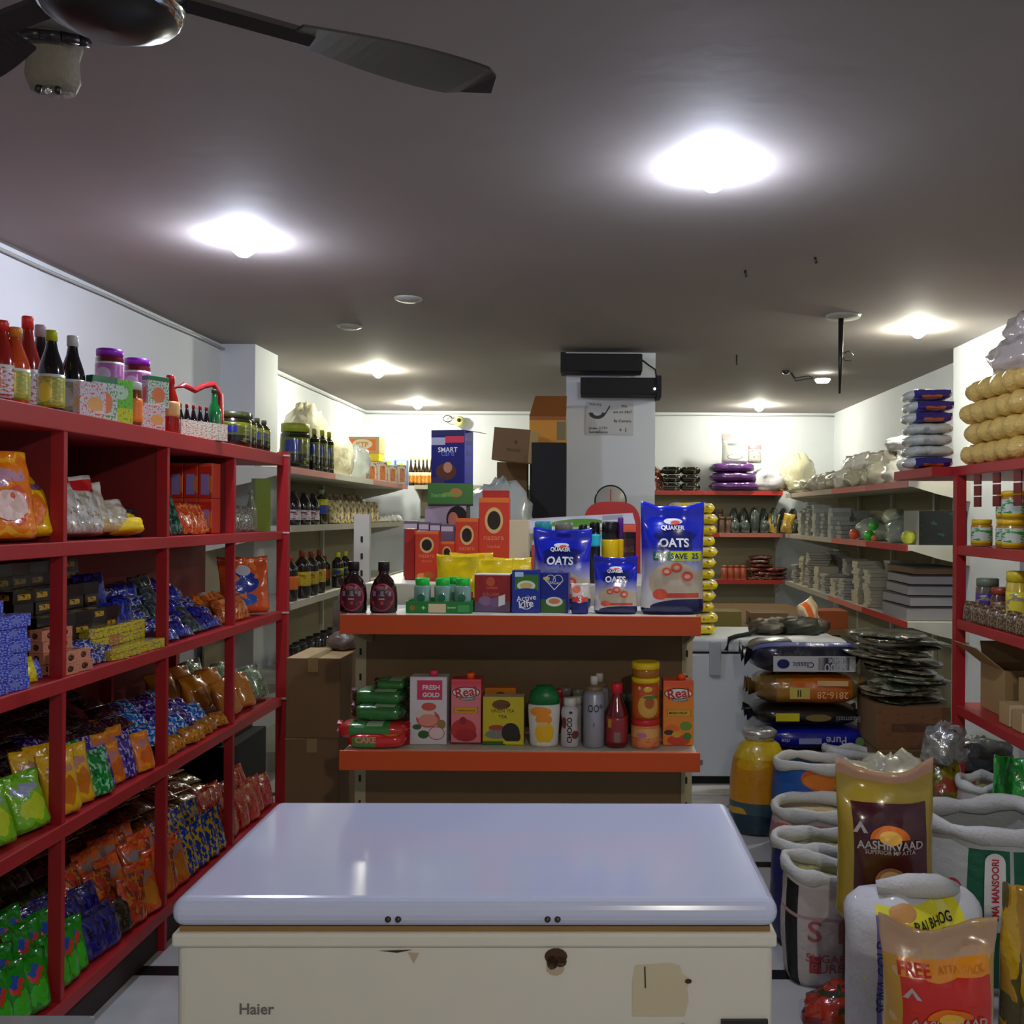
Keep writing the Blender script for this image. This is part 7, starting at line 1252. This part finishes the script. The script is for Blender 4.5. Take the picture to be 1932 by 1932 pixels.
flour('flour_bag', 'gold flour bag with a dark maroon printed panel', 1590, 1778, 1462, 1742, 3.02, C(176, 150, 44), [('band', .93, 1, C(196, 150, 120)), ('rect', .13, .90, .10, .80, C(70, 12, 26)), ('rect', .13, .90, .0, .03, C(150, 130, 40))], .8, 71, -2, None, None, mx_extra)
def red_extra(t, B, s, s2, w_, h):
    aash(t, B, s, s2, w_, h, .36); letter(t, 'FREE', -.27*w_, h*.735, w_*.26, s, REDP, bold=.03, sub=.02); letter(t, 'ATTA PACK', .14*w_, h*.735, w_*.42, s, mat('gold_or', C(220, 130, 20), .4), sub=.02)
    lay(t, 'emblem', [(-.38*w_, .54*h), (-.31*w_, .62*h), (-.24*w_, .54*h), (-.28*w_, .54*h), (-.31*w_, .585*h), (-.34*w_, .54*h)], [(0, 1, 4, 5), (1, 2, 3, 4)], s, sil)
flour('flour_bag', 'gold and clear flour bag with a bright red panel and orange banner', 1682, 1905, 1768, 2010, 2.2, C(196, 150, 60), [('band', .80, 1, C(196, 160, 130)), ('noise', 4, .60, C(206, 170, 120)), ('rect', .10, .92, .0, .80, C(240, 150, 14)), ('rect', .10, .92, .0, .68, C(214, 36, 14)), ('ell', .45, .72, .18, .07, C(240, 150, 14))], .8, 73, 2, None, None, red_extra)
t = carton('support_box', 'dark box hidden under the red panelled flour bag', 'box', (px(1793, 2.28), 2.28, 0), .26, .2, pz(2010, 2.2)-.001, kraftd, kraftd) if pz(2010, 2.2) > .02 else None
# white yellow sack
D = 2.62; zt_ = pz(1690, D)
t = thing('woven_sack', 'white woven sack with a bright yellow side panel and folded top', 'sack', (px(1755, D), D+.12, 0), R(6)); w_ = px(1885, D)-px(1618, D); B = Bag(w_, zt_, .25, 12, 'upright', .10, ears=-.08)
B.hw = lambda v, B=B: B.w/2*(1-.08*max(0, 1-v/.06)**2)*(1-.22*max(0, (v-.86)/.14)**2)
B.T = lambda v, B=B: B.t/2*(1 if v < .8 else max(.15, 1-((v-.8)/.2)**2))
B.mb(18, 26).obj('sack_body', pr('yellow_sack', C(206, 208, 212), [('rect', .13, .80, .0, .94, C(232, 226, 40)), ('rect', .13, .16, 0, .9, C(110, 110, 170)), ('rect', .16, .22, 0, .86, C(210, 210, 212)), ('ell', .30, .92, .1, .035, C(206, 150, 80)), ('rect', .25, .38, .50, .56, C(24, 26, 30)), ('rect', .25, .38, .38, .49, C(130, 150, 30)), ('rect', .25, .40, .24, .36, C(120, 30, 40)), ('noise', 5, .64, C(236, 232, 120))]), t)
s = B.surf(.005); h = zt_
letter(t, 'SONA GOLD', -.345*w_, h*.60, h*.36, s, NAVY, rot=R(90), sub=.02, name='side_lettering'); letter(t, 'RAJ BHOG', .02*w_, h*.87, w_*.34, s, BLKP, sub=.02, bold=.02); letter(t, 'ATTA CI', .16*w_, h*.82, w_*.34, s, BLKP, sub=.02, bold=.02)
for a, b, r_ in ((-.10, .76, .1), (-.02, .78, .08), (.10, .765, .05)): ell_print(t, a*w_, b*h, r_*w_, .03*h, s, GRN, 8, 'leaf_print', sub=.02)
rect_print(t, -.33*w_, .05*w_, .46*h, .50*h, s, BLKP) if 0 else None
MB().tube([(-w_*.30, -.02, h*.99), (-w_*.1, -.05, h*1.015), (w_*.12, -.04, h*1.0), (w_*.33, .0, h*.95)], [.02, .035, .035, .02], 8).obj('folded_top', srim, t)
# green sack right
t = sack('open_sack', 'large open sack with green panels and a red vertical name', (px(1888, 3.3), 3.36, 0), .225, .18, pz(1566, 3.2), pr('green_sack', C(190, 194, 192), [('rect', .40, .488, .05, .91, C(16, 100, 70)), ('rect', .496, .62, .05, .91, C(16, 100, 70)), ('rect', .34, .40, .3, .5, C(170, 70, 80)), ('ell', .37, .66, .02, .05, C(180, 60, 70))]), srim, None, 15, 0, .03)
sf = t_surf[t.name](.006); sf2 = t_surf[t.name](.008); hs_ = pz(1566, 3.2)
for part in (ell_print(t, -.062, hs_*.84, .030, .03, sf, W_, 16, 'oval_panel'), ell_print(t, -.062, hs_*.46, .030, .03, sf, W_, 16, 'oval_panel')): pass
rect_print(t, -.092, -.032, hs_*.46, hs_*.84, sf, W_, 'oval_panel'); letter(t, 'UMA MANSOORI', -.062, hs_*.67, hs_*.38, sf2, mat('print_crimson', C(196, 40, 60), .5), rot=R(90), sub=.02, bold=.03, name='brand_lettering')
for k in range(2): rect_print(t, -.07+.0*k, -.035, hs_*(.78+.025*k), hs_*(.79+.025*k), sf, W_, 'printed_dash')
letter(t, 'RICE', .06, hs_*.5, hs_*.3, sf, W_, rot=R(90), sub=.02)
MB().lathe([(0, 0), (.17, 0), (.1, .03), (0, .04)], 18, sy=.8).obj('inner_fold', mat('dark_inner', C(120, 124, 122), .7), t, (0, 0, hs_-.12))
# rear right bags
t = thing('foil_top_bag', 'yellow green bag with a tall crumpled silver foil top', 'bag', (px(1792, 4.1), 4.15, 0)); hz = pz(1425, 4.1)
MB().lathe([(0, 0), (.11, 0), (.13, .03), (.125, .25), (.10, .38), (.06, hz)], 22, sy=.8).obj('bag_body', wrap('yg_bag', C(130, 120, 20), C(90, 84, 20), C(150, 60, 30), 4), t); link('foil_top', blob_mesh('foil_top', .09, .07, .09, mat('foil', C(190, 192, 190), .22, .7), 6, amp=.4, crump=.2), t, (0, 0, hz-.03))
t = sack('open_sack', 'small open white sack between the foil topped bag and the green packet', (px(1870, 3.95), 4.0, 0), .10, .09, pz(1478, 3.95), pr('small_sack', C(190, 180, 180), [('noise', 5, .58, C(170, 100, 100))]), srim, meal2, 18, 0, .022)
t = thing('green_bag', 'bright green crinkled bag at the right edge above the green sack', 'bag', (px(1925, 3.75), 3.78, 0)); B = Bag(.19, pz(1430, 3.75), .15, 8, 'upright', .2, .08); B.mb(12, 20).obj('bag_body', wrap('gr_bag', C(16, 140, 40), C(10, 100, 30), C(60, 170, 80), 4), t)
blob('plastic_bag', 'dark clear bag slumped behind the small white sack', 'bag', (px(1860, 4.7), 4.78, .33), (.16, .1, .1), mat('dkclear', C(60, 64, 66), .25, coat=.6, bump=.7), 19)
t = carton('floor_carton', 'dark carton on the floor under the dark clear bag', 'box', (px(1860, 4.7), 4.78, 0), .34, .22, .33, kraftd, kraftd)
t = thing('yellow_bag', 'yellow glossy bag at the lower right edge', 'bag', (px(1992, 2.55), 2.70, 0)); B = Bag(.16, pz(1712, 2.55), .13, 9, 'upright', .18, .08); B.mb(12, 20).obj('bag_body', wrap('yel_bag', C(214, 170, 20), C(190, 140, 16), C(90, 80, 30), 3), t)
t = thing('red_packet', 'red orange crumpled packet on the floor beside the striped sack', 'packet', (px(1590, 2.95), 3.0, 0), R(20)); link('packet_body', blob_mesh('packet_body', .10, .07, .07, wrap('red_floor', C(170, 50, 30), C(120, 24, 24), C(60, 60, 40), 4), 12, amp=.35), t)
t = thing('floor_tray', 'white round lid lying on the floor beside the near freezer', 'lid', (px(1440, 2.45)+.12, 2.55, 0)); MB().lathe([(0, .012), (.19, .012), (.20, .02), (.205, .012), (.2, 0), (0, 0)], 36).obj('lid_disc', mat('tray_white', C(190, 190, 196), .35), t)
